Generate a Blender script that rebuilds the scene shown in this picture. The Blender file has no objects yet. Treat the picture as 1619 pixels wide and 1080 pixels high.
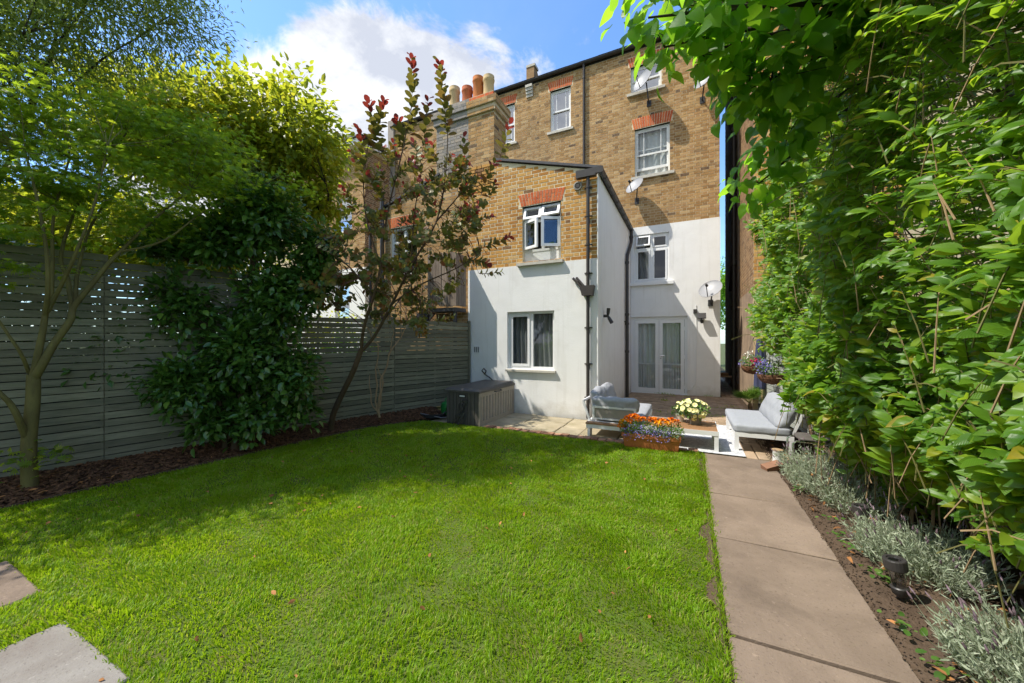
import bpy, bmesh, math, random
import numpy as np
from mathutils import Vector, Matrix, Euler

S = bpy.context.scene
COL = S.collection
random.seed(7)
RNG = np.random.default_rng(11)
PI = math.pi

# ------------------------------------------------------------------ camera, sky, sun, exposure
YAW = math.radians(25.8)
EYE = 1.5
FPX = 580.0
cam_data = bpy.data.cameras.new('camera')
cam = bpy.data.objects.new('camera', cam_data)
COL.objects.link(cam)
cam.location = (0, 0, EYE)
cam.rotation_euler = (PI / 2, 0, YAW)
cam_data.sensor_width = 36.0
cam_data.lens = FPX / 1619.0 * 36.0
cam_data.clip_start = 0.05
cam_data.clip_end = 2000
S.camera = cam

SUN_L = Vector((1.6, 1.0, -2.85)).normalized()
sun_data = bpy.data.lights.new('sun', 'SUN')
sun_data.energy = 2.05
sun_data.angle = math.radians(0.5)
sun_data.color = (1.0, 0.94, 0.83)
sun = bpy.data.objects.new('sun', sun_data)
COL.objects.link(sun)
sun.location = (-32, -20, 57)
sun.rotation_euler = SUN_L.to_track_quat('-Z', 'Y').to_euler()

world = bpy.data.worlds.new('World')
S.world = world
world.use_nodes = True
wn, wl = world.node_tree.nodes, world.node_tree.links
wn.clear()


def wnode(t, **kw):
    n = wn.new(t)
    for k, v in kw.items():
        setattr(n, k, v)
    return n


def wmath(op, a, b=None, clamp=False):
    n = wnode('ShaderNodeMath', operation=op)
    n.use_clamp = clamp
    for i, v in enumerate((a, b)):
        if v is None:
            continue
        if isinstance(v, (int, float)):
            n.inputs[i].default_value = v
        else:
            wl.new(v, n.inputs[i])
    return n.outputs[0]


SKY_STRENGTH = 0.15
sky = wnode('ShaderNodeTexSky', sky_type='NISHITA')
sky.sun_disc = False
sky.sun_elevation = math.radians(56.5)
sky.sun_rotation = math.radians(238.0)
sky.altitude = 100
sky.air_density = 1.15
sky.dust_density = 0.6
sky.ozone_density = 1.6
tc = wnode('ShaderNodeTexCoord')
sep = wnode('ShaderNodeSeparateXYZ')
wl.new(tc.outputs['Generated'], sep.inputs[0])
den = wmath('ADD', wmath('MAXIMUM', sep.outputs[2], 0.0), 0.28)
comb = wnode('ShaderNodeCombineXYZ')
wl.new(wmath('DIVIDE', sep.outputs[0], den), comb.inputs[0])
wl.new(wmath('DIVIDE', sep.outputs[1], den), comb.inputs[1])
comb.inputs[2].default_value = 3.1


def wnoise(scale, detail, rough, dist=0.0):
    n = wnode('ShaderNodeTexNoise')
    n.inputs['Scale'].default_value = scale
    n.inputs['Detail'].default_value = detail
    n.inputs['Roughness'].default_value = rough
    n.inputs['Distortion'].default_value = dist
    wl.new(comb.outputs[0], n.inputs['Vector'])
    return n.outputs['Fac']


def bank(v, inner, outer, amt):
    d = wnode('ShaderNodeVectorMath', operation='DOT_PRODUCT')
    wl.new(tc.outputs['Generated'], d.inputs[0])
    d.inputs[1].default_value = Vector(v).normalized()
    m = wnode('ShaderNodeMapRange', interpolation_type='SMOOTHSTEP')
    m.inputs[1].default_value = math.cos(math.radians(outer))
    m.inputs[2].default_value = math.cos(math.radians(inner))
    m.inputs[3].default_value = 0.0
    m.inputs[4].default_value = amt
    wl.new(d.outputs['Value'], m.inputs[0])
    return m.outputs[0]


# banks of cumulus standing in the sky, towards the houses and all round
banks = [((-0.66, 0.68, 0.55), 5, 15, 0.33), ((-0.82, 0.50, 0.30), 6, 20, 0.345), ((-0.93, 0.64, 0.52), 3, 10, 0.14), ((-0.42, 0.76, 0.50), 5, 14, 0.30),
         ((-0.3, -0.9, 0.5), 14, 50, 0.42), ((0.9, -0.3, 0.5), 10, 32, 0.28), ((0.8, 0.7, 0.35), 8, 28, 0.25),  # first one: wide unseen bank behind the camera, thickened for fill light
         ((-0.95, -0.2, 0.35), 8, 26, 0.25)]
acc = None
for b in banks:
    o = bank(*b)
    acc = o if acc is None else wmath('MAXIMUM', acc, o)
cover = wmath('ADD', wmath('ADD', wnoise(3.6, 11, 0.60, 0.35), acc), -0.02)
cm = wnode('ShaderNodeMapRange', interpolation_type='SMOOTHSTEP')
cm.inputs[1].default_value = 0.62
cm.inputs[2].default_value = 0.75
wl.new(cover, cm.inputs[0])
thin = wnode('ShaderNodeMapRange', interpolation_type='SMOOTHSTEP')
thin.inputs[1].default_value = 0.45
thin.inputs[2].default_value = 0.85
thin.inputs[4].default_value = 0.3
wl.new(wnoise(0.9, 5, 0.55, 0.6), thin.inputs[0])
cfac = wmath('MAXIMUM', cm.outputs[0], thin.outputs[0])
ccol = wnode('ShaderNodeMixRGB')
wl.new(wmath('MULTIPLY', wmath('ADD', wnoise(5.0, 8, 0.62), -0.40), 4.0, True), ccol.inputs[0])
ccol.inputs[1].default_value = (1.45, 1.55, 1.8, 1)
ccol.inputs[2].default_value = (2.55, 2.58, 2.6, 1)
tint = wnode('ShaderNodeMixRGB', blend_type='MULTIPLY')
tint.inputs[0].default_value = 1.0
wl.new(sky.outputs[0], tint.inputs[1])
tint.inputs[2].default_value = (0.40, 0.52, 0.66, 1)
mixc = wnode('ShaderNodeMixRGB')
wl.new(cfac, mixc.inputs[0])
wl.new(tint.outputs[0], mixc.inputs[1])
wl.new(ccol.outputs[0], mixc.inputs[2])
bg = wnode('ShaderNodeBackground')
bg.inputs[1].default_value = SKY_STRENGTH
wl.new(mixc.outputs[0], bg.inputs[0])
wout = wnode('ShaderNodeOutputWorld')
wl.new(bg.outputs[0], wout.inputs[0])

S.view_settings.view_transform = 'Standard'
S.view_settings.look = 'None'
S.view_settings.exposure = 1.7
S.view_settings.gamma = 1.0
S.view_settings.use_curve_mapping = False
S.render.engine = 'CYCLES'
S.cycles.max_bounces = 8
S.cycles.diffuse_bounces = 4
S.cycles.transparent_max_bounces = 12
S.cycles.use_denoising = True
S.cycles.caustics_reflective = False
S.cycles.caustics_refractive = False

# ------------------------------------------------------------------ helpers


def T(o, label=None, cat=None, group=None, kind=None):
    if label:
        o['label'] = label
    if cat:
        o['category'] = cat
    if group:
        o['group'] = group
    if kind:
        o['kind'] = kind
    return o


def thing(name, label, cat, loc=(0, 0, 0), group=None):
    o = bpy.data.objects.new(name, None)
    COL.objects.link(o)
    o.empty_display_size = 0.1
    o.location = loc
    return T(o, label, cat, group)


def wpos(o):
    v = Vector((0, 0, 0))
    while o is not None:
        v = v + o.location
        o = o.parent
    return v


def link(name, me, parent=None, loc=None, label=None, kind=None):
    """mesh whose coordinates are in world space (loc None) or relative to the world point loc"""
    o = bpy.data.objects.new(name, me)
    COL.objects.link(o)
    target = Vector(loc) if loc is not None else Vector((0, 0, 0))
    if parent is not None:
        o.parent = parent
        o.location = target - wpos(parent)
    else:
        o.location = target
    return T(o, label, None, None, kind)


class MB:
    def __init__(self):
        self.v, self.f, self.m, self.mats = [], [], [], []

    def mi(self, mat):
        if mat not in self.mats:
            self.mats.append(mat)
        return self.mats.index(mat)

    def add(self, vs, fs, mat=None):
        b = len(self.v)
        self.v.extend([tuple(p) for p in vs])
        k = self.mi(mat) if mat is not None else 0
        for f in fs:
            self.f.append([i + b for i in f])
            self.m.append(k)

    def box(self, a, b, mat=None, skip=()):
        x0, y0, z0 = a
        x1, y1, z1 = b
        vs = [(x0, y0, z0), (x1, y0, z0), (x1, y1, z0), (x0, y1, z0), (x0, y0, z1), (x1, y0, z1), (x1, y1, z1), (x0, y1, z1)]
        fs = {'b': (0, 3, 2, 1), 't': (4, 5, 6, 7), 'f': (0, 1, 5, 4), 'k': (2, 3, 7, 6), 'l': (3, 0, 4, 7), 'r': (1, 2, 6, 5)}
        self.add(vs, [f for k, f in fs.items() if k not in skip], mat)

    def obox(self, c, size, rot, mat=None):
        """box of full size about c, rotated by a Matrix / Euler"""
        R = rot.to_matrix() if isinstance(rot, Euler) else rot
        hx, hy, hz = size[0] / 2, size[1] / 2, size[2] / 2
        vs = [Vector(c) + R @ Vector(p) for p in [(-hx, -hy, -hz), (hx, -hy, -hz), (hx, hy, -hz), (-hx, hy, -hz), (-hx, -hy, hz), (hx, -hy, hz), (hx, hy, hz), (-hx, hy, hz)]]
        self.add(vs, [(0, 3, 2, 1), (4, 5, 6, 7), (0, 1, 5, 4), (2, 3, 7, 6), (3, 0, 4, 7), (1, 2, 6, 5)], mat)

    def bar(self, p, q, w, h, mat=None, up=(0, 0, 1)):
        p, q = Vector(p), Vector(q)
        d = (q - p)
        L = d.length
        d.normalize()
        u = Vector(up)
        if abs(d.dot(u)) > 0.98:
            u = Vector((0, 1, 0))
        s = d.cross(u).normalized()
        t = s.cross(d)
        vs = []
        for e in (p, q):
            for a, b in ((-1, -1), (1, -1), (1, 1), (-1, 1)):
                vs.append(e + s * (a * w / 2) + t * (b * h / 2))
        self.add(vs, [(3, 2, 1, 0), (4, 5, 6, 7), (0, 1, 5, 4), (1, 2, 6, 5), (2, 3, 7, 6), (3, 0, 4, 7)], mat)

    def tube(self, pts, rad, n=8, mat=None, cap=True):
        pts = [Vector(p) for p in pts]
        if isinstance(rad, (int, float)):
            rad = [rad] * len(pts)
        vs, fs = [], []
        ref = None
        for i, p in enumerate(pts):
            a = pts[max(i - 1, 0)]
            b = pts[min(i + 1, len(pts) - 1)]
            d = (b - a)
            if d.length < 1e-9:
                d = Vector((0, 0, 1))
            d.normalize()
            if ref is None:
                ref = Vector((1, 0, 0)) if abs(d.x) < 0.8 else Vector((0, 1, 0))
            s = (ref - d * ref.dot(d))
            if s.length < 1e-5:
                s = d.orthogonal()
            s.normalize()
            ref = s
            t = d.cross(s)
            for k in range(n):
                an = 2 * PI * k / n
                vs.append(p + (s * math.cos(an) + t * math.sin(an)) * rad[i])
        for i in range(len(pts) - 1):
            for k in range(n):
                k2 = (k + 1) % n
                fs.append((i * n + k, i * n + k2, (i + 1) * n + k2, (i + 1) * n + k))
        if cap:
            fs.append(tuple(range(n - 1, -1, -1)))
            fs.append(tuple(range((len(pts) - 1) * n, len(pts) * n)))
        self.add(vs, fs, mat)

    def lathe(self, c, prof, n=20, mat=None, axis=None):
        """profile [(r,h)...] about c; axis Vector for its up"""
        R = Vector((0, 0, 1)).rotation_difference(Vector(axis)).to_matrix() if axis is not None else Matrix.Identity(3)
        vs, fs = [], []
        for r, h in prof:
            for k in range(n):
                a = 2 * PI * k / n
                vs.append(Vector(c) + R @ Vector((r * math.cos(a), r * math.sin(a), h)))
        for i in range(len(prof) - 1):
            for k in range(n):
                k2 = (k + 1) % n
                fs.append((i * n + k, i * n + k2, (i + 1) * n + k2, (i + 1) * n + k))
        self.add(vs, fs, mat)

    def prism(self, poly, lo, hi, axis, mat=None):
        """2-D polygon extruded along axis 0/1/2 from lo to hi (poly coords are the other two axes in order)"""
        n = len(poly)
        vs = []
        for h in (lo, hi):
            for a, b in poly:
                c = [a, b]
                c.insert(axis, h)
                vs.append(tuple(c))
        fs = [tuple(range(n - 1, -1, -1)), tuple(range(n, 2 * n))]
        for k in range(n):
            k2 = (k + 1) % n
            fs.append((k, k2, n + k2, n + k))
        self.add(vs, fs, mat)

    def cushion(self, c, size, rot=None, r=0.06, n=9, puff=0.02, wr=0.004, mat=None, seed=0):
        rnd = random.Random(seed)
        R = rot.to_matrix() if isinstance(rot, Euler) else (rot or Matrix.Identity(3))
        h = Vector(size) / 2
        ph = [rnd.uniform(0, 6.28) for _ in range(8)]
        vs, fs, idx = [], [], {}

        def vert(p):
            key = (round(p[0], 4), round(p[1], 4), round(p[2], 4))
            if key in idx:
                return idx[key]
            q = Vector((p[0] * h.x, p[1] * h.y, p[2] * h.z))
            cl = Vector([max(-h[i] + r, min(h[i] - r, q[i])) for i in range(3)])
            d = q - cl
            q2 = cl + d.normalized() * r if d.length > 1e-6 else q
            bx, by, bz = 1 - p[0] ** 2, 1 - p[1] ** 2, 1 - p[2] ** 2
            q2 = q2 + Vector((p[0] * by * bz, p[1] * bx * bz, p[2] * bx * by)) * puff
            w = math.sin(q.x * 23 + q.y * 31 + ph[0]) * math.sin(q.z * 37 + q.y * 17 + ph[1]) + 0.6 * math.sin(q.x * 51 + q.z * 43 + ph[2])
            q2 = q2 + Vector((p[0], p[1], p[2])).normalized() * w * wr
            idx[key] = len(vs)
            vs.append(Vector(c) + R @ q2)
            return idx[key]
        for ax in range(3):
            for sg in (-1, 1):
                for i in range(n):
                    for j in range(n):
                        q = []
                        for a, b in ((i, j), (i + 1, j), (i + 1, j + 1), (i, j + 1)):
                            uv = [a / n * 2 - 1, b / n * 2 - 1]
                            uv.insert(ax, sg)
                            q.append(vert(uv))
                        fs.append(q if (sg == 1) != (ax == 1) else q[::-1])
        self.add(vs, fs, mat)

    def mesh(self, name, mat=None, smooth=False):
        me = bpy.data.meshes.new(name)
        me.from_pydata(self.v, [], self.f)
        mats = self.mats or ([mat] if mat else [])
        for m in mats:
            me.materials.append(m)
        if len(mats) > 1:
            me.polygons.foreach_set('material_index', self.m)
        if smooth:
            me.polygons.foreach_set('use_smooth', [True] * len(me.polygons))
            if smooth != 'all':
                try:
                    me.set_sharp_from_angle(angle=math.radians(40))
                except Exception:
                    pass
        me.update()
        return me

    def build(self, name, mat=None, parent=None, smooth=False, label=None, kind=None):
        return link(name, self.mesh(name, mat, smooth), parent, None, label, kind)


def npmesh(name, V, F, mat, smooth=False):
    """V (N,3) array, F (M,k) array, one face size"""
    me = bpy.data.meshes.new(name)
    V = np.ascontiguousarray(V, np.float32)
    F = np.ascontiguousarray(F, np.int32)
    M, k = F.shape
    me.vertices.add(len(V))
    me.vertices.foreach_set('co', V.ravel())
    me.loops.add(M * k)
    me.loops.foreach_set('vertex_index', F.ravel())
    me.polygons.add(M)
    me.polygons.foreach_set('loop_start', np.arange(0, M * k, k, dtype=np.int32))
    me.polygons.foreach_set('loop_total', np.full(M, k, np.int32))
    me.polygons.foreach_set('use_smooth', np.full(M, bool(smooth)))
    me.update(calc_edges=True)
    me.materials.append(mat)
    return me


def norm(a):
    return a / np.maximum(np.linalg.norm(a, axis=-1, keepdims=True), 1e-9)


def scatter(tv, tf, P, D, U, Sc):
    """copies of a leaf template (tv Nx3: x across, y along, z up; tf Mx3) at P, along D, with U as rough normal"""
    D = norm(D)
    B = norm(np.cross(D, U))
    N = np.cross(B, D)
    Sc = np.asarray(Sc)
    if Sc.ndim == 1:
        Sc = Sc[:, None] * np.ones((1, 3))
    V = (P[:, None, :] + (tv[None, :, 0] * Sc[:, None, 0])[..., None] * B[:, None, :] + (tv[None, :, 1] * Sc[:, None, 1])[..., None] * D[:, None, :]
         + (tv[None, :, 2] * Sc[:, None, 2])[..., None] * N[:, None, :])
    n = len(tv)
    F = (tf[None] + (np.arange(len(P)) * n)[:, None, None]).reshape(-1, tf.shape[1])
    return V.reshape(-1, 3), F


def leaf_shape(st, fold=0.25, droop=0.15):
    """leaf from stations (t along the midrib, half width, how far the margin lies behind the midrib)"""
    tv, tf = [], []
    for t, w, bk in st:
        z = -droop * t * t
        tv += [(-w, t - bk, z + fold * w), (0, t, z), (w, t - bk, z + fold * w)]
    for i in range(len(st) - 1):
        a = 3 * i
        q = [(a, a + 1, a + 4), (a, a + 4, a + 3), (a + 1, a + 2, a + 5), (a + 1, a + 5, a + 4)]
        if st[i][1] == 0:
            q = [(a + 1, a + 4, a + 3), (a + 1, a + 5, a + 4)]
        if st[i + 1][1] == 0:
            q = [(a, a + 1, a + 4), (a + 1, a + 2, a + 4)]
        tf += q
    return np.array(tv, float), np.array(tf, int)


def leaf_template(w, fold=0.25, droop=0.15, tip=1.0, heart=0.0):
    """pointed oval leaf of unit length, half width w: 8 triangles"""
    tv = [(0, 0, 0), (0, 0.33, 0.02), (0, 0.7, -droop * 0.4), (0, 1.0, -droop)]
    zz = fold * w
    tv += [(-w * 0.85, 0.22 - heart * 0.2, zz), (-w * 0.8 * tip, 0.62, zz - droop * 0.3), (w * 0.85, 0.22 - heart * 0.2, zz), (w * 0.8 * tip, 0.62, zz - droop * 0.3)]
    tf = [(0, 1, 4), (1, 2, 5), (1, 5, 4), (2, 3, 5), (0, 6, 1), (1, 6, 7), (1, 7, 2), (2, 7, 3)]
    return np.array(tv, float), np.array(tf, int)


def big_leaf_mesh(name, w, mat, fold=0.25, droop=0.18, heart=0.0, n=6):
    """one detailed leaf (unit length along +Y) for leaves kept as objects"""
    vs, fs = [], []
    for i in range(n + 1):
        t = i / n
        if heart:
            hw = w * (math.sin(PI * min(1, t ** 0.62)) ** 0.75) * (1 - 0.18 * t) if t < 1 else 0
        else:
            hw = w * math.sin(PI * t ** 0.85) ** 0.85 * (1.08 - 0.35 * t) if 0 < t < 1 else 0
        z = -droop * t * t
        back = -0.10 * math.sin(PI * min(t * 2, 1)) * (1 - t) if heart else 0
        wv = 0.012 * math.sin(t * 19)
        vs += [(-hw, t + back, z + fold * hw + wv), (0, t, z), (hw, t + back, z + fold * hw - wv)]
    for i in range(n):
        a = i * 3
        fs += [(a, a + 1, a + 4, a + 3), (a + 1, a + 2, a + 5, a + 4)]
    fs = [f for f in fs]
    me = bpy.data.meshes.new(name)
    me.from_pydata(vs, [], fs)
    me.polygons.foreach_set('use_smooth', [True] * len(fs))
    me.materials.append(mat)
    me.update()
    return me


def leaf_matrix(p, d, u, s):
    d = Vector(d).normalized()
    b = d.cross(Vector(u))
    if b.length < 1e-4:
        b = d.orthogonal()
    b.normalize()
    n = b.cross(d)
    M = Matrix((b * s, d * s, n * s)).transposed().to_4x4()
    M.translation = Vector(p)
    return M


# ------------------------------------------------------------------ materials
class NT:
    def __init__(self, name):
        self.mat = bpy.data.materials.new(name)
        self.mat.use_nodes = True
        self.n, self.l = self.mat.node_tree.nodes, self.mat.node_tree.links
        self.n.clear()
        self.out = self.n.new('ShaderNodeOutputMaterial')

    def new(self, t, **kw):
        n = self.n.new(t)
        for k, v in kw.items():
            setattr(n, k, v)
        return n

    def put(self, sock, v):
        if isinstance(v, (int, float)):
            sock.default_value = v
        elif isinstance(v, tuple):
            sock.default_value = v if len(v) == 4 or sock.type == 'VECTOR' else (*v, 1)
        else:
            self.l.new(v, sock)

    def math(self, op, a, b=None, clamp=False):
        n = self.new('ShaderNodeMath', operation=op)
        n.use_clamp = clamp
        self.put(n.inputs[0], a)
        if b is not None:
            self.put(n.inputs[1], b)
        return n.outputs[0]

    def coord(self, scale=(1, 1, 1), world=True):
        if world:
            g = self.new('ShaderNodeNewGeometry')
            o = g.outputs['Position']
        else:
            o = self.new('ShaderNodeTexCoord').outputs['Object']
        m = self.new('ShaderNodeMapping')
        m.inputs['Scale'].default_value = scale
        self.l.new(o, m.inputs['Vector'])
        return m.outputs[0]

    def noise(self, scale, detail=4, rough=0.55, vec=None, dist=0.0):
        n = self.new('ShaderNodeTexNoise')
        n.inputs['Scale'].default_value = scale
        n.inputs['Detail'].default_value = detail
        n.inputs['Roughness'].default_value = rough
        n.inputs['Distortion'].default_value = dist
        if vec is not None:
            self.l.new(vec, n.inputs['Vector'])
        return n.outputs['Fac']

    def ramp(self, fac, stops, const=False):
        r = self.new('ShaderNodeValToRGB')
        if const:
            r.color_ramp.interpolation = 'CONSTANT'
        e = r.color_ramp.elements
        while len(e) < len(stops):
            e.new(0.5)
        for i, (p, c) in enumerate(stops):
            e[i].position = p
            e[i].color = (*c, 1) if isinstance(c, tuple) else (c, c, c, 1)
        self.put(r.inputs[0], fac)
        return r.outputs[0]

    def mix(self, fac, a, b, mode='MIX'):
        m = self.new('ShaderNodeMixRGB', blend_type=mode)
        self.put(m.inputs[0], fac)
        self.put(m.inputs[1], a)
        self.put(m.inputs[2], b)
        return m.outputs[0]

    def bump(self, h, strength=0.3, dist=0.01):
        b = self.new('ShaderNodeBump')
        b.inputs['Strength'].default_value = strength
        b.inputs['Distance'].default_value = dist
        self.l.new(h, b.inputs['Height'])
        return b.outputs[0]

    def rand(self):
        """a random value per loose piece and per object"""
        g = self.new('ShaderNodeNewGeometry')
        o = self.new('ShaderNodeObjectInfo')
        return self.math('FRACT', self.math('ADD', g.outputs['Random Per Island'], o.outputs['Random']))

    def bsdf(self, col, rough=0.6, spec=0.4, metal=0.0, normal=None):
        p = self.new('ShaderNodeBsdfPrincipled')
        self.put(p.inputs['Base Color'], col)
        self.put(p.inputs['Roughness'], rough)
        self.put(p.inputs['Specular IOR Level'], spec)
        self.put(p.inputs['Metallic'], metal)
        if normal is not None:
            self.l.new(normal, p.inputs['Normal'])
        return p

    def done(self, shader):
        self.l.new(shader, self.out.inputs[0])
        return self.mat


def pm(name, c1, c2=None, scale=6, rough=0.6, spec=0.35, metal=0.0, bump=0.0, bscale=60, bdist=0.004, grime=None, gscale=1.3, stretch=(1, 1, 1), isl=0.0):
    """plain procedural material: two-tone noise, fine bump, optional grime, optional per-piece value shift"""
    t = NT(name)
    v = t.coord(stretch)
    c2 = c2 or tuple(x * 0.86 for x in c1)
    col = t.mix(t.ramp(t.noise(scale, 6, 0.6, v), [(0.3, 0.0), (0.7, 1.0)]), c1, c2)
    if grime:
        col = t.mix(t.ramp(t.noise(gscale, 7, 0.65, v), [(0.5, 0.0), (0.75, 0.7)]), col, grime)
    if isl:
        k = t.math('ADD', t.math('MULTIPLY', t.rand(), 2 * isl), 1 - isl)
        kk = t.new('ShaderNodeCombineColor')
        for i in range(3):
            t.l.new(k, kk.inputs[i])
        col = t.mix(1.0, col, kk.outputs[0], 'MULTIPLY')
    nrm = t.bump(t.noise(bscale, 5, 0.6, v), bump, bdist) if bump else None
    return t.done(t.bsdf(col, rough, spec, metal, nrm).outputs[0])


def brickmat(name, stops, soot=(0.09, 0.075, 0.055), soot_amt=0.5, bump=0.5):
    t = NT(name)
    v = t.coord()
    col = t.ramp(t.rand(), stops, True)
    big = t.noise(0.55, 5, 0.6, v)
    col = t.mix(t.ramp(t.noise(38, 6, 0.65, v), [(0.35, 0.0), (0.75, 0.42)]), col, (0.10, 0.065, 0.035))
    col = t.mix(t.ramp(t.noise(9, 5, 0.6, v), [(0.45, 0.0), (0.8, 0.35)]), col, (0.50, 0.38, 0.22))
    col = t.mix(t.ramp(big, [(0.5, 0.0), (0.75, soot_amt)]), col, soot)
    nrm = t.bump(t.noise(55, 6, 0.65, v), bump, 0.006)
    return t.done(t.bsdf(col, 0.9, 0.2, 0, nrm).outputs[0])


def leafmat(name, stops, trans=(0.30, 0.45, 0.03), tf=0.35, rough=0.42, spec=0.45, vein=False):
    t = NT(name)
    r = t.rand()
    col = t.ramp(r, stops)
    v = t.coord()
    col = t.mix(t.ramp(t.noise(14, 3, 0.5, v), [(0.35, 0.0), (0.7, 0.35)]), col, stops[0][1])
    nrm = None
    if vein:
        w = t.new('ShaderNodeTexWave', wave_type='BANDS', bands_direction='DIAGONAL')
        w.inputs['Scale'].default_value = 9
        w.inputs['Distortion'].default_value = 1.0
        t.l.new(t.coord((1, 1, 1), False), w.inputs['Vector'])
        nrm = t.bump(w.outputs['Fac'], 0.25, 0.02)
    p = t.bsdf(col, rough, spec, 0, nrm)
    tr = t.new('ShaderNodeBsdfTranslucent')
    t.put(tr.inputs['Color'], t.mix(0.55, t.mix(1.0, col, (2.2, 2.2, 1.6), 'MULTIPLY'), trans))
    mx = t.new('ShaderNodeMixShader')
    mx.inputs[0].default_value = tf
    t.l.new(p.outputs[0], mx.inputs[1])
    t.l.new(tr.outputs[0], mx.inputs[2])
    return t.done(mx.outputs[0])


M = {}
M['stock'] = brickmat('stock_brick', [(0, (0.475, 0.286, 0.116)), (0.2, (0.418, 0.239, 0.089)), (0.4, (0.541, 0.342, 0.154)), (0.55, (0.351, 0.193, 0.069)),
                                      (0.7, (0.446, 0.256, 0.108)), (0.86, (0.275, 0.159, 0.069)), (0.92, (0.570, 0.384, 0.185)), (0.98, (0.142, 0.085, 0.050))], soot_amt=0.28)
M['stock_ext'] = brickmat('warm_stock_brick', [(0, (0.589, 0.296, 0.067)), (0.22, (0.507, 0.232, 0.047)), (0.42, (0.635, 0.352, 0.101)), (0.62, (0.442, 0.192, 0.041)),
                                               (0.8, (0.553, 0.280, 0.074)), (0.93, (0.221, 0.104, 0.041)), (0.97, (0.645, 0.416, 0.175))], soot_amt=0.06)
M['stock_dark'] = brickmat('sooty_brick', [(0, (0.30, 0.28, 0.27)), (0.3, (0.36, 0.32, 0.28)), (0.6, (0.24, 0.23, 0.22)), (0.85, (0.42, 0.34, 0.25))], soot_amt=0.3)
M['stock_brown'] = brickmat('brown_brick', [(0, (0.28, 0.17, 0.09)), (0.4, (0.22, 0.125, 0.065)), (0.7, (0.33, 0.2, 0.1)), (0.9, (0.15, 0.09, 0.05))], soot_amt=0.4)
M['red_brick'] = brickmat('red_rubbed_brick', [(0, (0.64, 0.145, 0.045)), (0.4, (0.56, 0.11, 0.035)), (0.75, (0.70, 0.185, 0.06))], soot_amt=0.05)
M['mortar'] = pm('lime_mortar', (0.60, 0.50, 0.34), (0.50, 0.40, 0.26), 8, 0.95, 0.1, bump=0.5, bscale=90)
M['mortar_pale'] = pm('pale_mortar', (0.76, 0.67, 0.48), (0.64, 0.54, 0.36), 8, 0.95, 0.1, bump=0.5, bscale=90)
M['mortar_dark'] = pm('grey_mortar', (0.36, 0.34, 0.3), (0.25, 0.23, 0.2), 8, 0.95, 0.1)


def rendermat():
    t = NT('white_render')
    v = t.coord()
    col = t.mix(t.ramp(t.noise(2.2, 6, 0.6, v), [(0.3, 0.0), (0.7, 1.0)]), (0.82, 0.815, 0.80), (0.775, 0.77, 0.755))
    streak = t.noise(1.0, 7, 0.62, t.coord((7, 7, 0.35)))
    col = t.mix(t.ramp(streak, [(0.55, 0.0), (0.78, 0.5)]), col, (0.56, 0.54, 0.49))
    blotch = t.noise(1.3, 8, 0.68, v, 0.5)
    col = t.mix(t.ramp(blotch, [(0.56, 0.0), (0.72, 0.35)]), col, (0.62, 0.60, 0.56))
    sp = t.new('ShaderNodeSeparateXYZ')
    t.l.new(v, sp.inputs[0])
    low = t.math('SUBTRACT', t.math('MULTIPLY', t.noise(5, 5, 0.6, v), 0.55), sp.outputs[2])
    col = t.mix(t.ramp(low, [(0.0, 0.0), (0.3, 0.55)]), col, (0.42, 0.38, 0.30))
    h = t.math('ADD', t.math('MULTIPLY', t.noise(4, 3, 0.5, v), 2.0), t.noise(60, 5, 0.6, v))
    return t.done(t.bsdf(col, 0.78, 0.2, 0, t.bump(h, 0.35, 0.008)).outputs[0])


M['render'] = rendermat()
M['cream_render'] = pm('cream_render', (0.62, 0.46, 0.27), (0.52, 0.37, 0.20), 3, 0.85, 0.2, bump=0.3, bscale=30)
M['dark_render'] = pm('stained_render', (0.36, 0.265, 0.18), (0.22, 0.16, 0.115), 2.5, 0.9, 0.15, bump=0.5, bscale=30, grime=(0.05, 0.045, 0.04))
M['stone_sill'] = pm('stone_sill', (0.58, 0.55, 0.48), (0.44, 0.41, 0.35), 14, 0.85, 0.2, bump=0.3)
M['upvc'] = pm('white_window_plastic', (0.80, 0.80, 0.80), (0.76, 0.76, 0.76), 3, 0.3, 0.5)
M['upvc_old'] = pm('white_window_paint', (0.76, 0.76, 0.74), (0.66, 0.66, 0.63), 9, 0.5, 0.4)
M['black_plastic'] = pm('black_plastic', (0.030, 0.028, 0.027), (0.045, 0.04, 0.038), 9, 0.42, 0.45)
M['brown_plastic'] = pm('weathered_black_pipe', (0.055, 0.047, 0.042), (0.035, 0.03, 0.028), 6, 0.5, 0.4)
M['slate'] = pm('slate', (0.075, 0.075, 0.085), (0.05, 0.05, 0.055), 9, 0.7, 0.3, bump=0.3, isl=0.25)
M['lead'] = pm('lead_flashing', (0.22, 0.22, 0.23), (0.15, 0.15, 0.16), 7, 0.6, 0.4)
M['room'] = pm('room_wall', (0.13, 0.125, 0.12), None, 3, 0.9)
M['curtain_dark'] = pm('charcoal_curtain', (0.27, 0.27, 0.275), (0.21, 0.21, 0.215), 4, 0.9, 0.1)
M['curtain_pale'] = pm('pale_curtain', (0.72, 0.72, 0.70), (0.64, 0.64, 0.62), 4, 0.9, 0.1)
M['curtain_grey'] = pm('grey_curtain', (0.78, 0.78, 0.76), (0.70, 0.70, 0.68), 4, 0.9, 0.1)
M['dish'] = pm('grey_dish', (0.31, 0.315, 0.33), (0.27, 0.275, 0.29), 5, 0.45, 0.4)
M['pot_red'] = pm('terracotta_pot', (0.52, 0.16, 0.07), (0.42, 0.12, 0.05), 9, 0.8, 0.2, bump=0.2)
M['pot_orange'] = pm('orange_clay_pot', (0.56, 0.21, 0.07), (0.46, 0.15, 0.05), 9, 0.8, 0.2, bump=0.2)
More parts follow.
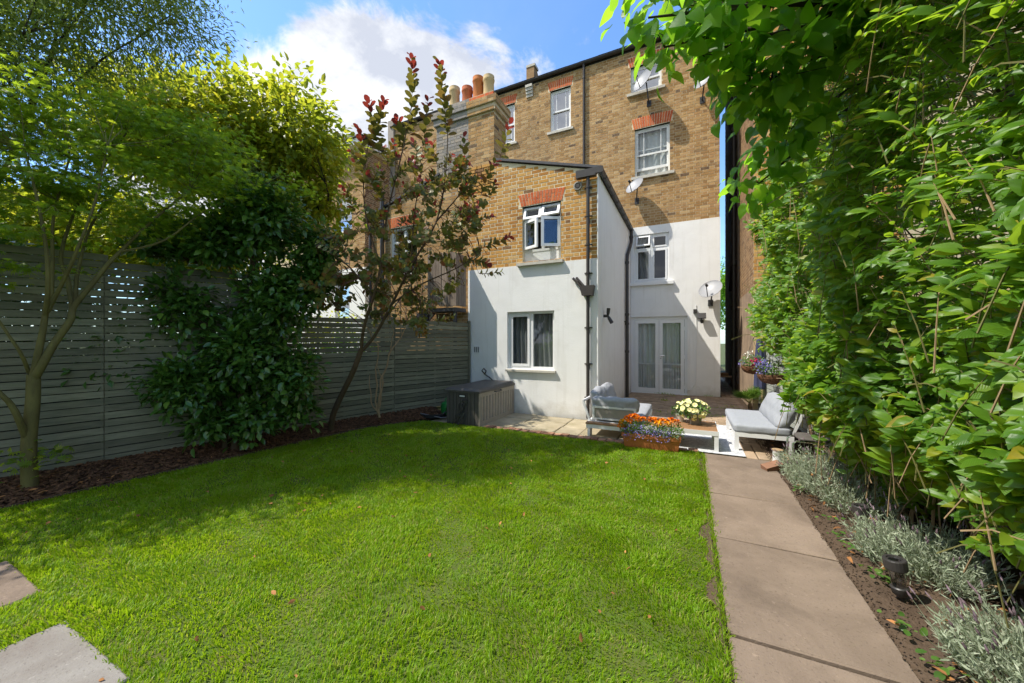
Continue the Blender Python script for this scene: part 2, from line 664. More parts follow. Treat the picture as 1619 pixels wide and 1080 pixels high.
M['pot_buff'] = pm('buff_clay_pot', (0.60, 0.45, 0.25), (0.50, 0.36, 0.18), 9, 0.8, 0.2, bump=0.2)
M['fence'] = pm('sage_fence_paint', (0.225, 0.215, 0.145), (0.155, 0.148, 0.10), 5, 0.75, 0.25, bump=0.35, bscale=26, stretch=(1, 1, 8), isl=0.3, grime=(0.08, 0.09, 0.06), gscale=2.0)
M['fence_back'] = pm('dark_backing', (0.03, 0.03, 0.026), None, 5, 0.9, 0.1)
M['fence_pale'] = pm('pale_grey_fence_paint', (0.36, 0.38, 0.35), (0.30, 0.32, 0.29), 5, 0.7, 0.25, bump=0.3, bscale=26, stretch=(1, 1, 8), isl=0.08)
M['old_wood'] = pm('weathered_grey_wood', (0.26, 0.21, 0.17), (0.15, 0.115, 0.09), 7, 0.85, 0.2, bump=0.5, bscale=30, stretch=(6, 6, 0.6), isl=0.22)
M['steel_dark'] = pm('dark_painted_steel', (0.045, 0.045, 0.05), None, 5, 0.5, 0.4)
M['chrome'] = pm('chrome', (0.7, 0.7, 0.71), (0.62, 0.62, 0.63), 4, 0.16, 0.5, metal=1.0)
M['alu_white'] = pm('white_powder_coat', (0.74, 0.74, 0.74), (0.69, 0.69, 0.69), 5, 0.35, 0.45)
M['cushion'] = pm('grey_cushion_fabric', (0.36, 0.37, 0.395), (0.30, 0.31, 0.335), 30, 0.9, 0.15, bump=0.4, bscale=420, bdist=0.001)
M['cushion_pale'] = pm('pale_grey_cushion_fabric', (0.335, 0.35, 0.38), (0.285, 0.30, 0.33), 30, 0.9, 0.15, bump=0.4, bscale=420, bdist=0.001)
M['taupe'] = pm('taupe_panel', (0.33, 0.30, 0.26), (0.28, 0.25, 0.22), 8, 0.7)
M['teak'] = pm('oiled_timber', (0.34, 0.185, 0.09), (0.24, 0.125, 0.06), 12, 0.6, 0.3, bump=0.2, stretch=(1.5, 14, 14), isl=0.12)
M['bench_wood'] = pm('bench_pine', (0.60, 0.36, 0.2), (0.48, 0.27, 0.14), 12, 0.6, 0.3)
M['box_dark'] = pm('dark_brown_resin', (0.105, 0.094, 0.083), (0.084, 0.075, 0.066), 9, 0.55, 0.35, bump=0.25, bscale=90)
M['box_taupe'] = pm('taupe_resin', (0.36, 0.31, 0.245), (0.31, 0.265, 0.205), 9, 0.6, 0.3, bump=0.25, bscale=90)
M['green_plastic'] = pm('green_plastic', (0.015, 0.22, 0.045), (0.012, 0.17, 0.035), 5, 0.35, 0.5)
M['terracotta'] = pm('terracotta_trough', (0.46, 0.155, 0.055), (0.38, 0.12, 0.04), 6, 0.6, 0.3)
M['zinc'] = pm('zinc_pot', (0.30, 0.28, 0.25), (0.22, 0.2, 0.18), 9, 0.6, 0.3)
M['wicker'] = pm('wicker', (0.16, 0.075, 0.035), (0.09, 0.04, 0.02), 25, 0.75, 0.25, isl=0.3)
M['navy'] = pm('navy_canvas', (0.06, 0.07, 0.135), (0.045, 0.05, 0.10), 8, 0.85, 0.2)
M['soil'] = pm('soil', (0.115, 0.08, 0.055), (0.07, 0.048, 0.033), 12, 0.95, 0.1, bump=0.9, bscale=45, bdist=0.02, grime=(0.16, 0.115, 0.08), gscale=6)
M['mulch'] = pm('bark_mulch', (0.075, 0.042, 0.024), (0.035, 0.02, 0.013), 12, 0.95, 0.1, bump=0.9, bscale=45, bdist=0.02)
M['chip'] = pm('bark_chip', (0.135, 0.07, 0.036), (0.075, 0.038, 0.02), 16, 0.9, 0.15, isl=0.55)
M['dead_leaf'] = pm('dead_leaf', (0.36, 0.16, 0.05), (0.22, 0.10, 0.04), 16, 0.8, 0.2, isl=0.5)


def stonemat(name, c1, c2, stain, speck=(0.07, 0.05, 0.04), isl=0.08):
    t = NT(name)
    v = t.coord()
    col = t.mix(t.ramp(t.noise(2.2, 8, 0.62, v, 0.8), [(0.32, 0.0), (0.68, 1.0)]), c1, c2)
    col = t.mix(t.ramp(t.noise(1.1, 9, 0.7, v, 0.4), [(0.50, 0.0), (0.66, 0.65)]), col, stain)
    col = t.mix(t.ramp(t.noise(70, 4, 0.7, v), [(0.58, 0.0), (0.70, 0.6)]), col, speck)
    col = t.mix(t.ramp(t.noise(28, 4, 0.7, v), [(0.62, 0.0), (0.72, 0.45)]), col, tuple(min(1, x * 1.5) for x in c1))
    k = t.math('ADD', t.math('MULTIPLY', t.rand(), 2 * isl), 1 - isl)
    kk = t.new('ShaderNodeCombineColor')
    for i in range(3):
        t.l.new(k, kk.inputs[i])
    col = t.mix(1.0, col, kk.outputs[0], 'MULTIPLY')
    nrm = t.bump(t.noise(48, 7, 0.7, v), 0.55, 0.008)
    return t.done(t.bsdf(col, 0.88, 0.2, 0, nrm).outputs[0])


M['slab'] = stonemat('path_slab', (0.25, 0.19, 0.143), (0.172, 0.129, 0.096), (0.105, 0.079, 0.059))
M['slab_grey'] = stonemat('stepping_slab', (0.29, 0.27, 0.24), (0.21, 0.185, 0.16), (0.17, 0.12, 0.095))
M['slab_buff'] = pm('buff_patio_slab', (0.42, 0.36, 0.25), (0.31, 0.26, 0.17), 4, 0.9, 0.2, bump=0.4, bscale=40, grime=(0.2, 0.17, 0.08), gscale=3, isl=0.1)
M['paver'] = pm('clay_paver', (0.42, 0.31, 0.21), (0.31, 0.22, 0.145), 9, 0.9, 0.2, bump=0.4, bscale=50, grime=(0.14, 0.12, 0.06), gscale=2.5, isl=0.2)
M['joint'] = pm('sandy_joint', (0.05, 0.045, 0.028), (0.035, 0.035, 0.02), 14, 0.95, 0.1)
M['edge_brick'] = pm('edging_brick', (0.40, 0.21, 0.13), (0.29, 0.16, 0.10), 9, 0.9, 0.2, bump=0.5, isl=0.35)
M['turf'] = pm('turf_soil', (0.085, 0.14, 0.02), (0.075, 0.085, 0.025), 9, 0.95, 0.1, bump=0.6, bscale=60, grime=(0.15, 0.115, 0.05), gscale=2.2)
M['rough_ground'] = pm('rough_ground', (0.10, 0.13, 0.045), (0.08, 0.085, 0.045), 0.6, 0.95, 0.1)
M['bark'] = pm('maple_bark', (0.17, 0.15, 0.05), (0.10, 0.085, 0.035), 14, 0.85, 0.2, bump=0.5, bscale=45, stretch=(1, 1, 0.35), grime=(0.07, 0.055, 0.03), gscale=5)
M['bark_brown'] = pm('brown_bark', (0.13, 0.085, 0.05), (0.075, 0.05, 0.03), 16, 0.9, 0.2, bump=0.6, bscale=45, stretch=(1, 1, 0.3))
M['bark_pale'] = pm('pale_stem', (0.40, 0.28, 0.16), (0.28, 0.185, 0.10), 16, 0.85, 0.2, bump=0.5, bscale=45, stretch=(1, 1, 0.3))
M['bark_dark'] = pm('dark_bark', (0.05, 0.04, 0.028), None, 16, 0.9, 0.2)
M['twig_green'] = pm('green_twig', (0.16, 0.15, 0.05), None, 8, 0.7)
M['twig_red'] = pm('red_twig', (0.13, 0.05, 0.04), None, 8, 0.7)
M['grass'] = leafmat('grass_blade', [(0, (0.125, 0.25, 0.006)), (0.5, (0.195, 0.335, 0.009)), (0.84, (0.27, 0.385, 0.015)), (0.94, (0.38, 0.33, 0.11))], (0.48, 0.62, 0.02), 0.45, 0.5, 0.3)
M['maple_leaf'] = leafmat('maple_leaf', [(0, (0.09, 0.19, 0.014)), (0.5, (0.14, 0.25, 0.016)), (0.85, (0.21, 0.29, 0.016)), (1, (0.28, 0.30, 0.02))], (0.52, 0.62, 0.03), 0.6)
M['yellow_leaf'] = leafmat('yellow_green_leaf', [(0, (0.11, 0.18, 0.014)), (0.5, (0.18, 0.24, 0.016)), (0.8, (0.27, 0.28, 0.02)), (1, (0.34, 0.27, 0.03))], (0.60, 0.60, 0.04), 0.6)
M['olive_leaf'] = leafmat('narrow_olive_leaf', [(0, (0.11, 0.16, 0.035)), (0.6, (0.165, 0.22, 0.04)), (1, (0.23, 0.26, 0.05))], (0.38, 0.50, 0.08), 0.5)
M['camellia_leaf'] = leafmat('glossy_dark_leaf', [(0, (0.042, 0.11, 0.02)), (0.6, (0.065, 0.145, 0.022)), (0.9, (0.10, 0.19, 0.026)), (1, (0.14, 0.23, 0.03))], (0.2, 0.38, 0.03), 0.22, 0.28, 0.55)
M['cotinus_leaf'] = leafmat('smoke_bush_leaf', [(0, (0.075, 0.12, 0.03)), (0.4, (0.115, 0.15, 0.032)), (0.72, (0.19, 0.20, 0.03)), (0.88, (0.20, 0.13, 0.035)), (1, (0.27, 0.075, 0.03))], (0.42, 0.25, 0.05), 0.3, 0.5)
M['cotinus_red'] = leafmat('red_young_leaf', [(0, (0.13, 0.022, 0.022)), (0.5, (0.22, 0.03, 0.03)), (1, (0.30, 0.05, 0.032))], (0.6, 0.08, 0.05), 0.3, 0.5)
M['hedge_leaf'] = leafmat('hedge_leaf', [(0, (0.06, 0.155, 0.016)), (0.4, (0.095, 0.215, 0.018)), (0.75, (0.14, 0.28, 0.02)), (0.94, (0.23, 0.33, 0.025)), (1, (0.38, 0.27, 0.03))], (0.50, 0.64, 0.03), 0.52, 0.42, 0.45, True)
M['lime_leaf'] = leafmat('lime_leaf', [(0, (0.06, 0.165, 0.014)), (0.5, (0.095, 0.235, 0.016)), (0.85, (0.14, 0.29, 0.02)), (1, (0.2, 0.32, 0.02))], (0.44, 0.70, 0.04), 0.66, 0.42, 0.4, True)
M['lavender_leaf'] = leafmat('lavender_leaf', [(0, (0.21, 0.26, 0.17)), (0.6, (0.33, 0.38, 0.27)), (1, (0.43, 0.46, 0.35))], (0.4, 0.45, 0.2), 0.2, 0.7, 0.2)
M['lavender_spike'] = pm('lavender_spike', (0.22, 0.16, 0.20), (0.16, 0.11, 0.12), 20, 0.8, 0.2, isl=0.3)
M['herb'] = leafmat('bedding_leaf', [(0, (0.05, 0.12, 0.02)), (0.6, (0.09, 0.19, 0.03)), (1, (0.15, 0.24, 0.05))], (0.3, 0.45, 0.05), 0.3)
M['marigold'] = pm('marigold_petal', (0.80, 0.24, 0.008), (0.70, 0.15, 0.006), 40, 0.7, 0.2, isl=0.22)
M['marigold_yellow'] = pm('yellow_marigold_petal', (0.85, 0.42, 0.01), (0.78, 0.30, 0.008), 40, 0.7, 0.2, isl=0.2)
M['lobelia'] = pm('lobelia_petal', (0.24, 0.22, 0.52), (0.18, 0.15, 0.42), 40, 0.7, 0.2, isl=0.3)
M['petunia'] = pm('pale_yellow_petal', (0.82, 0.78, 0.40), (0.78, 0.70, 0.30), 40, 0.7, 0.2, isl=0.12)
M['white_petal'] = pm('white_petal', (0.80, 0.78, 0.70), None, 40, 0.7, 0.2, isl=0.1)
M['magenta'] = pm('magenta_petal', (0.42, 0.012, 0.10), (0.32, 0.01, 0.07), 40, 0.7, 0.2, isl=0.2)


def glassmat(name, tintc, refl):
    t = NT(name)
    tr = t.new('ShaderNodeBsdfTransparent')
    tr.inputs[0].default_value = (*tintc, 1)
    gl = t.new('ShaderNodeBsdfGlossy')
    gl.inputs['Roughness'].default_value = 0.015
    gl.inputs['Color'].default_value = (0.95, 0.97, 1.0, 1)
    fr = t.new('ShaderNodeFresnel')
    fr.inputs['IOR'].default_value = 1.55
    f = t.math('ADD', t.math('MULTIPLY', fr.outputs[0], 1.15), refl, True)
    ge = t.new('ShaderNodeNewGeometry')
    f = t.math('MULTIPLY', f, t.math('SUBTRACT', 1.0, ge.outputs['Backfacing']))
    mx = t.new('ShaderNodeMixShader')
    t.l.new(f, mx.inputs[0])
    t.l.new(tr.outputs[0], mx.inputs[1])
    t.l.new(gl.outputs[0], mx.inputs[2])
    return t.done(mx.outputs[0])


M['glass'] = glassmat('window_glass', (0.88, 0.9, 0.9), 0.02)
M['glass_sky'] = glassmat('upper_window_glass', (0.5, 0.55, 0.6), 0.34)
M['clear_plastic'] = glassmat('clear_plastic', (0.72, 0.75, 0.76), 0.16)


def rugmat():
    t = NT('patterned_outdoor_rug')
    v = t.coord((9, 9, 9))
    w = t.new('ShaderNodeTexVoronoi')
    w.inputs['Scale'].default_value = 2.2
    t.l.new(v, w.inputs['Vector'])
    a = t.ramp(w.outputs['Distance'], [(0.25, 0.0), (0.32, 1.0)])
    b = t.ramp(t.noise(1.6, 3, 0.5, v, 1.5), [(0.47, 0.0), (0.53, 1.0)])
    col = t.mix(t.mix(0.5, a, b), (0.72, 0.72, 0.72), (0.42, 0.43, 0.45))
    return t.done(t.bsdf(col, 0.9, 0.1).outputs[0])


M['rug'] = rugmat()

# ------------------------------------------------------------------ building helpers


def holes_cells(u0, u1, z0, z1, holes):
    us = sorted({u0, u1, *[h[0] for h in holes], *[h[1] for h in holes]})
    zs = sorted({z0, z1, *[h[2] for h in holes], *[h[3] for h in holes]})
    us = [u for u in us if u0 <= u <= u1]
    zs = [z for z in zs if z0 <= z <= z1]
    for a, b in zip(us, us[1:]):
        for c, d in zip(zs, zs[1:]):
            mu, mz = (a + b) / 2, (c + d) / 2
            if not any(h[0] < mu < h[1] and h[2] < mz < h[3] for h in holes):
                yield a, b, c, d


def wall_front(mb, x0, x1, z0, z1, yf, th, holes, mat):
    """wall facing -Y with real openings: front, back, reveals, ends"""
    for a, b, c, d in holes_cells(x0, x1, z0, z1, holes):
        mb.add([(a, yf, c), (b, yf, c), (b, yf, d), (a, yf, d)], [(0, 1, 2, 3)], mat)
        mb.add([(a, yf + th, c), (b, yf + th, c), (b, yf + th, d), (a, yf + th, d)], [(3, 2, 1, 0)], mat)
    for a, b, c, d in holes:
        q = [(a, c), (b, c), (b, d), (a, d)]
        for i in range(4):
            p, r = q[i], q[(i + 1) % 4]
            mb.add([(p[0], yf, p[1]), (r[0], yf, r[1]), (r[0], yf + th, r[1]), (p[0], yf + th, p[1])], [(0, 1, 2, 3)], mat)
    q = [(x0, z0), (x1, z0), (x1, z1), (x0, z1)]
    for i in range(4):
        p, r = q[i], q[(i + 1) % 4]
        mb.add([(p[0], yf, p[1]), (p[0], yf + th, p[1]), (r[0], yf + th, r[1]), (r[0], yf, r[1])], [(0, 1, 2, 3)], mat)


COURSE, JOINT = 0.075, 0.012


def brick_layout(u0, u1, z0, z1, holes=(), top=None, bond=(0.215, 0.1025), j=JOINT):
    out = []
    nrow = int((z1 - z0) / COURSE)
    for r in range(nrow):
        za, zb = z0 + r * COURSE + j / 2, z0 + (r + 1) * COURSE - j / 2
        u = u0 - (0.0 if r % 2 == 0 else 0.16375)
        k = 0
        while u < u1:
            L = bond[k % 2]
            a, b = max(u + j / 2, u0), min(u + L + 0.012 - j / 2, u1)
            k += 1
            u += L + 0.012
            segs = [(a, b)]
            for h in holes:
                if h[2] < (za + zb) / 2 < h[3]:
                    ns = []
                    for s in segs:
                        if s[1] <= h[0] or s[0] >= h[1]:
                            ns.append(s)
                        else:
                            if s[0] < h[0] - 0.02:
                                ns.append((s[0], h[0]))
                            if s[1] > h[1] + 0.02:
                                ns.append((h[1], s[1]))
                    segs = ns
            for s in segs:
                if s[1] - s[0] < 0.025:
                    continue
                if top is not None and zb > min(top(s[0]), top(s[1])):
                    continue
                out.append((s[0], s[1], za, zb, abs((s[1] - s[0]) - (L + 0.012 - j)) < 1e-3))
    return out


def bricks_mesh(bricks, face, w, proud=0.0035):
    """face '-y' (w = wall plane y), '+x' or '-x' (w = plane x)"""
    rnd = random.Random(len(bricks))
    V, F = [], []
    for a, b, c, d, _ in bricks:
        e = proud + rnd.uniform(-0.0015, 0.0018)
        a += rnd.uniform(-0.002, 0.002)
        b += rnd.uniform(-0.002, 0.002)
        t1, t2 = rnd.uniform(-0.0015, 0.0015), rnd.uniform(-0.0015, 0.0015)
        q = [(a, c + t1), (b, c + t2), (b, d + t2), (a, d + t1)]
        n = len(V)
        for h in (-e, 0.012):
            for u, z in q:
                if face == '-y':
                    V.append((u, w + h, z))
                elif face == '-x':
                    V.append((w + h, u, z))
                else:
                    V.append((w - h, u, z))
        f = [(0, 1, 2, 3), (0, 4, 5, 1), (1, 5, 6, 2), (2, 6, 7, 3), (3, 7, 4, 0)]
        if face == '-x':
            f = [x[::-1] for x in f]
        F += [[i + n for i in x] for x in f]
    return np.array(V, float), np.array(F, int)


def brick_part(name, bricks, face, w, mat, parent, kind='stuff'):
    V, F = bricks_mesh(bricks, face, w)
    return link(name, npmesh(name, V, F, mat), parent, kind=kind)


def brick_objects(lay, w, mat, parent, n, slim=0.0):
    """the n whole bricks nearest the viewer as single objects, the others joined"""
    whole = sorted([q for q in lay if q[4]], key=lambda q: ((q[0] + q[1]) / 2) ** 2 + w * w + (q[2] - EYE) ** 2)
    keep = set(whole[:n])
    rn = random.Random(len(lay))
    tm = {}
    for L in (0.215, 0.1025):
        m = MB()
        m.box((-L / 2 + slim / 2, -0.0035, -0.0315 + slim / 2), (L / 2 - slim / 2, 0.012, 0.0315 - slim / 2), mat, skip=('k',))
        tm[L] = m.mesh('brick')
    for q in lay:
        if q not in keep:
            continue
        o = link('brick', tm[0.215 if q[1] - q[0] > 0.15 else 0.1025], parent, ((q[0] + q[1]) / 2 + rn.uniform(-0.0015, 0.0015), w + rn.uniform(-0.0018, 0.0015), (q[2] + q[3]) / 2))
        o.rotation_euler = (0, rn.uniform(-0.008, 0.008), 0)
    brick_part('brick', [q for q in lay if q not in keep], '-y', w, mat, parent)


def voussoirs(x0, x1, z0, z1, yf, rows=1, n=13, fan=0.07):
    """flat gauged arch: list of quads (each a brick)"""
    out = []
    for r in range(rows):
        for i in range(n):
            off = 0.5 if (r % 2 and rows > 1) else 0
            a, b = (i + 0.10) / n, (i + 0.90) / n
            f0, f1 = r / rows, (r + 1) / rows
            if rows > 1:
                s = 0.12 if i % 2 else -0.12
                f0 = 0 if r == 0 else f0 + s
                f1 = 1 if r == rows - 1 else f1 + s
            g = 0.006 / (z1 - z0)
            q = []
            for u, f in ((a, f0 + g), (b, f0 + g), (b, f1 - g), (a, f1 - g)):
                w = x0 + (x1 - x0) * u + (u - 0.5) * 2 * fan * (f - 0.5)
                q.append((w, z0 + (z1 - z0) * f + 0.018 * (1 - (2 * u - 1) ** 2)))
            out.append(q)
    return out


def lintel(parent, x0, x1, z0, z1, yf, rows, n, pieces=False):
    b = MB()
    b.box((x0 - 0.01, yf - 0.003, z0), (x1 + 0.01, yf + 0.10, z1 + 0.012), M['mortar_pale'])
    base = b.build('lintel', None, parent)
    rnd = random.Random(int(x0 * 100))
    allb = MB()
    for q in voussoirs(x0, x1, z0, z1, yf, rows, n):
        e = 0.010 + rnd.uniform(-0.002, 0.002)
        vs = [(u, yf - e, z) for u, z in q] + [(u, yf + 0.02, z) for u, z in q]
        fs = [(0, 1, 2, 3), (0, 4, 5, 1), (1, 5, 6, 2), (2, 6, 7, 3), (3, 7, 4, 0)]
        if pieces:
            m = MB()
            m.add(vs, fs, M['red_brick'])
            m.build('brick', None, base)
        else:
            allb.add(vs, fs, M['red_brick'])
    if not pieces:
        allb.build('brick', None, base, kind='stuff')
    return base


def rect_frame(mb, x0, x1, z0, z1, y0, y1, w, mat, wb=None):
    wb = wb or w
    mb.box((x0, y0, z0), (x0 + w, y1, z1), mat)
    mb.box((x1 - w, y0, z0), (x1, y1, z1), mat)
    mb.box((x0 + w, y0 + 0.001, z0), (x1 - w, y1 - 0.001, z0 + wb), mat)
    mb.box((x0 + w, y0 + 0.001, z1 - w), (x1 - w, y1 - 0.001, z1), mat)


def pane(parent, x0, x1, z0, z1, y, glass):
    b = MB()
    b.box((x0, y, z0), (x1, y + 0.006, z1), glass)
    return b.build('pane', None, parent)


def curtain(parent, x0, x1, z0, z1, y, mat, waves=5, amp=0.03, gather=0.0, seed=0):
    rnd = random.Random(seed)
    nx, nz = 48, 10
    V, F = [], []
    ph = rnd.uniform(0, 6)
    for j in range(nz + 1):
        v = j / nz
        for i in range(nx + 1):
            u = i / nx
            k = 1 - gather * math.sin(PI * min(1, (1 - v) * 1.3)) * 0.5
            x = x0 + (x1 - x0) * (u * k)
            yy = y + amp * math.sin(u * waves * 2 * PI + ph + 0.6 * v) + amp * 0.4 * math.sin(u * waves * 5.3 + ph * 2)
            V.append((x, yy, z0 + (z1 - z0) * v))
    for j in range(nz):
        for i in range(nx):
            a = j * (nx + 1) + i
            F.append((a, a + 1, a + nx + 2, a + nx + 1))
    return link('curtain', npmesh('curtain', V, F, mat, True), parent)


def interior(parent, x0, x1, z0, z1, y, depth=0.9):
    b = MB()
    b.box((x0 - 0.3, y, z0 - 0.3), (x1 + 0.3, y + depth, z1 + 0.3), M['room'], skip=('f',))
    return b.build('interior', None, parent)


def sill(parent, x0, x1, z0, z1, y0, y1, mat, name='sill'):
    b = MB()
    vs = [(x0, y0, z0), (x1, y0, z0), (x1, y1, z0), (x0, y1, z0), (x0, y0, z1 - 0.012), (x1, y0, z1 - 0.012), (x1, y1, z1), (x0, y1, z1)]
    b.add(vs, [(0, 3, 2, 1), (4, 5, 6, 7), (0, 1, 5, 4), (2, 3, 7, 6), (3, 0, 4, 7), (1, 2, 6, 5)], mat)
    return b.build(name, None, parent)


def swung(parent, O, U, V, w, h, bar, glass, mat, name='sash', th=0.045):
    """an opened casement: hinge corner O, width along U, height along V"""
    U, V = Vector(U).normalized(), Vector(V).normalized()
    N = U.cross(V)
    O = Vector(O)

    def bx(mb, u0, u1, v0, v1, n0, n1, m):
        vs = [O + U * a + V * b + N * c for c in (n0, n1) for a, b in ((u0, v0), (u1, v0), (u1, v1), (u0, v1))]
        mb.add(vs, [(0, 1, 2, 3), (7, 6, 5, 4), (0, 4, 5, 1), (1, 5, 6, 2), (2, 6, 7, 3), (3, 7, 4, 0)], m)
    b = MB()
    bx(b, 0, bar, 0, h, 0, th, mat)
    bx(b, w - bar, w, 0, h, 0, th, mat)
    bx(b, bar, w - bar, 0, bar, 0.001, th - 0.001, mat)
    bx(b, bar, w - bar, h - bar, h, 0.001, th - 0.001, mat)
    b.build(name, None, parent)
    g = MB()
    bx(g, bar, w - bar, bar, h - bar, th * 0.4, th * 0.6, glass)
    g.build('pane', None, parent)


def sash_window(parent, x0, x1, z0, z1, yw, mat, glass, margins=True, drop=0.0, mid=0.5, label=None):
    """vertical sliding sash, set back in the wall; margins = slim side lights"""
    y = yw + 0.07
    b = MB()
    rect_frame(b, x0, x1, z0, z1, y, y + 0.09, 0.05, mat)
    f = b.build('window', None, parent, label=label)
    zm = z0 + (z1 - z0) * mid
    for k, (a, c, yy) in enumerate(((zm - 0.02, z1 - 0.05, y + 0.012), (z0 + 0.05 + drop, zm + 0.02 + drop, y + 0.046))):
        s = MB()
        rect_frame(s, x0 + 0.05, x1 - 0.05, a, c, yy, yy + 0.032, 0.04, mat, 0.05 if k == 0 else 0.07)
        ux0, ux1 = x0 + 0.09, x1 - 0.09
        zb, zt = a + (0.05 if k == 0 else 0.07), c - 0.04
        cuts = [ux0]
        if margins:
            g = (ux1 - ux0) * 0.2
            for ux in (ux0 + g, ux1 - g):
                s.box((ux - 0.009, yy + 0.004, zb), (ux + 0.009, yy + 0.028, zt), mat)
                cuts.append(ux)
        cuts.append(ux1)
        s.build('sash', None, f)
        for p, q in zip(cuts, cuts[1:]):
            pane(f, p, q, zb, zt, yy + 0.013, glass)
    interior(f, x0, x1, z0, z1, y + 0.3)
    return f


def dish(name, label, c, aim, r, mount, pole=False):
    """oval satellite dish: reflector, arm, receiver, bracket"""
    t = thing(name, label, 'satellite dish', mount, 'satellite dishes on the brick house')
    aim = Vector(aim).normalized()
    b = MB()
    prof = [(r * k / 6, 0.22 * r * (k / 6) ** 2) for k in range(7)] + [(r * 1.015, 0.22 * r + 0.004), (r * 1.0, 0.22 * r - 0.012)] + [(r * k / 6, 0.22 * r * (k / 6) ** 2 - 0.012) for k in range(5, -1, -1)]
    prof[0] = (0.001, 0)
    b.lathe(c, prof, 28, M['dish'], aim)
    b.build('reflector', None, t, True)
    c = Vector(c)
    a = MB()
    low = (Vector((0, 0, -1)) + aim * aim.z).normalized()
    foc = c + aim * r * 1.05 + low * r * 0.25
    a.tube([c + low * r * 0.95 + aim * 0.16 * r, foc], 0.011, 6, M['steel_dark'])
    a.build('arm', None, t)
    n = MB()
    n.tube([foc + aim * 0.03, foc - aim * 0.06], [0.028, 0.036], 10, M['black_plastic'])
    n.build('receiver', None, t)
    k = MB()
    mv = Vector(mount)
    if pole:
        k.tube([c - aim * 0.03, c - aim * 0.10, Vector((mv.x, c.y - aim.y * 0.10, mv.z)), Vector((mv.x, mv.y - 0.02, mv.z))], 0.018, 8, M['steel_dark'])
    else:
        k.tube([c - aim * 0.02, c - aim * 0.09, Vector((mv.x, mv.y - 0.08, mv.z)), mv], 0.018, 8, M['steel_dark'])
    k.box((mv.x - 0.06, mv.y - 0.014, mv.z - 0.09), (mv.x + 0.06, mv.y - 0.001, mv.z + 0.09), M['steel_dark'])
    k.build('bracket', None, t, True)
    return t


# ------------------------------------------------------------------ ground
PARTY = -4.51          # line between the two houses
EX0, EX1, EY = PARTY, -1.59, 7.06     # rear extension of the white and brick house
RY = 11.4              # rear wall of the terrace
HX = 0.74              # right hand corner of the terrace
EAVES = 10.15


def gx(y):
    """left fence line"""
    return -4.42 - 0.327 * (7.05 - y)


def fx(y):
    """right fence line"""
    return 1.44 + 0.104 * (9.3 - y)


def bed_edge(y):
    if y < 4.6:
        return -5.56 + 0.125 * y
    return -4.985 + 0.55 * (y - 4.6)


def gz(y):
    return min(0.17, 0.06 + 0.024 * max(y, 0))


g = MB()
g.box((-300, -300, -0.5), (300, 300, -0.09), M['rough_ground'])
g.build('ground', None, None, kind='structure')

# turf base: slightly bumpy sheet
nx, ny = 60, 66
V, F = [], []
for j in range(ny + 1):
    for i in range(nx + 1):
        y = -1.4 + 6.86 * j / ny
        xl = bed_edge(min(y, 5.46)) - 0.0
        x = xl + (0.165 - xl) * i / nx
        z = 0.012 + 0.012 * math.sin(x * 2.1 + 1) * math.sin(y * 1.7) + 0.006 * math.sin(x * 6.3 + y * 5.1)
        if i in (0, nx) or j in (0, ny):
            z = -0.03
        V.append((x, y, z))
for j in range(ny):
    for i in range(nx):
        a = j * (nx + 1) + i
        F.append((a, a + 1, a + nx + 2, a + nx + 1))
link('lawn', npmesh('lawn', V, F, M['turf'], True), kind='structure')


def bedsheet(name, xa, xb, za, zb, y0, y1, mat, amp, n=26, m=90):
    V, F = [], []
    for j in range(m + 1):
        y = y0 + (y1 - y0) * j / m
        for i in range(n + 1):
            u = i / n
            x = xa(y) + (xb(y) - xa(y)) * u
            z = za(y) + (zb(y) - za(y)) * u + (amp * (math.sin(x * 13 + y * 7) * math.sin(y * 11 - x * 5) + 0.5 * math.sin(x * 31 + 2) * math.sin(y * 29)) if 0 < i < n and 0 < j < m else -0.02)
            V.append((x, y, z))
    for j in range(m):
        for i in range(n):
            a = j * (n + 1) + i
            F.append((a, a + 1, a + n + 2, a + n + 1))
    return link(name, npmesh(name, V, F, mat, True), kind='structure')


bedsheet('mulch_bed', lambda y: gx(y) - 0.1, lambda y: bed_edge(y) - 0.0, lambda y: gz(y) + 0.02, lambda y: 0.03, -1.6, 6.1, M['mulch'], 0.015)
bedsheet('soil_bed', lambda y: 0.925, lambda y: fx(y) + 0.1, lambda y: 0.0, lambda y: 0.05, -1.0, 7.6, M['soil'], 0.018)

# ------------------------------------------------------------------ the white and brick house
house = thing('terraced_house', 'yellow brick house with white rendered lower storeys and a white rear extension', 'house', (-1.5, 9.2, 0))

# main rear wall
WIN1 = (-4.115, -3.418, 8.36, 9.71)
WIN2 = (-1.578, -0.721, 8.87, 9.66)
WIN3 = (-1.46, -0.50, 6.37, 7.78)
WIN4 = (-1.475, -0.52, 3.24, 4.64)
DOOR = (-1.565, -0.05, -0.035, 2.22)
b = MB()
wall_front(b, PARTY, HX, 4.875, EAVES, RY, 0.3, [WIN1, WIN2, WIN3], M['mortar'])
b.build('rear_wall', None, house)


def lint_hole(w, h=0.30, e=0.07):
    return (w[0] - e, w[1] + e, w[3] - 0.001, w[3] + h)


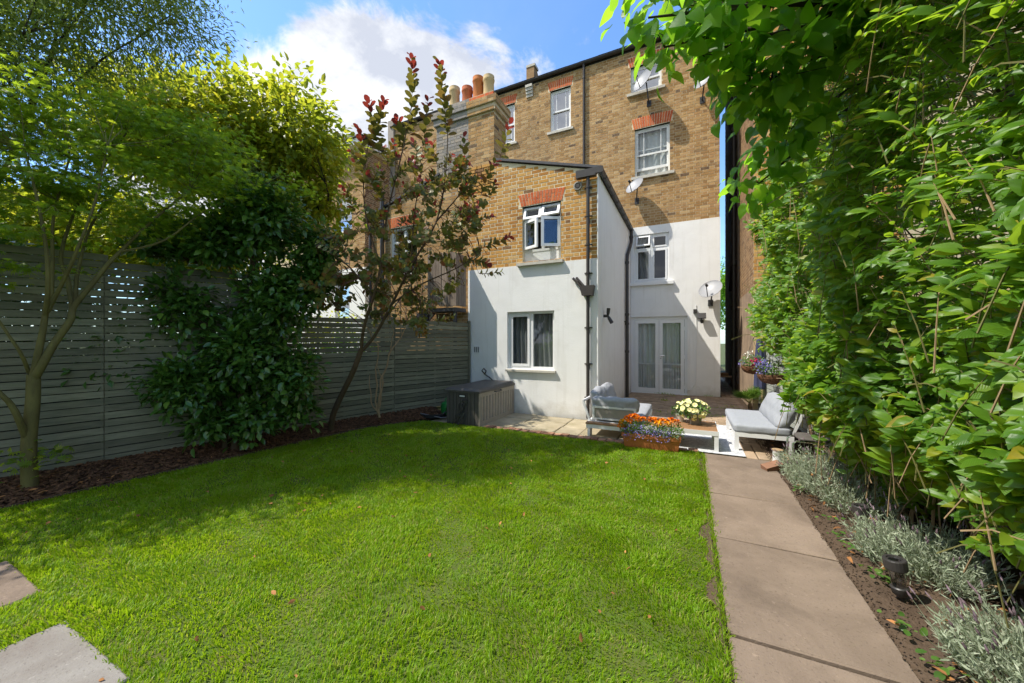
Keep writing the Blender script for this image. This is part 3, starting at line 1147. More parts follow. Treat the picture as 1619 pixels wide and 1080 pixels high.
lay = brick_layout(PARTY, HX, 4.88, EAVES, [WIN1, WIN2, WIN3, lint_hole(WIN1), lint_hole(WIN2), lint_hole(WIN3, 0.33)])
rnd = random.Random(5)
brick_part('brick', lay, '-y', RY, M['stock'], house)
for w, h, n in ((WIN1, 0.29, 12), (WIN2, 0.29, 14), (WIN3, 0.32, 16)):
    lintel(house, w[0] - 0.06, w[1] + 0.06, w[3], w[3] + h, RY, 1, n)
b = MB()
b.box((0.45, RY + 0.3, -0.05), (HX, 18.2, EAVES), M['stock_brown'])
b.box((PARTY, 17.9, -0.05), (0.45, 18.2, EAVES), M['stock_brown'])
b.build('gable_wall', None, house)
b = MB()
wall_front(b, EX1 + 0.02, HX + 0.015, -0.05, 4.875, RY - 0.018, 0.3, [WIN4, DOOR], M['render'])
b.build('rendered_wall', None, house)
b = MB()
b.box((EX1, RY + 0.282, -0.05), (HX - 0.001, RY + 0.299, 4.874), M['mortar'], skip=())
# windows of the main wall
f = sash_window(house, *WIN1, RY, M['upvc'], M['glass_sky'], True, label='tall narrow sash window beside the black downpipe')
sill(f, WIN1[0] - 0.09, WIN1[1] + 0.09, WIN1[2] - 0.085, WIN1[2], RY - 0.07, RY + 0.1, M['stone_sill'])
f = sash_window(house, *WIN2, RY, M['upvc_old'], M['glass_sky'], False, mid=0.5, label='small sash window under the eaves')
sill(f, WIN2[0] - 0.1, WIN2[1] + 0.1, WIN2[2] - 0.085, WIN2[2], RY - 0.07, RY + 0.1, M['stone_sill'])
f = sash_window(house, *WIN3, RY, M['upvc_old'], M['glass'], True, drop=0.16, mid=0.46, label='sash window with net curtains, lower sash slightly raised')
sill(f, WIN3[0] - 0.09, WIN3[1] + 0.12, WIN3[2] - 0.09, WIN3[2], RY - 0.08, RY + 0.1, M['stone_sill'])
curtain(f, WIN3[0] + 0.05, WIN3[1] - 0.05, WIN3[2] + 0.04, WIN3[3] - 0.05, RY + 0.24, M['curtain_pale'], 4, 0.025, 0, 3)


def casement(parent, w, yw, mat, glass, label):
    """two lights below, two top lights, centre mullion"""
    x0, x1, z0, z1 = w
    y = yw + 0.06
    b = MB()
    rect_frame(b, x0, x1, z0, z1, y, y + 0.07, 0.055, mat)
    xm, zt = (x0 + x1) / 2, z1 - (z1 - z0) * 0.30
    b.box((xm - 0.03, y + 0.002, z0 + 0.055), (xm + 0.03, y + 0.068, z1 - 0.055), mat)
    for a, c in ((x0 + 0.055, xm - 0.03), (xm + 0.03, x1 - 0.055)):
        b.box((a, y + 0.003, zt - 0.03), (c, y + 0.067, zt + 0.03), mat)
    f = b.build('window', None, parent, label=label)
    return f, y, xm, zt


f, y, xm, zt = casement(house, WIN4, RY - 0.018, M['upvc'], M['glass'], 'white casement window over the patio doors with one top light open')
x0, x1, z0, z1 = WIN4
for a, c in ((x0 + 0.055, xm - 0.03), (xm + 0.03, x1 - 0.055)):
    s = MB()
    rect_frame(s, a + 0.004, c - 0.004, z0 + 0.058, zt - 0.033, y - 0.012, y + 0.03, 0.045, M['upvc'])
    s.build('sash', None, f)
    pane(f, a + 0.05, c - 0.05, z0 + 0.1, zt - 0.075, y + 0.01, M['glass'])
s = MB()
rect_frame(s, xm + 0.034, x1 - 0.059, zt + 0.033, z1 - 0.058, y - 0.012, y + 0.03, 0.04, M['upvc'])
s.build('sash', None, f)
pane(f, xm + 0.074, x1 - 0.099, zt + 0.073, z1 - 0.098, y + 0.01, M['glass'])
th = math.radians(22)
hgt = z1 - 0.058 - (zt + 0.033)
swung(f, (x0 + 0.058, y - 0.005 - math.sin(th) * hgt, z1 - 0.058 - math.cos(th) * hgt), (1, 0, 0), (0, math.sin(th), math.cos(th)), xm - 0.03 - x0 - 0.062, hgt, 0.04, M['glass'], M['upvc'])
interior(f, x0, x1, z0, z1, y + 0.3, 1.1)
curtain(f, x0 + 0.02, x0 + 0.34, z0, z1, y + 0.2, M['curtain_dark'], 3, 0.03, 0.5, 4)
curtain(f, x0 + 0.2, x0 + 0.52, z0, zt, y + 0.26, M['curtain_grey'], 3, 0.02, 0.2, 5)
sill(f, x0 - 0.1, x1 + 0.12, z0 - 0.10, z0, RY - 0.11, RY + 0.05, M['upvc'])

# french doors
x0, x1, z0, z1 = DOOR
y = RY - 0.018 + 0.06
b = MB()
b.box((x0, y, z0), (x0 + 0.10, y + 0.075, z1), M['upvc'])
b.box((x1 - 0.07, y, z0), (x1, y + 0.075, z1), M['upvc'])
b.box((x0 + 0.10, y + 0.001, z1 - 0.09), (x1 - 0.07, y + 0.074, z1), M['upvc'])
b.box((x0 + 0.10, y + 0.001, z0), (x1 - 0.07, y + 0.074, z0 + 0.06), M['upvc'])
b.box((x0 + 0.02, y - 0.075, z0 - 0.012), (x1 + 0.03, y - 0.001, z0 + 0.035), M['upvc'])
df = b.build('door_frame', None, house)
dx0, dx1 = x0 + 0.10, x1 - 0.07
dm = (dx0 + dx1) / 2
for k, (a, c) in enumerate(((dx0 + 0.006, dm - 0.004), (dm + 0.004, dx1 - 0.006))):
    s = MB()
    rect_frame(s, a, c, z0 + 0.064, z1 - 0.094, y - 0.014, y + 0.045, 0.095, M['upvc'], 0.115)
    d_ = s.build('door', None, house, label='left leaf of the white french doors' if k == 0 else 'right leaf of the white french doors, with the handle')
    pane(d_, a + 0.095, c - 0.095, z0 + 0.179, z1 - 0.189, y + 0.012, M['glass'])
    curtain(d_, a + (0.02 if k == 0 else 0.04), c - 0.05, z0 + 0.02, z1 - 0.1, y + 0.125, M['curtain_grey'], 4, 0.03, 0.0, 8 + k)
    if k == 1:
        hb = MB()
        hb.box((a + 0.03, y - 0.022, z0 + 0.98), (a + 0.06, y - 0.0145, z0 + 1.20), M['upvc'])
        hb.tube([(a + 0.045, y - 0.02, z0 + 1.13), (a + 0.045, y - 0.06, z0 + 1.13), (a + 0.16, y - 0.06, z0 + 1.13)], 0.010, 6, M['chrome'])
        hb.tube([(a + 0.045, y - 0.02, z0 + 1.05), (a + 0.045, y - 0.03, z0 + 1.05)], 0.012, 8, M['steel_dark'])
        hb.build('handle', None, d_)
    h2 = MB()
    hx = a + 0.0 if k == 0 else c
    for zz in (0.2, 1.05, 1.85):
        h2.box((hx - 0.011, y - 0.03, z0 + zz), (hx + 0.011, y - 0.0145, z0 + zz + 0.10), M['upvc'])
    h2.build('hinge', None, d_, kind='stuff')
interior(df, x0, x1, z0 + 0.3, z1, y + 0.3, 1.5)
b = MB()
b.box((dx0 + 0.02, y + 0.055, z0 + 0.86), (dx1 - 0.02, y + 0.08, z0 + 0.90), M['upvc'])
xx = dx0 + 0.03
while xx < dx1 - 0.03:
    b.box((xx, y + 0.058, z0 + 0.08), (xx + 0.022, y + 0.075, z0 + 0.86), M['upvc'])
    xx += 0.068
b.build('slatted_rail', None, df)

# rear extension
SLOPE = 0.28


def ext_top(x):
    return 4.80 + SLOPE * (EX1 - x)


EW = (-3.17, -2.32, 3.15, 4.33)       # upper window
LW = (-3.52, -2.46, 0.92, 2.13)       # lower window
b = MB()
wall_front(b, EX0, EX1, 3.10, 4.80, EY, 0.25, [EW], M['mortar_pale'])
b.prism([(EX0 + 0.001, 4.80), (EX1, 4.80), (-3.85, ext_top(-3.85)), (EX0 + 0.001, ext_top(-3.85))], EY, EY + 0.25, 1, M['mortar_pale'])
# brick return round the outer corner, above the render
b.build('extension_wall', None, house)
lay = brick_layout(EX0, EX1, 3.105, 6.5, [EW, lint_hole(EW, 0.27, 0.075)], lambda x: 5.47 if x < -3.85 else ext_top(x) - 0.005, j=0.017)
brick_objects(lay, EY, M['stock_ext'], house, 300, 0.005)
lintel(house, EW[0] - 0.06, EW[1] + 0.06, EW[3], EW[3] + 0.26, EY, 2, 15, True)
b = MB()
wall_front(b, EX0, EX1 + 0.015, -0.06, 3.10, EY - 0.016, 0.25, [LW], M['render'])
b.build('rendered_wall', None, house)
b = MB()
b.box((EX1 - 0.22, EY + 0.2505, -0.05), (EX1 + 0.015, RY - 0.019, 4.72), M['render'])
b.box((EX1, EY - 0.012, 3.1005), (EX1 + 0.0149, EY + 0.2504, 4.74), M['render'])
b.build('side_wall', None, house)
# open upper window
x0, x1, z0, z1 = EW
y = EY + 0.10
b = MB()
rect_frame(b, x0, x1, z0 + 0.24, z1, y, y + 0.07, 0.05, M['upvc'])
xm = (x0 + x1) / 2
zt = z1 - 0.29
b.box((xm - 0.03, y + 0.002, z0 + 0.29), (xm + 0.03, y + 0.068, z1 - 0.05), M['upvc'])
for a, c in ((x0 + 0.05, xm - 0.03), (xm + 0.03, x1 - 0.05)):
    b.box((a, y + 0.003, zt - 0.03), (c, y + 0.067, zt + 0.025), M['upvc'])
f = b.build('window', None, house, label='white casement window with all four lights open')
b = MB()
b.box((x0, y + 0.01, z0), (x1, y + 0.06, z0 + 0.238), M['upvc'])
b.build('apron_panel', None, f)
sw, sh = 0.385, zt - 0.03 - (z0 + 0.29)
for hx, ang, sg in ((x0 + 0.03, 24, 1), (x1 - 0.03, 26, -1)):
    a = math.radians(ang)
    swung(f, (hx, y - 0.012 - (0 if sg > 0 else 0.045), z0 + 0.285), (sg * math.cos(a), -math.sin(a), 0), (0, 0, 1), sw, sh + 0.03, 0.055, M['glass_sky'] if sg < 0 else M['glass'], M['upvc'])
for hx, ang in ((x0 + 0.025, 16), (xm + 0.008, 24)):
    a = math.radians(ang)
    hh = z1 - 0.03 - zt
    swung(f, (hx, y - 0.012 - math.sin(a) * hh, z1 - 0.03 - math.cos(a) * hh), (1, 0, 0), (0, math.sin(a), math.cos(a)), 0.39, hh, 0.05, M['glass'], M['upvc'])
interior(f, x0, x1, z0 + 0.2, z1, y + 0.16, 1.0)
sill(f, x0 - 0.10, x1 + 0.06, z0 - 0.07, z0 - 0.001, EY - 0.10, EY + 0.1, M['stone_sill'])
# closed lower window
x0, x1, z0, z1 = LW
y = EY + 0.05
b = MB()
rect_frame(b, x0, x1, z0, z1, y, y + 0.07, 0.05, M['upvc'], 0.055)
xm = x0 + 0.54
b.box((xm - 0.035, y + 0.002, z0 + 0.055), (xm + 0.035, y + 0.068, z1 - 0.05), M['upvc'])
f = b.build('window', None, house, label='white two-light window with charcoal curtains')
s = MB()
rect_frame(s, x0 + 0.054, xm - 0.039, z0 + 0.059, z1 - 0.054, y - 0.014, y + 0.03, 0.05, M['upvc'])
s.build('sash', None, f)
pane(f, x0 + 0.104, xm - 0.089, z0 + 0.109, z1 - 0.104, y + 0.01, M['glass'])
pane(f, xm + 0.035, x1 - 0.05, z0 + 0.055, z1 - 0.05, y + 0.02, M['glass'])
curtain(f, x0 - 0.02, xm + 0.02, z0 - 0.05, z1 - 0.03, y + 0.095, M['curtain_dark'], 5, 0.03, 0.1, 1)
curtain(f, xm + 0.03, x1 + 0.02, z0 - 0.05, z1 - 0.06, y + 0.105, M['curtain_dark'], 4, 0.035, 0.15, 2)
interior(f, x0, x1, z0, z1, y + 0.26)
sill(f, x0 - 0.02, x1 + 0.04, z0 - 0.055, z0 - 0.001, EY - 0.075, EY + 0.08, M['stone_sill'])
# airbrick low on the render
b = MB()
b.box((-4.36, EY - 0.024, 1.24), (-4.20, EY - 0.0165, 1.40), M['render'])
for k in range(3):
    b.box((-4.345 + k * 0.048, EY - 0.027, 1.26), (-4.315 + k * 0.048, EY - 0.0245, 1.38), M['lead'])
b.build('airbrick', None, house)
# round flue terminal
b = MB()
b.lathe((-1.97, EY - 0.006, 4.55), [(0.085, 0.0), (0.085, 0.035), (0.06, 0.04), (0.055, 0.02), (0.02, 0.02), (0.001, 0.02)], 20, M['mortar_dark'], (0, -1, 0))
b.lathe((-1.97, EY - 0.028, 4.55), [(0.05, 0.0), (0.04, 0.012), (0.001, 0.012)], 16, M['black_plastic'], (0, -1, 0))
b.build('flue_vent', None, house, True)
# extension roof
b = MB()
xa, xb = PARTY, EX1 + 0.10
za, zb = 4.80 + SLOPE * (EX1 - xa) + 0.02, 4.80 + SLOPE * (EX1 - xb) + 0.02
b.prism([(-3.845, 4.82 + SLOPE * (EX1 + 3.845)), (xb, zb), (xb, zb + 0.05), (-3.845, 4.87 + SLOPE * (EX1 + 3.845))], EY - 0.05, EY + 0.62, 1, M['slate'])
b.prism([(xa, za), (xb, zb), (xb, zb + 0.05), (xa, za + 0.05)], EY + 0.621, RY - 0.02, 1, M['slate'])
b.build('extension_roof', None, house)
# gutter of the extension with its box end
b = MB()
gz0 = 4.70
prof = [(0.055 * math.cos(a), 0.06 + 0.055 * math.sin(a)) for a in [PI + PI * k / 8 for k in range(9)]]
prof += [(0.047 * math.cos(a), 0.06 + 0.047 * math.sin(a)) for a in [2 * PI - PI * k / 8 for k in range(9)]]
gxc = EX1 + 0.075
b.prism([(gxc + p, gz0 + q) for p, q in prof], EY - 0.07, RY - 0.25, 1, M['black_plastic'])
for k in range(9):
    yy = EY + 0.25 + k * 0.46
    b.prism([(gxc + p * 1.14, gz0 - 0.008 + q * 1.1) for p, q in prof], yy, yy + 0.04, 1, M['black_plastic'])
b.box((-1.98, EY - 0.13, 4.69), (EX1 + 0.13, EY - 0.07, 4.80), M['black_plastic'])
b.box((-1.98, EY - 0.13, 4.66), (-1.60, EY - 0.021, 4.6895), M['black_plastic'])
b.build('extension_gutter', None, house)
# downpipes
b = MB()
px_ = -1.755
b.tube([(px_, EY - 0.075, 4.68), (px_, EY - 0.075, 2.56)], 0.034, 12, M['brown_plastic'])
b.tube([(px_, EY - 0.075, 2.40), (px_, EY - 0.075, 0.02)], 0.034, 12, M['brown_plastic'])
for zz in (4.45, 3.9, 3.35, 2.8, 1.75, 1.05, 0.4):
    b.tube([(px_, EY - 0.075, zz), (px_, EY - 0.075, zz + 0.035)], 0.042, 12, M['brown_plastic'])
    b.box((px_ - 0.075, EY - 0.05, zz + 0.008), (px_ + 0.075, EY - 0.017, zz + 0.028), M['brown_plastic'])
b.build('downpipe', None, house, True, label='thin black downpipe at the extension corner')
b = MB()
b.prism([(px_ - 0.15, 2.57), (px_ + 0.13, 2.57), (px_ + 0.10, 2.38), (px_ - 0.10, 2.38)], EY - 0.16, EY - 0.02, 1, M['brown_plastic'])
b.tube([(px_ - 0.30, EY - 0.06, 2.74), (px_ - 0.10, EY - 0.08, 2.53)], 0.026, 10, M['brown_plastic'])
b.tube([(px_ - 0.22, EY - 0.10, 2.74), (px_ - 0.06, EY - 0.11, 2.55)], 0.024, 10, M['brown_plastic'])
b.build('hopper', None, house)
b = MB()
ix = EX1 + 0.075
pts = [(gxc, RY - 0.32, 4.72), (gxc, RY - 0.32, 4.38), (gxc, RY - 0.55, 4.20), (ix, RY - 1.05, 3.85), (ix, RY - 1.12, 3.7), (ix, RY - 1.12, 0.0)]
b.tube(pts, 0.045, 12, M['brown_plastic'])
for zz in (4.5, 3.6, 2.2, 1.95, 1.2):
    yy = RY - 0.32 if zz > 4.4 else RY - 1.12
    b.tube([(ix, yy, zz), (ix, yy, zz + 0.06)], 0.055, 12, M['brown_plastic'])
b.box((EX1 + 0.016, RY - 1.2, 2.02), (EX1 + 0.06, RY - 1.04, 2.05), M['brown_plastic'])
b.build('downpipe', None, house, True, label='fat black downpipe in the inner corner')
# main eaves gutter, downpipe, roof
b = MB()
b.box((PARTY, RY - 0.02, EAVES - 0.01), (HX + 0.05, RY + 0.10, EAVES + 0.06), M['black_plastic'])
mg = [(0.065 * math.cos(a), 0.065 * math.sin(a)) for a in [PI + PI * k / 8 for k in range(9)]] + [(0.056 * math.cos(a), 0.056 * math.sin(a)) for a in [2 * PI - PI * k / 8 for k in range(9)]]
b.prism([(RY - 0.09 + p, EAVES + 0.08 + q) for p, q in mg], PARTY, HX + 0.05, 0, M['black_plastic'])
b.build('eaves_gutter', None, house)
b = MB()
b.tube([(-2.98, RY - 0.09, EAVES + 0.03), (-2.98, RY - 0.06, EAVES - 0.12), (-2.98, RY - 0.06, 5.0)], 0.038, 12, M['brown_plastic'])
for zz in (9.75, 8.4, 7.0, 5.8):
    b.tube([(-2.98, RY - 0.06, zz), (-2.98, RY - 0.06, zz + 0.06)], 0.047, 12, M['brown_plastic'])
b.build('downpipe', None, house, True, label='long black downpipe between the top floor windows')


def roof(parent, xa, xb):
    b = MB()
    b.prism([(RY - 0.10, EAVES + 0.07), (RY + 3.6, EAVES + 2.55), (RY + 7.0, EAVES), (RY + 7.0, EAVES - 0.1), (RY - 0.02, EAVES - 0.02 + 0.082)], xa, xb, 0, M['slate'])
    r = b.build('roof', None, parent)
    t = MB()
    n = int((xb - xa) / 0.2)
    rr = random.Random(3)
    for row in range(5):
        for k in range(n):
            x0 = xa + 0.2 * k + (0.1 if row % 2 else 0)
            if x0 + 0.19 > xb:
                continue
            y0 = RY - 0.16 + row * 0.16
            zz = EAVES + 0.085 + row * 0.112 + rr.uniform(0, 0.006)
            t.bar((x0 + 0.095, y0, zz), (x0 + 0.095, y0 + 0.26, zz + 0.175), 0.19, 0.014, M['slate'])
    t.build('slate', None, r, kind='stuff')
    return r


roof(house, PARTY, HX + 0.06)
# wall cable
b = MB()
b.tube([(0.17, RY - 0.03, 2.52), (0.17, RY - 0.03, 2.3), (0.185, RY - 0.028, 1.6), (0.17, RY - 0.028, 0.9), (0.16, RY - 0.028, 0.35), (0.06, RY - 0.028, 0.17), (-0.1, RY - 0.03, 0.13)], 0.007, 5, M['upvc'])
b.build('cable', None, house)

# chimney shared by the two houses: this half belongs to the yellow house


def chimney_half(parent, xa, xb, mb_mat, br, side):
    y0, y1, zt = EY, 7.62, 6.57
    b = MB()
    b.box((xa, y0, 4.81), (xb, y1, zt), mb_mat)
    b.box((xa - (0.05 if side < 0 else 0), y0 - 0.05, zt + 0.0005), (xb + (0.05 if side > 0 else 0), y1 + 0.05, zt + 0.15), mb_mat)
    b.box((xa - (0.09 if side < 0 else 0), y0 - 0.09, zt + 0.151), (xb + (0.09 if side > 0 else 0), y1 + 0.09, zt + 0.30), mb_mat)
    b.box((xa + (0.04 if side < 0 else 0), y0 + 0.03, zt + 0.301), (xb - (0.04 if side > 0 else 0), y1 - 0.03, zt + 0.46), mb_mat)
    c = b.build('chimney', None, parent)
    bl = []
    for (a, e, z0, z1, w) in ((xa, xb, ext_top(-3.85) - 0.02 + 0.0, zt, y0), (xa - (0.05 if side < 0 else 0), xb + (0.05 if side > 0 else 0), zt + 0.003, zt + 0.153, y0 - 0.05),
                              (xa - (0.09 if side < 0 else 0), xb + (0.09 if side > 0 else 0), zt + 0.153, zt + 0.303, y0 - 0.09)):
        V, F = bricks_mesh(brick_layout(a, e, z0, z1), '-y', w)
        bl.append((V, F))
    if side > 0:
        for (a, e, z0, z1, w) in ((y0, y1, 4.85, zt, xb), (y0 - 0.05, y1 + 0.05, zt + 0.003, zt + 0.153, xb + 0.05), (y0 - 0.09, y1 + 0.09, zt + 0.153, zt + 0.303, xb + 0.09)):
            bl.append(bricks_mesh(brick_layout(a, e, z0, z1), '+x', w))
    V = np.concatenate([v for v, _ in bl])
    off = np.cumsum([0] + [len(v) for v, _ in bl[:-1]])
    F = np.concatenate([f_ + o for (_, f_), o in zip(bl, off)])
    link('brick', npmesh('brick', V, F, br), c, kind='stuff')
    V, F = bricks_mesh(brick_layout(xa + (0.04 if side < 0 else 0), xb - (0.04 if side > 0 else 0), zt + 0.305, zt + 0.455), '-y', y0 + 0.03)
    link('brick', npmesh('brick', V, F, M['red_brick'] if side > 0 else br), c, kind='stuff')
    if side > 0:
        V, F = bricks_mesh(brick_layout(y0 + 0.03, y1 - 0.03, zt + 0.305, zt + 0.455), '+x', xb - 0.04)
        link('brick', npmesh('brick', V, F, M['red_brick']), c, kind='stuff')
    return c


def chimney_pot(c, x, h, r, mat, label):
    z = 7.02
    b = MB()
    b.lathe((x, 7.34, z), [(r * 1.04, -0.02), (r * 1.02, 0.05), (r * 0.95, h - 0.13), (r * 1.04, h - 0.115), (r * 1.10, h - 0.08), (r * 1.02, h - 0.055), (r * 1.03, h), (r * 0.85, h), (r * 0.8, h - 0.3), (0.001, h - 0.3)], 24, mat)
    b.build('chimney_pot', None, c, True, label=label)


ch = chimney_half(house, PARTY, -3.85, M['mortar'], M['stock'], 1)
chimney_pot(ch, -4.14, 0.54, 0.125, M['pot_buff'], 'buff clay chimney pot with a rounded rim')
chimney_pot(ch, -4.42, 0.60, 0.125, M['pot_orange'], 'tall orange clay chimney pot')

# ------------------------------------------------------------------ adjoining house (mirror of the first, unpainted)
nb = thing('adjoining_house', 'unpainted yellow brick house behind the purple smoke bush, sharing the chimney', 'house', (-7.5, 9.2, 0))
NW = (-6.10, -5.40, 8.36, 9.71)
b = MB()
wall_front(b, -10.8, PARTY, 3.0, EAVES, RY, 0.3, [NW], M['mortar'])
b.build('rear_wall', None, nb)
lay = brick_layout(-10.8, PARTY, 3.0, EAVES, [NW, lint_hole(NW)])
brick_part('brick', lay, '-y', RY, M['stock'], nb)
lintel(nb, NW[0] - 0.06, NW[1] + 0.06, NW[3], NW[3] + 0.29, RY, 1, 12)
f = sash_window(nb, *NW, RY, M['upvc'], M['glass_sky'], True)
sill(f, NW[0] - 0.09, NW[1] + 0.09, NW[2] - 0.085, NW[2], RY - 0.07, RY + 0.1, M['stone_sill'])
b = MB()
b.box((-11.1, RY - 0.1, 0), (-10.81, RY + 6, EAVES + 0.35), M['stock_dark'])
b.box((-10.8, RY + 6, 0), (PARTY - 0.001, RY + 6.3, EAVES), M['stock_brown'])
b.build('gable_wall', None, nb)
roof(nb, -10.8, PARTY - 0.001)
b = MB()
b.box((-10.8, RY - 0.02, EAVES - 0.01), (PARTY - 0.001, RY + 0.10, EAVES + 0.06), M['black_plastic'])
b.prism([(RY - 0.09 + p, EAVES + 0.08 + q) for p, q in mg], -10.95, PARTY - 0.001, 0, M['black_plastic'])
b.build('eaves_gutter', None, nb)
# party wall upstand and its corbel
b = MB()
b.prism([(RY + 0.02, EAVES + 0.10), (RY + 0.02, EAVES + 0.62), (RY + 0.30, EAVES + 0.62), (RY + 0.55, EAVES + 0.42), (RY + 4.4, EAVES + 3.0), (RY + 4.4, EAVES + 1.5)], -4.98, -4.70, 0, M['stock_brown'])
b.box((-4.98, RY + 0.0, EAVES + 0.621), (-4.66, RY + 0.33, EAVES + 0.70), M['stone_sill'])
for k in range(4):
    b.box((-4.96, RY - 0.04 - 0.03 * k, EAVES - 0.42 + 0.095 * k), (-4.72, RY - 0.008, EAVES - 0.335 + 0.095 * k), M['stone_sill'])
b.build('party_upstand', None, nb)
# its rear extension


def nb_top(x):
    return 4.80 + SLOPE * (x + 7.43)


NW2 = (-6.85, -5.98, 3.15, 4.36)
b = MB()
wall_front(b, -7.43, PARTY - 0.001, -0.05, 4.80, EY + 0.002, 0.25, [NW2], M['mortar'])
b.prism([(-7.43, 4.80), (PARTY - 0.001, 4.80), (PARTY - 0.001, nb_top(-5.2)), (-5.2, nb_top(-5.2))], EY + 0.002, EY + 0.25, 1, M['mortar'])
b.build('extension_wall', None, nb)
lay = brick_layout(-7.43, PARTY - 0.001, 0.0, 6.5, [NW2, lint_hole(NW2, 0.27)], lambda x: 5.4 if x > -5.2 else nb_top(x))
brick_objects([q for q in lay if q[2] > 3.0], EY + 0.002, M['stock'], nb, 300)
brick_part('brick', [q for q in lay if q[2] <= 3.0], '-y', EY + 0.002, M['stock'], nb)
b = MB()
b.box((-7.43, EY + 0.253, -0.05), (-7.2, RY - 0.01, 4.78), M['mortar'])
b.build('side_wall', None, nb)
lintel(nb, NW2[0] - 0.06, NW2[1] + 0.06, NW2[3], NW2[3] + 0.26, EY + 0.002, 1, 14)
f, y, xm, zt = casement(nb, NW2, EY, M['upvc'], M['glass'], 'white window under a red brick arch')
for a, c in ((NW2[0] + 0.055, xm - 0.03), (xm + 0.03, NW2[1] - 0.055)):
    pane(f, a, c, NW2[2] + 0.055, zt - 0.03, y + 0.02, M['glass'])
    pane(f, a, c, zt + 0.03, NW2[3] - 0.055, y + 0.02, M['glass'])
interior(f, *NW2, y + 0.3)
b = MB()
b.prism([(-7.53, nb_top(-7.53) + 0.02), (PARTY - 0.001, nb_top(PARTY) + 0.02), (PARTY - 0.001, nb_top(PARTY) + 0.07), (-7.53, nb_top(-7.53) + 0.07)], EY + 0.63, RY - 0.02, 1, M['slate'])
b.prism([(-7.53, nb_top(-7.53) + 0.02), (-5.3, nb_top(-5.3) + 0.02), (-5.3, nb_top(-5.3) + 0.07), (-7.53, nb_top(-7.53) + 0.07)], EY - 0.05, EY + 0.629, 1, M['slate'])
b.build('extension_roof', None, nb)
b = MB()
b.tube([(-7.05, EY - 0.08, 0), (-7.05, EY - 0.08, 5.3)], 0.055, 12, M['black_plastic'])
for zz in (1.5, 3, 4.4):
    b.tube([(-7.05, EY - 0.08, zz), (-7.05, EY - 0.08, zz + 0.1)], 0.068, 12, M['black_plastic'])
b.build('soil_pipe', None, nb, True)
b = MB()
b.tube([(-7.48, EY - 0.06, 4.5), (-7.48, EY - 0.06, 0)], 0.04, 10, M['black_plastic'])
b.box((-7.66, EY - 0.14, 4.62), (-7.30, EY - 0.0, 4.72), M['black_plastic'])
b.build('downpipe', None, nb, True)
ch = chimney_half(nb, -5.40, PARTY - 0.002, M['mortar_dark'], M['stock_dark'], -1)
chimney_pot(ch, -4.72, 0.46, 0.125, M['pot_red'], 'short red clay chimney pot')
chimney_pot(ch, -5.08, 0.56, 0.125, M['pot_buff'], 'buff clay chimney pot behind the purple shoots')

# raised timber landing with a plank screen and steps
dk = thing('garden_landing', 'weathered plank screen on a small raised landing with dark metal steps beside the white wall', 'landing', (-4.85, 6.8, 0))
rnd = random.Random(9)
x = -5.28
while x < -4.56:
    w = rnd.uniform(0.06, 0.10)
    b = MB()
    b.box((x, 6.58 + rnd.uniform(-0.006, 0.006), 2.28 + rnd.uniform(-0.05, 0.06)), (x + w - 0.006, 6.60, 3.42 + rnd.uniform(-0.02, 0.03)), M['old_wood'])
    b.build('plank', None, dk)
    x += w
for k in range(4):
    b = MB()
    b.box((-4.552, 6.60 + k * 0.1, 2.28), (-4.53, 6.69 + k * 0.1, 3.42), M['old_wood'])
    b.build('plank', None, dk)
b = MB()
b.box((-5.45, 6.605, 2.16), (-4.553, 7.03, 2.24), M['steel_dark'])
b.box((-5.40, 6.605, 2.7), (-4.553, 6.64, 2.76), M['old_wood'])
b.build('platform', None, dk)
b = MB()
for px2 in (-5.38, -4.62):
    b.box((px2 - 0.03, 6.66, 0.0), (px2 + 0.03, 6.72, 2.16), M['steel_dark'])
b.build('post', None, dk)
b = MB()
b.bar((-5.45, 6.68, 2.2), (-6.6, 6.5, 0.9), 0.04, 0.16, M['steel_dark'])
b.bar((-5.45, 6.98, 2.2), (-6.6, 6.8, 0.9), 0.04, 0.16, M['steel_dark'])
for k in range(6):
    t_ = k / 6 + 0.1
    b.box((-5.45 - 1.15 * t_ - 0.11, 6.66 - 0.18 * t_ + 0.03, 2.2 - 1.3 * t_ + 0.02), (-5.45 - 1.15 * t_ + 0.11, 6.93 - 0.18 * t_, 2.2 - 1.3 * t_ + 0.045), M['steel_dark'])
b.build('steps', None, dk)
b = MB()
for k in range(9):
    t_ = k / 8
    p = (-5.45 - 1.15 * t_, 6.62 - 0.18 * t_, 2.2 - 1.3 * t_)
    b.tube([p, (p[0], p[1], p[2] + 0.95)], 0.009, 5, M['steel_dark'])
b.tube([(-5.45, 6.62, 3.15), (-6.6, 6.44, 1.85)], 0.016, 6, M['steel_dark'])
b.build('railing', None, dk)

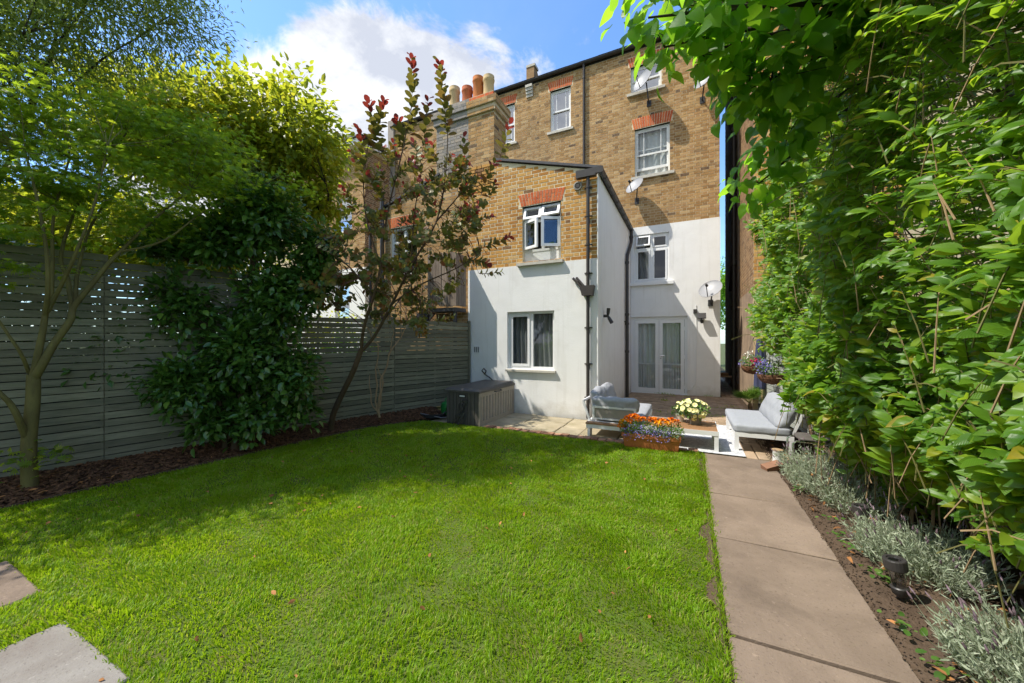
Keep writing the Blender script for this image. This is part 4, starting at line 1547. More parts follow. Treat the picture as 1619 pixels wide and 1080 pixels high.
# next house along, its tall rear wing
wing = thing('neighbouring_wing', 'tall brick rear wing with white eaves beyond the yellow-green tree', 'house', (-13, 10.5, 0))
WW = (-12.45, -11.65, 5.75, 7.1)
WD = (-12.55, -11.75, 2.2, 4.1)
b = MB()
wall_front(b, -17, -10.95, 4.3, 8.75, 9.99, 0.3, [WW], M['mortar'])
b.box((-11.25, 10.2905, 0), (-10.95, RY - 0.12, 8.75), M['mortar'])
b.build('wing_wall', None, wing)
brick_part('brick', brick_layout(-14.5, -10.95, 4.3, 8.72, [WW]), '-y', 9.99, M['stock'], wing)
brick_part('brick', brick_layout(9.99, RY - 0.13, 3.0, 8.72), '+x', -10.95, M['stock_brown'], wing)
b = MB()
wall_front(b, -17, -10.93, -0.05, 4.3, 9.97, 0.3, [WD], M['render'])
b.build('rendered_wall', None, wing)
for w_ in (WW, WD):
    b = MB()
    rect_frame(b, *w_, 10.05, 10.12, 0.06, M['upvc'])
    f = b.build('window', None, wing)
    pane(f, w_[0] + 0.06, w_[1] - 0.06, w_[2] + 0.06, w_[3] - 0.06, 10.08, M['glass_sky'])
    interior(f, *w_, 10.3)
b = MB()
b.box((-17, 9.65, 8.751), (-10.72, RY - 0.12, 8.83), M['upvc'])
b.box((-17, 9.62, 8.75), (-10.70, 9.6495, 8.97), M['upvc'])
b.prism([(-17, 8.98), (-10.6, 8.98), (-12.6, 9.2), (-17, 9.3)], 9.55, RY - 0.12, 1, M['slate'])
b.build('eaves', None, wing)

# building to the right, across the side passage
rb = thing('passage_side_building', 'tall brick building with a dark stained side wall across the narrow passage', 'building', (3, 12, 0))
BX, BY = 1.25, 9.4
b = MB()
b.box((BX, BY, 2.66), (6.5, 16.2, 10.8), M['mortar'])
b.build('side_wall', None, rb)
b = MB()
b.box((BX - 0.012, BY - 0.012, -0.05), (6.5, 16.19, 2.6595), M['dark_render'])
b.build('plinth_wall', None, rb)
b = MB()
b.box((BX - 0.011, BY - 0.03, 0.0), (6.5, BY - 0.0125, 2.66), M['cream_render'])
b.build('cream_wall', None, rb)
lay = brick_layout(BX, 3.6, 2.66, 10.8)
brick_objects([q for q in lay if q[1] < 1.75], BY, M['stock_ext'], rb, 260)
brick_part('brick', [q for q in lay if q[1] >= 1.75], '-y', BY, M['stock_ext'], rb)
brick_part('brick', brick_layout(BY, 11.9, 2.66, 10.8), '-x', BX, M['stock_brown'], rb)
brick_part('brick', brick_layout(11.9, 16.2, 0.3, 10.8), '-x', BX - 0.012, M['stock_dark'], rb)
b = MB()
b.tube([(BX - 0.10, 12.25, 0.0), (BX - 0.10, 12.25, 10.5)], 0.05, 12, M['black_plastic'])
for zz in (0.6, 2.4, 3.7, 5.6, 7.5, 9.2):
    b.tube([(BX - 0.10, 12.25, zz), (BX - 0.10, 12.25, zz + 0.12)], 0.078, 12, M['black_plastic'])
b.tube([(BX - 0.10, 12.3, 4.4), (BX - 0.09, 13.4, 3.1)], 0.04, 10, M['black_plastic'])
b.build('soil_pipe', None, rb, True)
b = MB()
b.tube([(BX - 0.05, 12.7, 0.3), (BX - 0.05, 12.7, 10.5)], 0.035, 10, M['black_plastic'])
b.build('downpipe', None, rb, True)
b = MB()
b.box((BX - 0.1, BY - 0.15, 10.801), (6.6, 16.3, 11.0), M['slate'])
b.build('roof', None, rb)
b = MB()
b.tube([(1.33, BY - 0.05, 2.6), (1.33, BY - 0.05, 2.05), (1.36, BY - 0.06, 1.85), (1.5, BY - 0.07, 1.8)], 0.008, 5, M['bark_dark'])
b.build('cable', None, rb)

# dishes and lights on the house
dish('satellite_dish', 'round grey satellite dish under the net-curtained sash window', (-1.40, RY - 0.30, 5.98), (-0.45, -0.74, 0.52), 0.27, (-1.40, RY - 0.009, 5.66))
dish('satellite_dish', 'pale satellite dish standing in front of the top sash window', (-1.16, RY - 0.36, 8.92), (-0.55, -0.75, 0.36), 0.31, (-1.06, RY - 0.009, 8.45), True)
dish('satellite_dish', 'wide satellite dish on the white render near the house corner', (0.52, RY - 0.34, 2.86), (-0.35, -0.72, 0.60), 0.29, (0.52, RY - 0.027, 2.55))
dish('satellite_dish', 'satellite dish half hidden by the overhanging lime leaves', (0.32, RY - 0.30, 8.45), (-0.4, -0.8, 0.42), 0.21, (0.32, RY - 0.009, 8.15))
t = thing('floodlight', 'small black floodlight with a sensor on the white wall beside the french doors', 'floodlight', (0.27, RY - 0.02, 2.24))
b = MB()
b.box((0.10, RY - 0.10, 2.28), (0.19, RY - 0.019, 2.39), M['black_plastic'])
b.build('junction_box', None, t)
b = MB()
b.obox((0.31, RY - 0.14, 2.20), (0.20, 0.05, 0.155), Euler((-0.5, 0, 0)), M['black_plastic'])
b.build('housing', None, t)
b = MB()
b.obox((0.31, RY - 0.167, 2.186), (0.165, 0.006, 0.115), Euler((-0.5, 0, 0)), M['glass_sky'])
b.build('lens', None, t)
b = MB()
b.tube([(0.31, RY - 0.019, 2.2), (0.31, RY - 0.12, 2.2)], 0.018, 8, M['black_plastic'])
b.lathe((0.31, RY - 0.10, 2.0), [(0.03, 0), (0.045, 0.04), (0.04, 0.10), (0.001, 0.11)], 12, M['black_plastic'])
b.tube([(0.31, RY - 0.10, 2.11), (0.31, RY - 0.06, 2.2)], 0.015, 6, M['black_plastic'])
b.build('sensor', None, t, True)
t = thing('spotlight', 'black twin spotlight on the white side wall of the extension', 'wall light', (EX1 + 0.016, 7.55, 2.1))
b = MB()
wx = EX1 + 0.0155
b.tube([(wx, 7.55, 2.02), (wx + 0.07, 7.55, 2.02)], 0.03, 10, M['black_plastic'])
b.build('base', None, t, True)
for dz, tilt in ((0.13, 0.0), (-0.12, 0.35)):
    b = MB()
    a = Vector((wx + 0.085, 7.55, 2.02))
    e = Vector((wx + 0.10 + tilt * 0.2, 7.55 - tilt * 0.1, 2.02 + dz * 1.2))
    b.tube([a, a.lerp(e, 0.35), e], [0.018, 0.034, 0.038], 12, M['black_plastic'])
    b.build('lamp_head', None, t, True)

# ------------------------------------------------------------------ paving
def noise2(x, y, s=1.0):
    return (math.sin(x * 1.7 * s + 1.3) * math.sin(y * 2.1 * s + 0.4) + 0.6 * math.sin(x * 3.9 * s - y * 2.7 * s + 2.0) + 0.4 * math.sin(x * 7.3 * s + 0.5) * math.sin(y * 6.1 * s)) / 2.0


b = MB()
b.box((-4.7, 5.52, -0.12), (1.7, 30, -0.022), M['joint'])
patio = b.build('patio', None, None, kind='structure')


def slab_piece(parent, name, x0, x1, y0, y1, z, mat, th=0.05, jit=0.002, bev=0.006):
    rn = random.Random(int(x0 * 977 + y0 * 313))
    b = MB()
    dz = [rn.uniform(-jit, jit) for _ in range(4)]
    e = bev
    top = [(x0 + e, y0 + e), (x1 - e, y0 + e), (x1 - e, y1 - e), (x0 + e, y1 - e)]
    mid = [(x0, y0), (x1, y0), (x1, y1), (x0, y1)]
    vs = [(p[0] + rn.uniform(-jit, jit), p[1] + rn.uniform(-jit, jit), z + dz[i]) for i, p in enumerate(top)]
    vs += [(p[0], p[1], z + dz[i] - e) for i, p in enumerate(mid)] + [(p[0], p[1], z - th) for p in mid]
    fs = [(0, 1, 2, 3)]
    for i in range(4):
        j = (i + 1) % 4
        fs += [(4 + i, 4 + j, j, i), (8 + i, 8 + j, 4 + j, 4 + i)]
    b.add(vs, fs, mat)
    return b.build(name, None, parent)


pv = []
r = 0
y = 6.32
while y < 11.34:
    x = -1.55 - (0.1 if r % 2 else 0)
    while x < 1.38:
        a, c = max(x, -1.55), min(x + 0.198, 1.40)
        if c - a > 0.04 and not (c > 1.24 and y > 9.3):
            pv.append((a, c, y, y + 0.098))
        x += 0.205
    y += 0.105
    r += 1
rnd = random.Random(21)
singles, rest = pv[:300], pv[300:]
for a, c, d, e in singles:
    slab_piece(patio, 'paver', a, c, d, e, rnd.uniform(-0.005, 0.004), M['paver'], 0.03, 0.003, 0.004)
b = MB()
for a, c, d, e in rest:
    z = rnd.uniform(-0.005, 0.004)
    b.box((a, d, -0.03), (c, e, z), M['paver'], skip=('b',))
for k in range(70):
    for q in range(2):
        a = 0.80 + q * 0.22 + (0.1 if k % 2 else 0)
        b.box((a, 11.4 + k * 0.105, -0.03), (a + 0.198, 11.498 + k * 0.105, rnd.uniform(-0.005, 0.003)), M['paver'], skip=('b',))
b.build('paver', None, patio, kind='stuff')
x = -4.42
while x < -1.62:
    w = rnd.choice((0.45, 0.6, 0.6, 0.75))
    y = 5.60
    while y < 6.9:
        d = rnd.choice((0.3, 0.45, 0.6))
        slab_piece(patio, 'slab', x + 0.006, min(x + w, -1.60) - 0.006, y + 0.006, min(y + d, 7.03) - 0.006, rnd.uniform(-0.006, 0.008), M['slab_buff'], 0.04, 0.006, 0.008)
        y += d
    x += w
x = -1.6
while x < 1.4:
    slab_piece(patio, 'slab', x + 0.006, x + 0.594, 5.60, 6.30, rnd.uniform(-0.004, 0.004), M['slab_buff'] if x < -0.5 else M['paver'], 0.04, 0.004, 0.008)
    x += 0.6
# brick edging of the lawn
ed = thing('brick_edging', 'row of worn red and buff bricks edging the lawn in front of the patio', 'edging', (-1.4, 5.53, 0))
x = -3.2
while x < 0.05:
    L = 0.108 + rnd.uniform(-0.012, 0.03)
    if rnd.random() > 0.06:
        b = MB()
        b.obox((x + L / 2, 5.535 + rnd.uniform(-0.012, 0.012), rnd.uniform(-0.005, 0.012)), (L - 0.012, 0.125, 0.075), Euler((rnd.uniform(-0.05, 0.05), rnd.uniform(-0.05, 0.05), rnd.uniform(-0.06, 0.06))), M['edge_brick'])
        b.build('brick', None, ed)
    x += L
b = MB()
vs, fs = [], []
for k in range(140):
    yy = 0.5 + k * 0.0352
    xl = 0.125 + 0.045 * math.sin(yy * 5.1 + 1) * math.sin(yy * 2.3) + 0.018 * math.sin(yy * 17.0) + 0.01 * math.sin(yy * 41)
    vs += [(xl, yy, 0.006), (0.15, yy, 0.018), (0.1675, yy, 0.004)]
for k in range(139):
    fs += [(3 * k, 3 * k + 1, 3 * k + 4, 3 * k + 3), (3 * k + 1, 3 * k + 2, 3 * k + 5, 3 * k + 4)]
b.add(vs, fs, M['soil'])
b.build('soil_strip', None, None, True, kind='structure')
# path of big slabs along the right side of the lawn
b = MB()
b.box((0.168, -1.4, -0.10), (0.925, 5.52, -0.012), M['joint'])
path = b.build('path', None, None, kind='structure')
ys = [5.50, 5.02, 4.10, 3.19, 2.16, 1.22, 0.30, -0.62, -1.4]
for k in range(len(ys) - 1):
    slab_piece(path, 'slab', 0.175 + rnd.uniform(-0.004, 0.006), 0.915 + rnd.uniform(-0.012, 0.010), ys[k + 1] + 0.012, ys[k] - 0.012, 0.022 + rnd.uniform(-0.002, 0.003), M['slab'], 0.05, 0.004, 0.008)
for x0, x1, y0, y1, lab in ((-2.97, -2.2, -0.20, 0.72, 'large grey stepping slab set in the lawn, pale and smooth'), (-4.12, -3.43, -0.18, 0.745, 'brownish stepping slab set in the lawn, nearer the maple')):
    o = slab_piece(None, 'stepping_stone', x0, x1, y0, y1, 0.032, M['slab_grey'] if x0 > -3 else M['slab'], 0.06, 0.003, 0.008)
    T(o, lab, 'stepping stone', 'stepping stones in the lawn')
# thin timber edging between bed and lawn
le = thing('timber_edging', 'thin weathered timber edging between the bark bed and the lawn', 'edging', (bed_edge(1.5), 1.5, 0))
pts = [(-1.3), 1.1, 3.0, 4.6, 5.2]
for a, c in zip(pts, pts[1:]):
    b = MB()
    b.bar((bed_edge(a), a + 0.01, 0.0), (bed_edge(c), c - 0.01, 0.002), 0.022, 0.085, M['bark_brown'])
    b.build('board', None, le)


# ------------------------------------------------------------------ fences
def fence(name, label, line, y_from, y_to, zbase, tops, mat, solid_z, loc, plen=1.83, rise=True):
    t = thing(name, label, 'fence', loc)
    rn = random.Random(31)
    dy = line(1.0) - line(0.0)
    ln = math.sqrt(1 + dy * dy)
    y = y_from
    pitch, sh = 0.084, 0.0735
    k = 0
    sgn = 1 if dy > 0 else -1
    nrm_ = Vector((1, -dy, 0)).normalized()       # towards +x
    side = -nrm_ if line(0) < 0 else nrm_          # away from the garden
    ang = math.atan2(1, dy)
    while y > y_to:
        yb = y - plen / ln
        top = tops[min(k, len(tops) - 1)]
        a = Vector((line(yb), yb, 0))
        c = Vector((line(y), y, 0))
        za, zc = zbase(yb), zbase(y)
        L = (c - a).length
        ym = (y + yb) / 2
        mid = (a + c) / 2
        tm = MB()
        tm.box((-L / 2 + 0.004, -0.009, -sh / 2), (L / 2 - 0.004, 0.009, sh / 2), mat)
        me = tm.mesh('slat')
        n = int((top - (za + zc) / 2) / pitch)
        for i in range(n):
            z = (za + zc) / 2 + 0.045 + i * pitch
            o = link('slat', me, t, (mid.x + rn.uniform(-0.002, 0.002), mid.y, z + rn.uniform(-0.0025, 0.0025)))
            tilt = math.atan2(zc - za, L) + rn.uniform(-0.0012, 0.0012)
            o.rotation_euler = (0, -tilt, ang)
        bk = MB()
        hz = solid_z
        off = side * 0.045
        for p, q, w in ((a, c, 0.012),):
            bk.bar(p + off + Vector((0, 0, (za + hz) / 2)), q + off + Vector((0, 0, (zc + hz) / 2)), 0.012, hz - (za + zc) / 2, M['fence_back'])
        bk.build('backing_board', None, t)
        for f in (0.27, 0.5, 0.73):
            p = a.lerp(c, f) + side * 0.024
            bt = MB()
            bt.bar(p + Vector((0, 0, za)), p + Vector((0, 0, top - 0.02)), 0.05 if f == 0.5 else 0.04, 0.022, mat, up=(dy, 1, 0))
            bt.build('batten', None, t)
        for p in ((c,) if k else (c - (c - a).normalized() * 0.03,)):
            ps = MB()
            q = p + side * (0.05 if k else 0.0)
            ps.bar(q + Vector((0, 0, -0.1)), q + Vector((0, 0, top + 0.015)), 0.06, 0.06, mat, up=(dy, 1, 0))
            ps.build('post', None, t)
        y = yb
        k += 1
    return t


fence('slatted_fence', 'tall dark sage slatted fence behind the maple and camellia, running up to the white wall', gx, 7.0, -1.6, lambda y: gz(y) - 0.02, [1.95, 1.95, 2.5, 2.5, 2.5], M['fence'], 1.28, (gx(3), 3, 0))
fence('slatted_fence', 'pale grey slatted fence mostly hidden behind the tall green hedge', fx, 9.28, -0.6, lambda y: 0.02, [1.64], M['fence_pale'], 1.5, (fx(4), 4, 0))

# ------------------------------------------------------------------ storage box and things beside it
sb = thing('storage_box', 'large dark brown garden storage box with taupe ribbed sides by the fence end', 'storage box', (-3.7, 6.27, 0))
X0, X1, Y0, Y1, H = -4.05, -3.33, 5.56, 7.0, 0.58
b = MB()
b.box((X0 + 0.015, Y0 + 0.015, 0.0), (X1 - 0.015, Y1 - 0.015, H), M['box_dark'])
b.build('body', None, sb)
b = MB()
n = 9
for k in range(n):
    a = X0 + 0.02 + (X1 - X0 - 0.04) * k / n
    b.box((a + 0.004, Y0 + 0.001, 0.015), (a + (X1 - X0 - 0.04) / n - 0.004, Y0 + 0.0149, H - 0.005), M['box_dark'])
b.build('front_panel', None, sb)
b = MB()
b.box((X1 - 0.0149, Y0 + 0.006, 0.0), (X1 + 0.002, Y0 + 0.05, H), M['box_taupe'])
b.box((X1 - 0.0149, Y1 - 0.05, 0.0), (X1 + 0.002, Y1 - 0.006, H), M['box_taupe'])
b.box((X1 - 0.0149, Y0 + 0.0505, 0.0), (X1 + 0.001, Y1 - 0.0505, 0.07), M['box_taupe'])
b.box((X1 - 0.0149, Y0 + 0.0505, H - 0.07), (X1 + 0.001, Y1 - 0.0505, H), M['box_taupe'])
b.build('side_frame', None, sb)
for k in range(12):
    a = Y0 + 0.06 + (Y1 - Y0 - 0.12) * k / 12
    b = MB()
    b.prism([(X1 - 0.014, a + 0.012), (X1 + 0.001, a + 0.028), (X1 + 0.001, a + 0.085), (X1 - 0.014, a + 0.10)], 0.071, H - 0.071, 2, M['box_taupe'])
    b.build('slat', None, sb)
b = MB()
b.box((X0 - 0.015, Y0 - 0.015, H + 0.001), (X1 + 0.015, Y1 + 0.0, H + 0.035), M['box_dark'])
b.add([(X0 - 0.015, Y0 - 0.015, H + 0.036), (X1 + 0.015, Y0 - 0.015, H + 0.036), (X1 + 0.015, Y1, H + 0.036), (X0 - 0.015, Y1, H + 0.036),
       (X0 + 0.03, Y0 + 0.03, H + 0.075), (X1 - 0.03, Y0 + 0.03, H + 0.075), (X1 - 0.03, Y1 - 0.04, H + 0.09), (X0 + 0.03, Y1 - 0.04, H + 0.09)],
      [(4, 5, 6, 7), (0, 1, 5, 4), (1, 2, 6, 5), (2, 3, 7, 6), (3, 0, 4, 7)], M['box_dark'])
b.build('lid', None, sb)
b = MB()
b.box((-3.76, Y0 - 0.006, H - 0.09), (-3.60, Y0 + 0.0005, H - 0.03), M['black_plastic'])
b.box((-3.735, Y0 - 0.012, H - 0.075), (-3.625, Y0 - 0.0065, H - 0.05), M['alu_white'])
b.build('handle', None, sb)
b = MB()
b.tube([(X1 + 0.004, Y0 + 0.55, H - 0.02), (X1 + 0.035, Y0 + 0.56, H - 0.03), (X1 + 0.035, Y0 + 0.80, H - 0.03), (X1 + 0.004, Y0 + 0.81, H - 0.02)], 0.010, 6, M['black_plastic'])
b.build('side_handle', None, sb)
t = thing('garden_grabber', 'black plastic leaf grabber leaning against the dark front of the storage box', 'garden tool', (-3.75, 5.45, 0))
b = MB()
b.bar((-3.82, 5.44, 0.03), (-3.56, 5.53, 0.46), 0.03, 0.035, M['black_plastic'])
b.bar((-3.69, 5.42, 0.03), (-3.60, 5.50, 0.24), 0.028, 0.035, M['black_plastic'])
b.bar((-3.66, 5.475, 0.33), (-3.62, 5.49, 0.34), 0.05, 0.10, M['black_plastic'])
b.tube([(-3.70, 5.48, 0.24), (-3.70, 5.48, 0.38), (-3.64, 5.50, 0.45), (-3.57, 5.525, 0.47)], 0.012, 6, M['black_plastic'])
b.bar((-3.76, 5.455, 0.18), (-3.62, 5.48, 0.19), 0.035, 0.035, M['black_plastic'])
b.build('jaw', None, t)
t = thing('watering_can', 'green plastic watering can by the fence, left of the storage box', 'watering can', (-4.32, 6.0, 0.1))
b = MB()
b.lathe((-4.34, 6.02, 0.06), [(0.001, 0), (0.11, 0.0), (0.125, 0.03), (0.135, 0.14), (0.12, 0.22), (0.06, 0.25), (0.05, 0.255), (0.04, 0.22), (0.001, 0.20)], 20, M['green_plastic'])
b.build('body', None, t, True)
b = MB()
b.tube([(-4.30, 5.90, 0.14), (-4.22, 5.84, 0.22), (-4.13, 5.79, 0.34)], [0.022, 0.017, 0.013], 8, M['green_plastic'])
b.lathe((-4.13, 5.79, 0.34), [(0.013, 0), (0.03, 0.03), (0.03, 0.035), (0.001, 0.037)], 12, M['green_plastic'], (0.55, -0.35, 0.75))
b.build('spout', None, t, True)
b = MB()
b.tube([(-4.34, 6.12, 0.27), (-4.36, 6.17, 0.33), (-4.36, 6.08, 0.40), (-4.34, 5.96, 0.36), (-4.34, 5.94, 0.30)], 0.012, 8, M['green_plastic'])
b.build('handle', None, t, True)
t = thing('plastic_tub', 'shallow grey tub with a hose loop lying in front of the watering can', 'tub', (-4.5, 5.75, 0.1))
b = MB()
b.lathe((-4.48, 5.75, 0.05), [(0.001, 0.012), (0.19, 0.012), (0.22, 0.07), (0.235, 0.07), (0.21, 0.0), (0.001, 0.0)], 24, M['steel_dark'])
b.build('bowl', None, t, True)
b = MB()
b.tube([(-4.48 + 0.24 * math.cos(a), 5.75 + 0.24 * math.sin(a), 0.125 + 0.01 * math.sin(3 * a)) for a in [k * 0.3 for k in range(15)]] + [(-4.2, 5.62, 0.07), (-4.12, 5.75, 0.06)], 0.010, 6, M['lead'])
b.build('hose', None, t, True)
t = thing('looped_strap', 'black looped strap resting on the back of the storage box', 'strap', (-3.95, 6.95, 0.67))
b = MB()
b.tube([(-3.80, 6.93, 0.655), (-3.90, 6.95, 0.72), (-4.02, 6.96, 0.78), (-4.10, 6.96, 0.86), (-4.05, 6.96, 0.91), (-3.99, 6.955, 0.86), (-4.02, 6.95, 0.79)], 0.014, 8, M['black_plastic'])
b.build('loop', None, t, True)


# ------------------------------------------------------------------ patio furniture
def smooth_cushion(name, parent, c, size, rot=None, mat='cushion', **kw):
    b = MB()
    b.cushion(c, size, rot, mat=M[mat], **kw)
    return b.build(name, None, parent, 'all')


# two-seat sofa along the side wall of the extension, facing +X
ac = thing('garden_sofa', 'garden sofa with grey cushions and white metal frame beside the extension corner', 'sofa', (-1.05, 6.5, 0))
ax0, ax1, ay0, ay1 = -1.46, -0.62, 5.78, 7.28
for (px2, py2) in ((ax0 + 0.04, ay0 + 0.03), (ax1 - 0.03, ay0 + 0.03), (ax0 + 0.04, ay1 - 0.03), (ax1 - 0.03, ay1 - 0.03)):
    b = MB()
    b.box((px2 - 0.022, py2 - 0.022, 0.0), (px2 + 0.022, py2 + 0.022, 0.195), M['alu_white'])
    b.build('leg', None, ac)
b = MB()
b.box((ax0, ay0, 0.1955), (ax1, ay0 + 0.04, 0.245), M['alu_white'])
b.box((ax0, ay1 - 0.04, 0.1955), (ax1, ay1, 0.245), M['alu_white'])
b.box((ax0, ay0 + 0.0405, 0.196), (ax0 + 0.04, ay1 - 0.0405, 0.2445), M['alu_white'])
b.box((ax1 - 0.04, ay0 + 0.0405, 0.196), (ax1, ay1 - 0.0405, 0.2445), M['alu_white'])
b.box((ax0 + 0.041, ay0 + 0.041, 0.215), (ax1 - 0.041, ay1 - 0.041, 0.238), M['alu_white'])
b.build('seat_frame', None, ac)
b = MB()
for xx in (-1.385, -0.755):
    b.box((xx, ay0 + 0.002, 0.2455), (xx + 0.035, ay0 + 0.04, 0.455), M['alu_white'])
b.box((-1.385, ay0 + 0.002, 0.4555), (-0.72, ay0 + 0.04, 0.485), M['alu_white'])
b.box((-1.3495, ay0 + 0.004, 0.275), (-0.7555, ay0 + 0.038, 0.30), M['alu_white'])
b.box((-1.3495, ay0 + 0.014, 0.3005), (-0.7555, ay0 + 0.028, 0.455), M['taupe'])
b.build('arm_frame', None, ac)
b = MB()
for yy in (ay0 + 0.03, (ay0 + ay1) / 2, ay1 - 0.03):
    b.bar((-1.43, yy, 0.245), (-1.535, yy, 0.535), 0.032, 0.03, M['alu_white'], up=(0, 1, 0))
b.bar((-1.535, ay0 + 0.015, 0.55), (-1.535, ay1 - 0.015, 0.55), 0.028, 0.032, M['alu_white'])
b.build('back_frame', None, ac)
smooth_cushion('seat_cushion', ac, (-1.0, (ay0 + ay1) / 2 + 0.04, 0.30), (0.76, 1.36, 0.11), None, r=0.035, puff=0.008, wr=0.003, seed=1, n=16)
for k, yy in enumerate((6.24, 6.92)):
    smooth_cushion('back_cushion', ac, (-1.36 + 0.01 * k, yy, 0.51), (0.15, 0.67, 0.40), Euler((0.02 * (1 - 2 * k), -0.28, 0.03)), r=0.055, puff=0.022, wr=0.007, seed=2 + 9 * k, n=18)
smooth_cushion('arm_cushion', ac, (-1.04, ay0 + 0.075, 0.515), (0.70, 0.13, 0.22), Euler((0.10, 0.0, 0)), r=0.05, puff=0.008, wr=0.006, seed=3, n=16)
# low bench in front of it
t = thing('low_bench', 'narrow low bench with orange-brown timber top in front of the garden sofa', 'bench', (-1.1, 5.68, 0))
for k in range(2):
    b = MB()
    b.box((-1.45, 5.615 + k * 0.062, 0.225), (-0.72, 5.673 + k * 0.062, 0.247), M['teak'])
    b.build('plank', None, t)
b = MB()
b.box((-1.44, 5.62, 0.165), (-0.73, 5.65, 0.2245), M['alu_white'])
b.box((-1.44, 5.70, 0.165), (-0.73, 5.73, 0.2245), M['alu_white'])
b.build('frame', None, t)
for px2 in (-1.40, -0.77):
    b = MB()
    b.box((px2 - 0.02, 5.62, 0.0), (px2 + 0.02, 5.73, 0.1645), M['alu_white'])
    b.build('leg', None, t)
# coffee table
ct = thing('coffee_table', 'low coffee table with slatted timber top and white metal legs on the patterned rug', 'table', (-0.1, 6.0, 0))
tx0, tx1, ty0, ty1, tz = -0.62, 0.36, 5.64, 6.36, 0.285
for k in range(7):
    b = MB()
    a = ty0 + 0.012 + (ty1 - ty0 - 0.024) * k / 7
    b.box((tx0 + 0.012, a, tz - 0.02), (tx1 - 0.012, a + (ty1 - ty0 - 0.024) / 7 - 0.005, tz), M['teak'])
    b.build('plank', None, ct)
b = MB()
b.box((tx0, ty0, tz - 0.06), (tx1, ty0 + 0.011, tz - 0.001), M['alu_white'])
b.box((tx0, ty1 - 0.011, tz - 0.06), (tx1, ty1, tz - 0.001), M['alu_white'])
b.box((tx0, ty0 + 0.0115, tz - 0.06), (tx0 + 0.0115, ty1 - 0.0115, tz - 0.001), M['alu_white'])
b.box((tx1 - 0.0115, ty0 + 0.0115, tz - 0.06), (tx1, ty1 - 0.0115, tz - 0.001), M['alu_white'])
b.build('frame', None, ct)
for px2, py2 in ((tx0 + 0.03, ty0 + 0.03), (tx1 - 0.03, ty0 + 0.03), (tx0 + 0.03, ty1 - 0.03), (tx1 - 0.03, ty1 - 0.03)):
    b = MB()
    b.box((px2 - 0.025, py2 - 0.025, 0.012), (px2 + 0.025, py2 + 0.025, tz - 0.0605), M['alu_white'])
    b.build('leg', None, ct)
b = MB()
b.box((-0.55, 5.58, 0.0095), (0.66, 7.5, 0.0135), M['rug'])
T(b.build('outdoor_rug', None, None), 'white and grey patterned outdoor rug under the coffee table', 'rug')
# lounge seat facing the house corner (-X)
ls = thing('lounge_seat', 'low armless lounge seat with pale grey cushions and white frame by the hedge', 'lounge seat', (0.85, 6.5, 0))
lx0, lx1, ly0, ly1 = 0.56, 1.22, 5.85, 7.2
b = MB()
b.box((lx0, ly0, 0.205), (lx1, ly0 + 0.045, 0.262), M['alu_white'])
b.box((lx0, ly1 - 0.045, 0.205), (lx1, ly1, 0.262), M['alu_white'])
b.box((lx0, ly0 + 0.0455, 0.206), (lx0 + 0.045, ly1 - 0.0455, 0.261), M['alu_white'])
b.box((lx1 - 0.045, ly0 + 0.0455, 0.206), (lx1, ly1 - 0.0455, 0.261), M['alu_white'])
b.box((lx0 + 0.046, ly0 + 0.046, 0.235), (lx1 - 0.046, ly1 - 0.046, 0.255), M['alu_white'])
b.build('seat_frame', None, ls)
for px2, py2 in ((lx0 + 0.025, ly0 + 0.025), (lx1 - 0.025, ly0 + 0.025), (lx0 + 0.025, ly1 - 0.025), (lx1 - 0.025, ly1 - 0.025)):
    b = MB()
    b.box((px2 - 0.024, py2 - 0.024, 0.015), (px2 + 0.024, py2 + 0.024, 0.2045), M['alu_white'])
    b.build('leg', None, ls)
b = MB()
b.bar((lx1 - 0.02, ly0 + 0.03, 0.26), (lx1 + 0.09, ly0 + 0.03, 0.55), 0.03, 0.035, M['alu_white'], up=(0, 1, 0))
b.bar((lx1 - 0.02, ly1 - 0.03, 0.26), (lx1 + 0.09, ly1 - 0.03, 0.55), 0.03, 0.035, M['alu_white'], up=(0, 1, 0))
b.bar((lx1 + 0.09, ly0 + 0.015, 0.555), (lx1 + 0.09, ly1 - 0.015, 0.555), 0.03, 0.03, M['alu_white'])
b.build('back_frame', None, ls)
smooth_cushion('seat_cushion', ls, (0.875, 6.525, 0.315), (0.66, 1.36, 0.115), None, 'cushion_pale', r=0.035, puff=0.006, wr=0.003, seed=5, n=14)
smooth_cushion('back_cushion', ls, (1.15, 6.50, 0.505), (0.17, 1.28, 0.40), Euler((0, 0.42, 0)), 'cushion_pale', r=0.07, puff=0.03, wr=0.006, seed=6, n=18)
# cantilever stool, candle holder, broken brick by the hedge
t = thing('woven_stool', 'dark woven stool on a chrome frame tucked under the hedge', 'stool', (1.12, 5.62, 0))
smooth_cushion('seat', t, (1.34, 5.60, 0.33), (0.30, 0.32, 0.05), None, 'wicker', r=0.025, puff=0.01, seed=7)
t.children[0].data.materials[0] = M['box_dark']
b = MB()
for yy in (5.46, 5.74):
    b.tube([(1.45, yy, 0.30), (1.16, yy, 0.30), (1.125, yy, 0.27), (1.125, yy, 0.05), (1.16, yy, 0.02), (1.45, yy, 0.02)], 0.012, 8, M['chrome'])
b.tube([(1.45, 5.46, 0.02), (1.45, 5.74, 0.02)], 0.012, 8, M['chrome'])
b.build('frame', None, t, True)
t = thing('white_candle_holder', 'white cylindrical holder with a rusty top next to the woven stool', 'candle holder', (0.95, 5.38, 0))
b = MB()
b.lathe((0.955, 5.36, 0.0), [(0.001, 0), (0.055, 0), (0.052, 0.02), (0.05, 0.18), (0.055, 0.19), (0.001, 0.19)], 16, M['upvc_old'])
b.build('body', None, t, True)
b = MB()
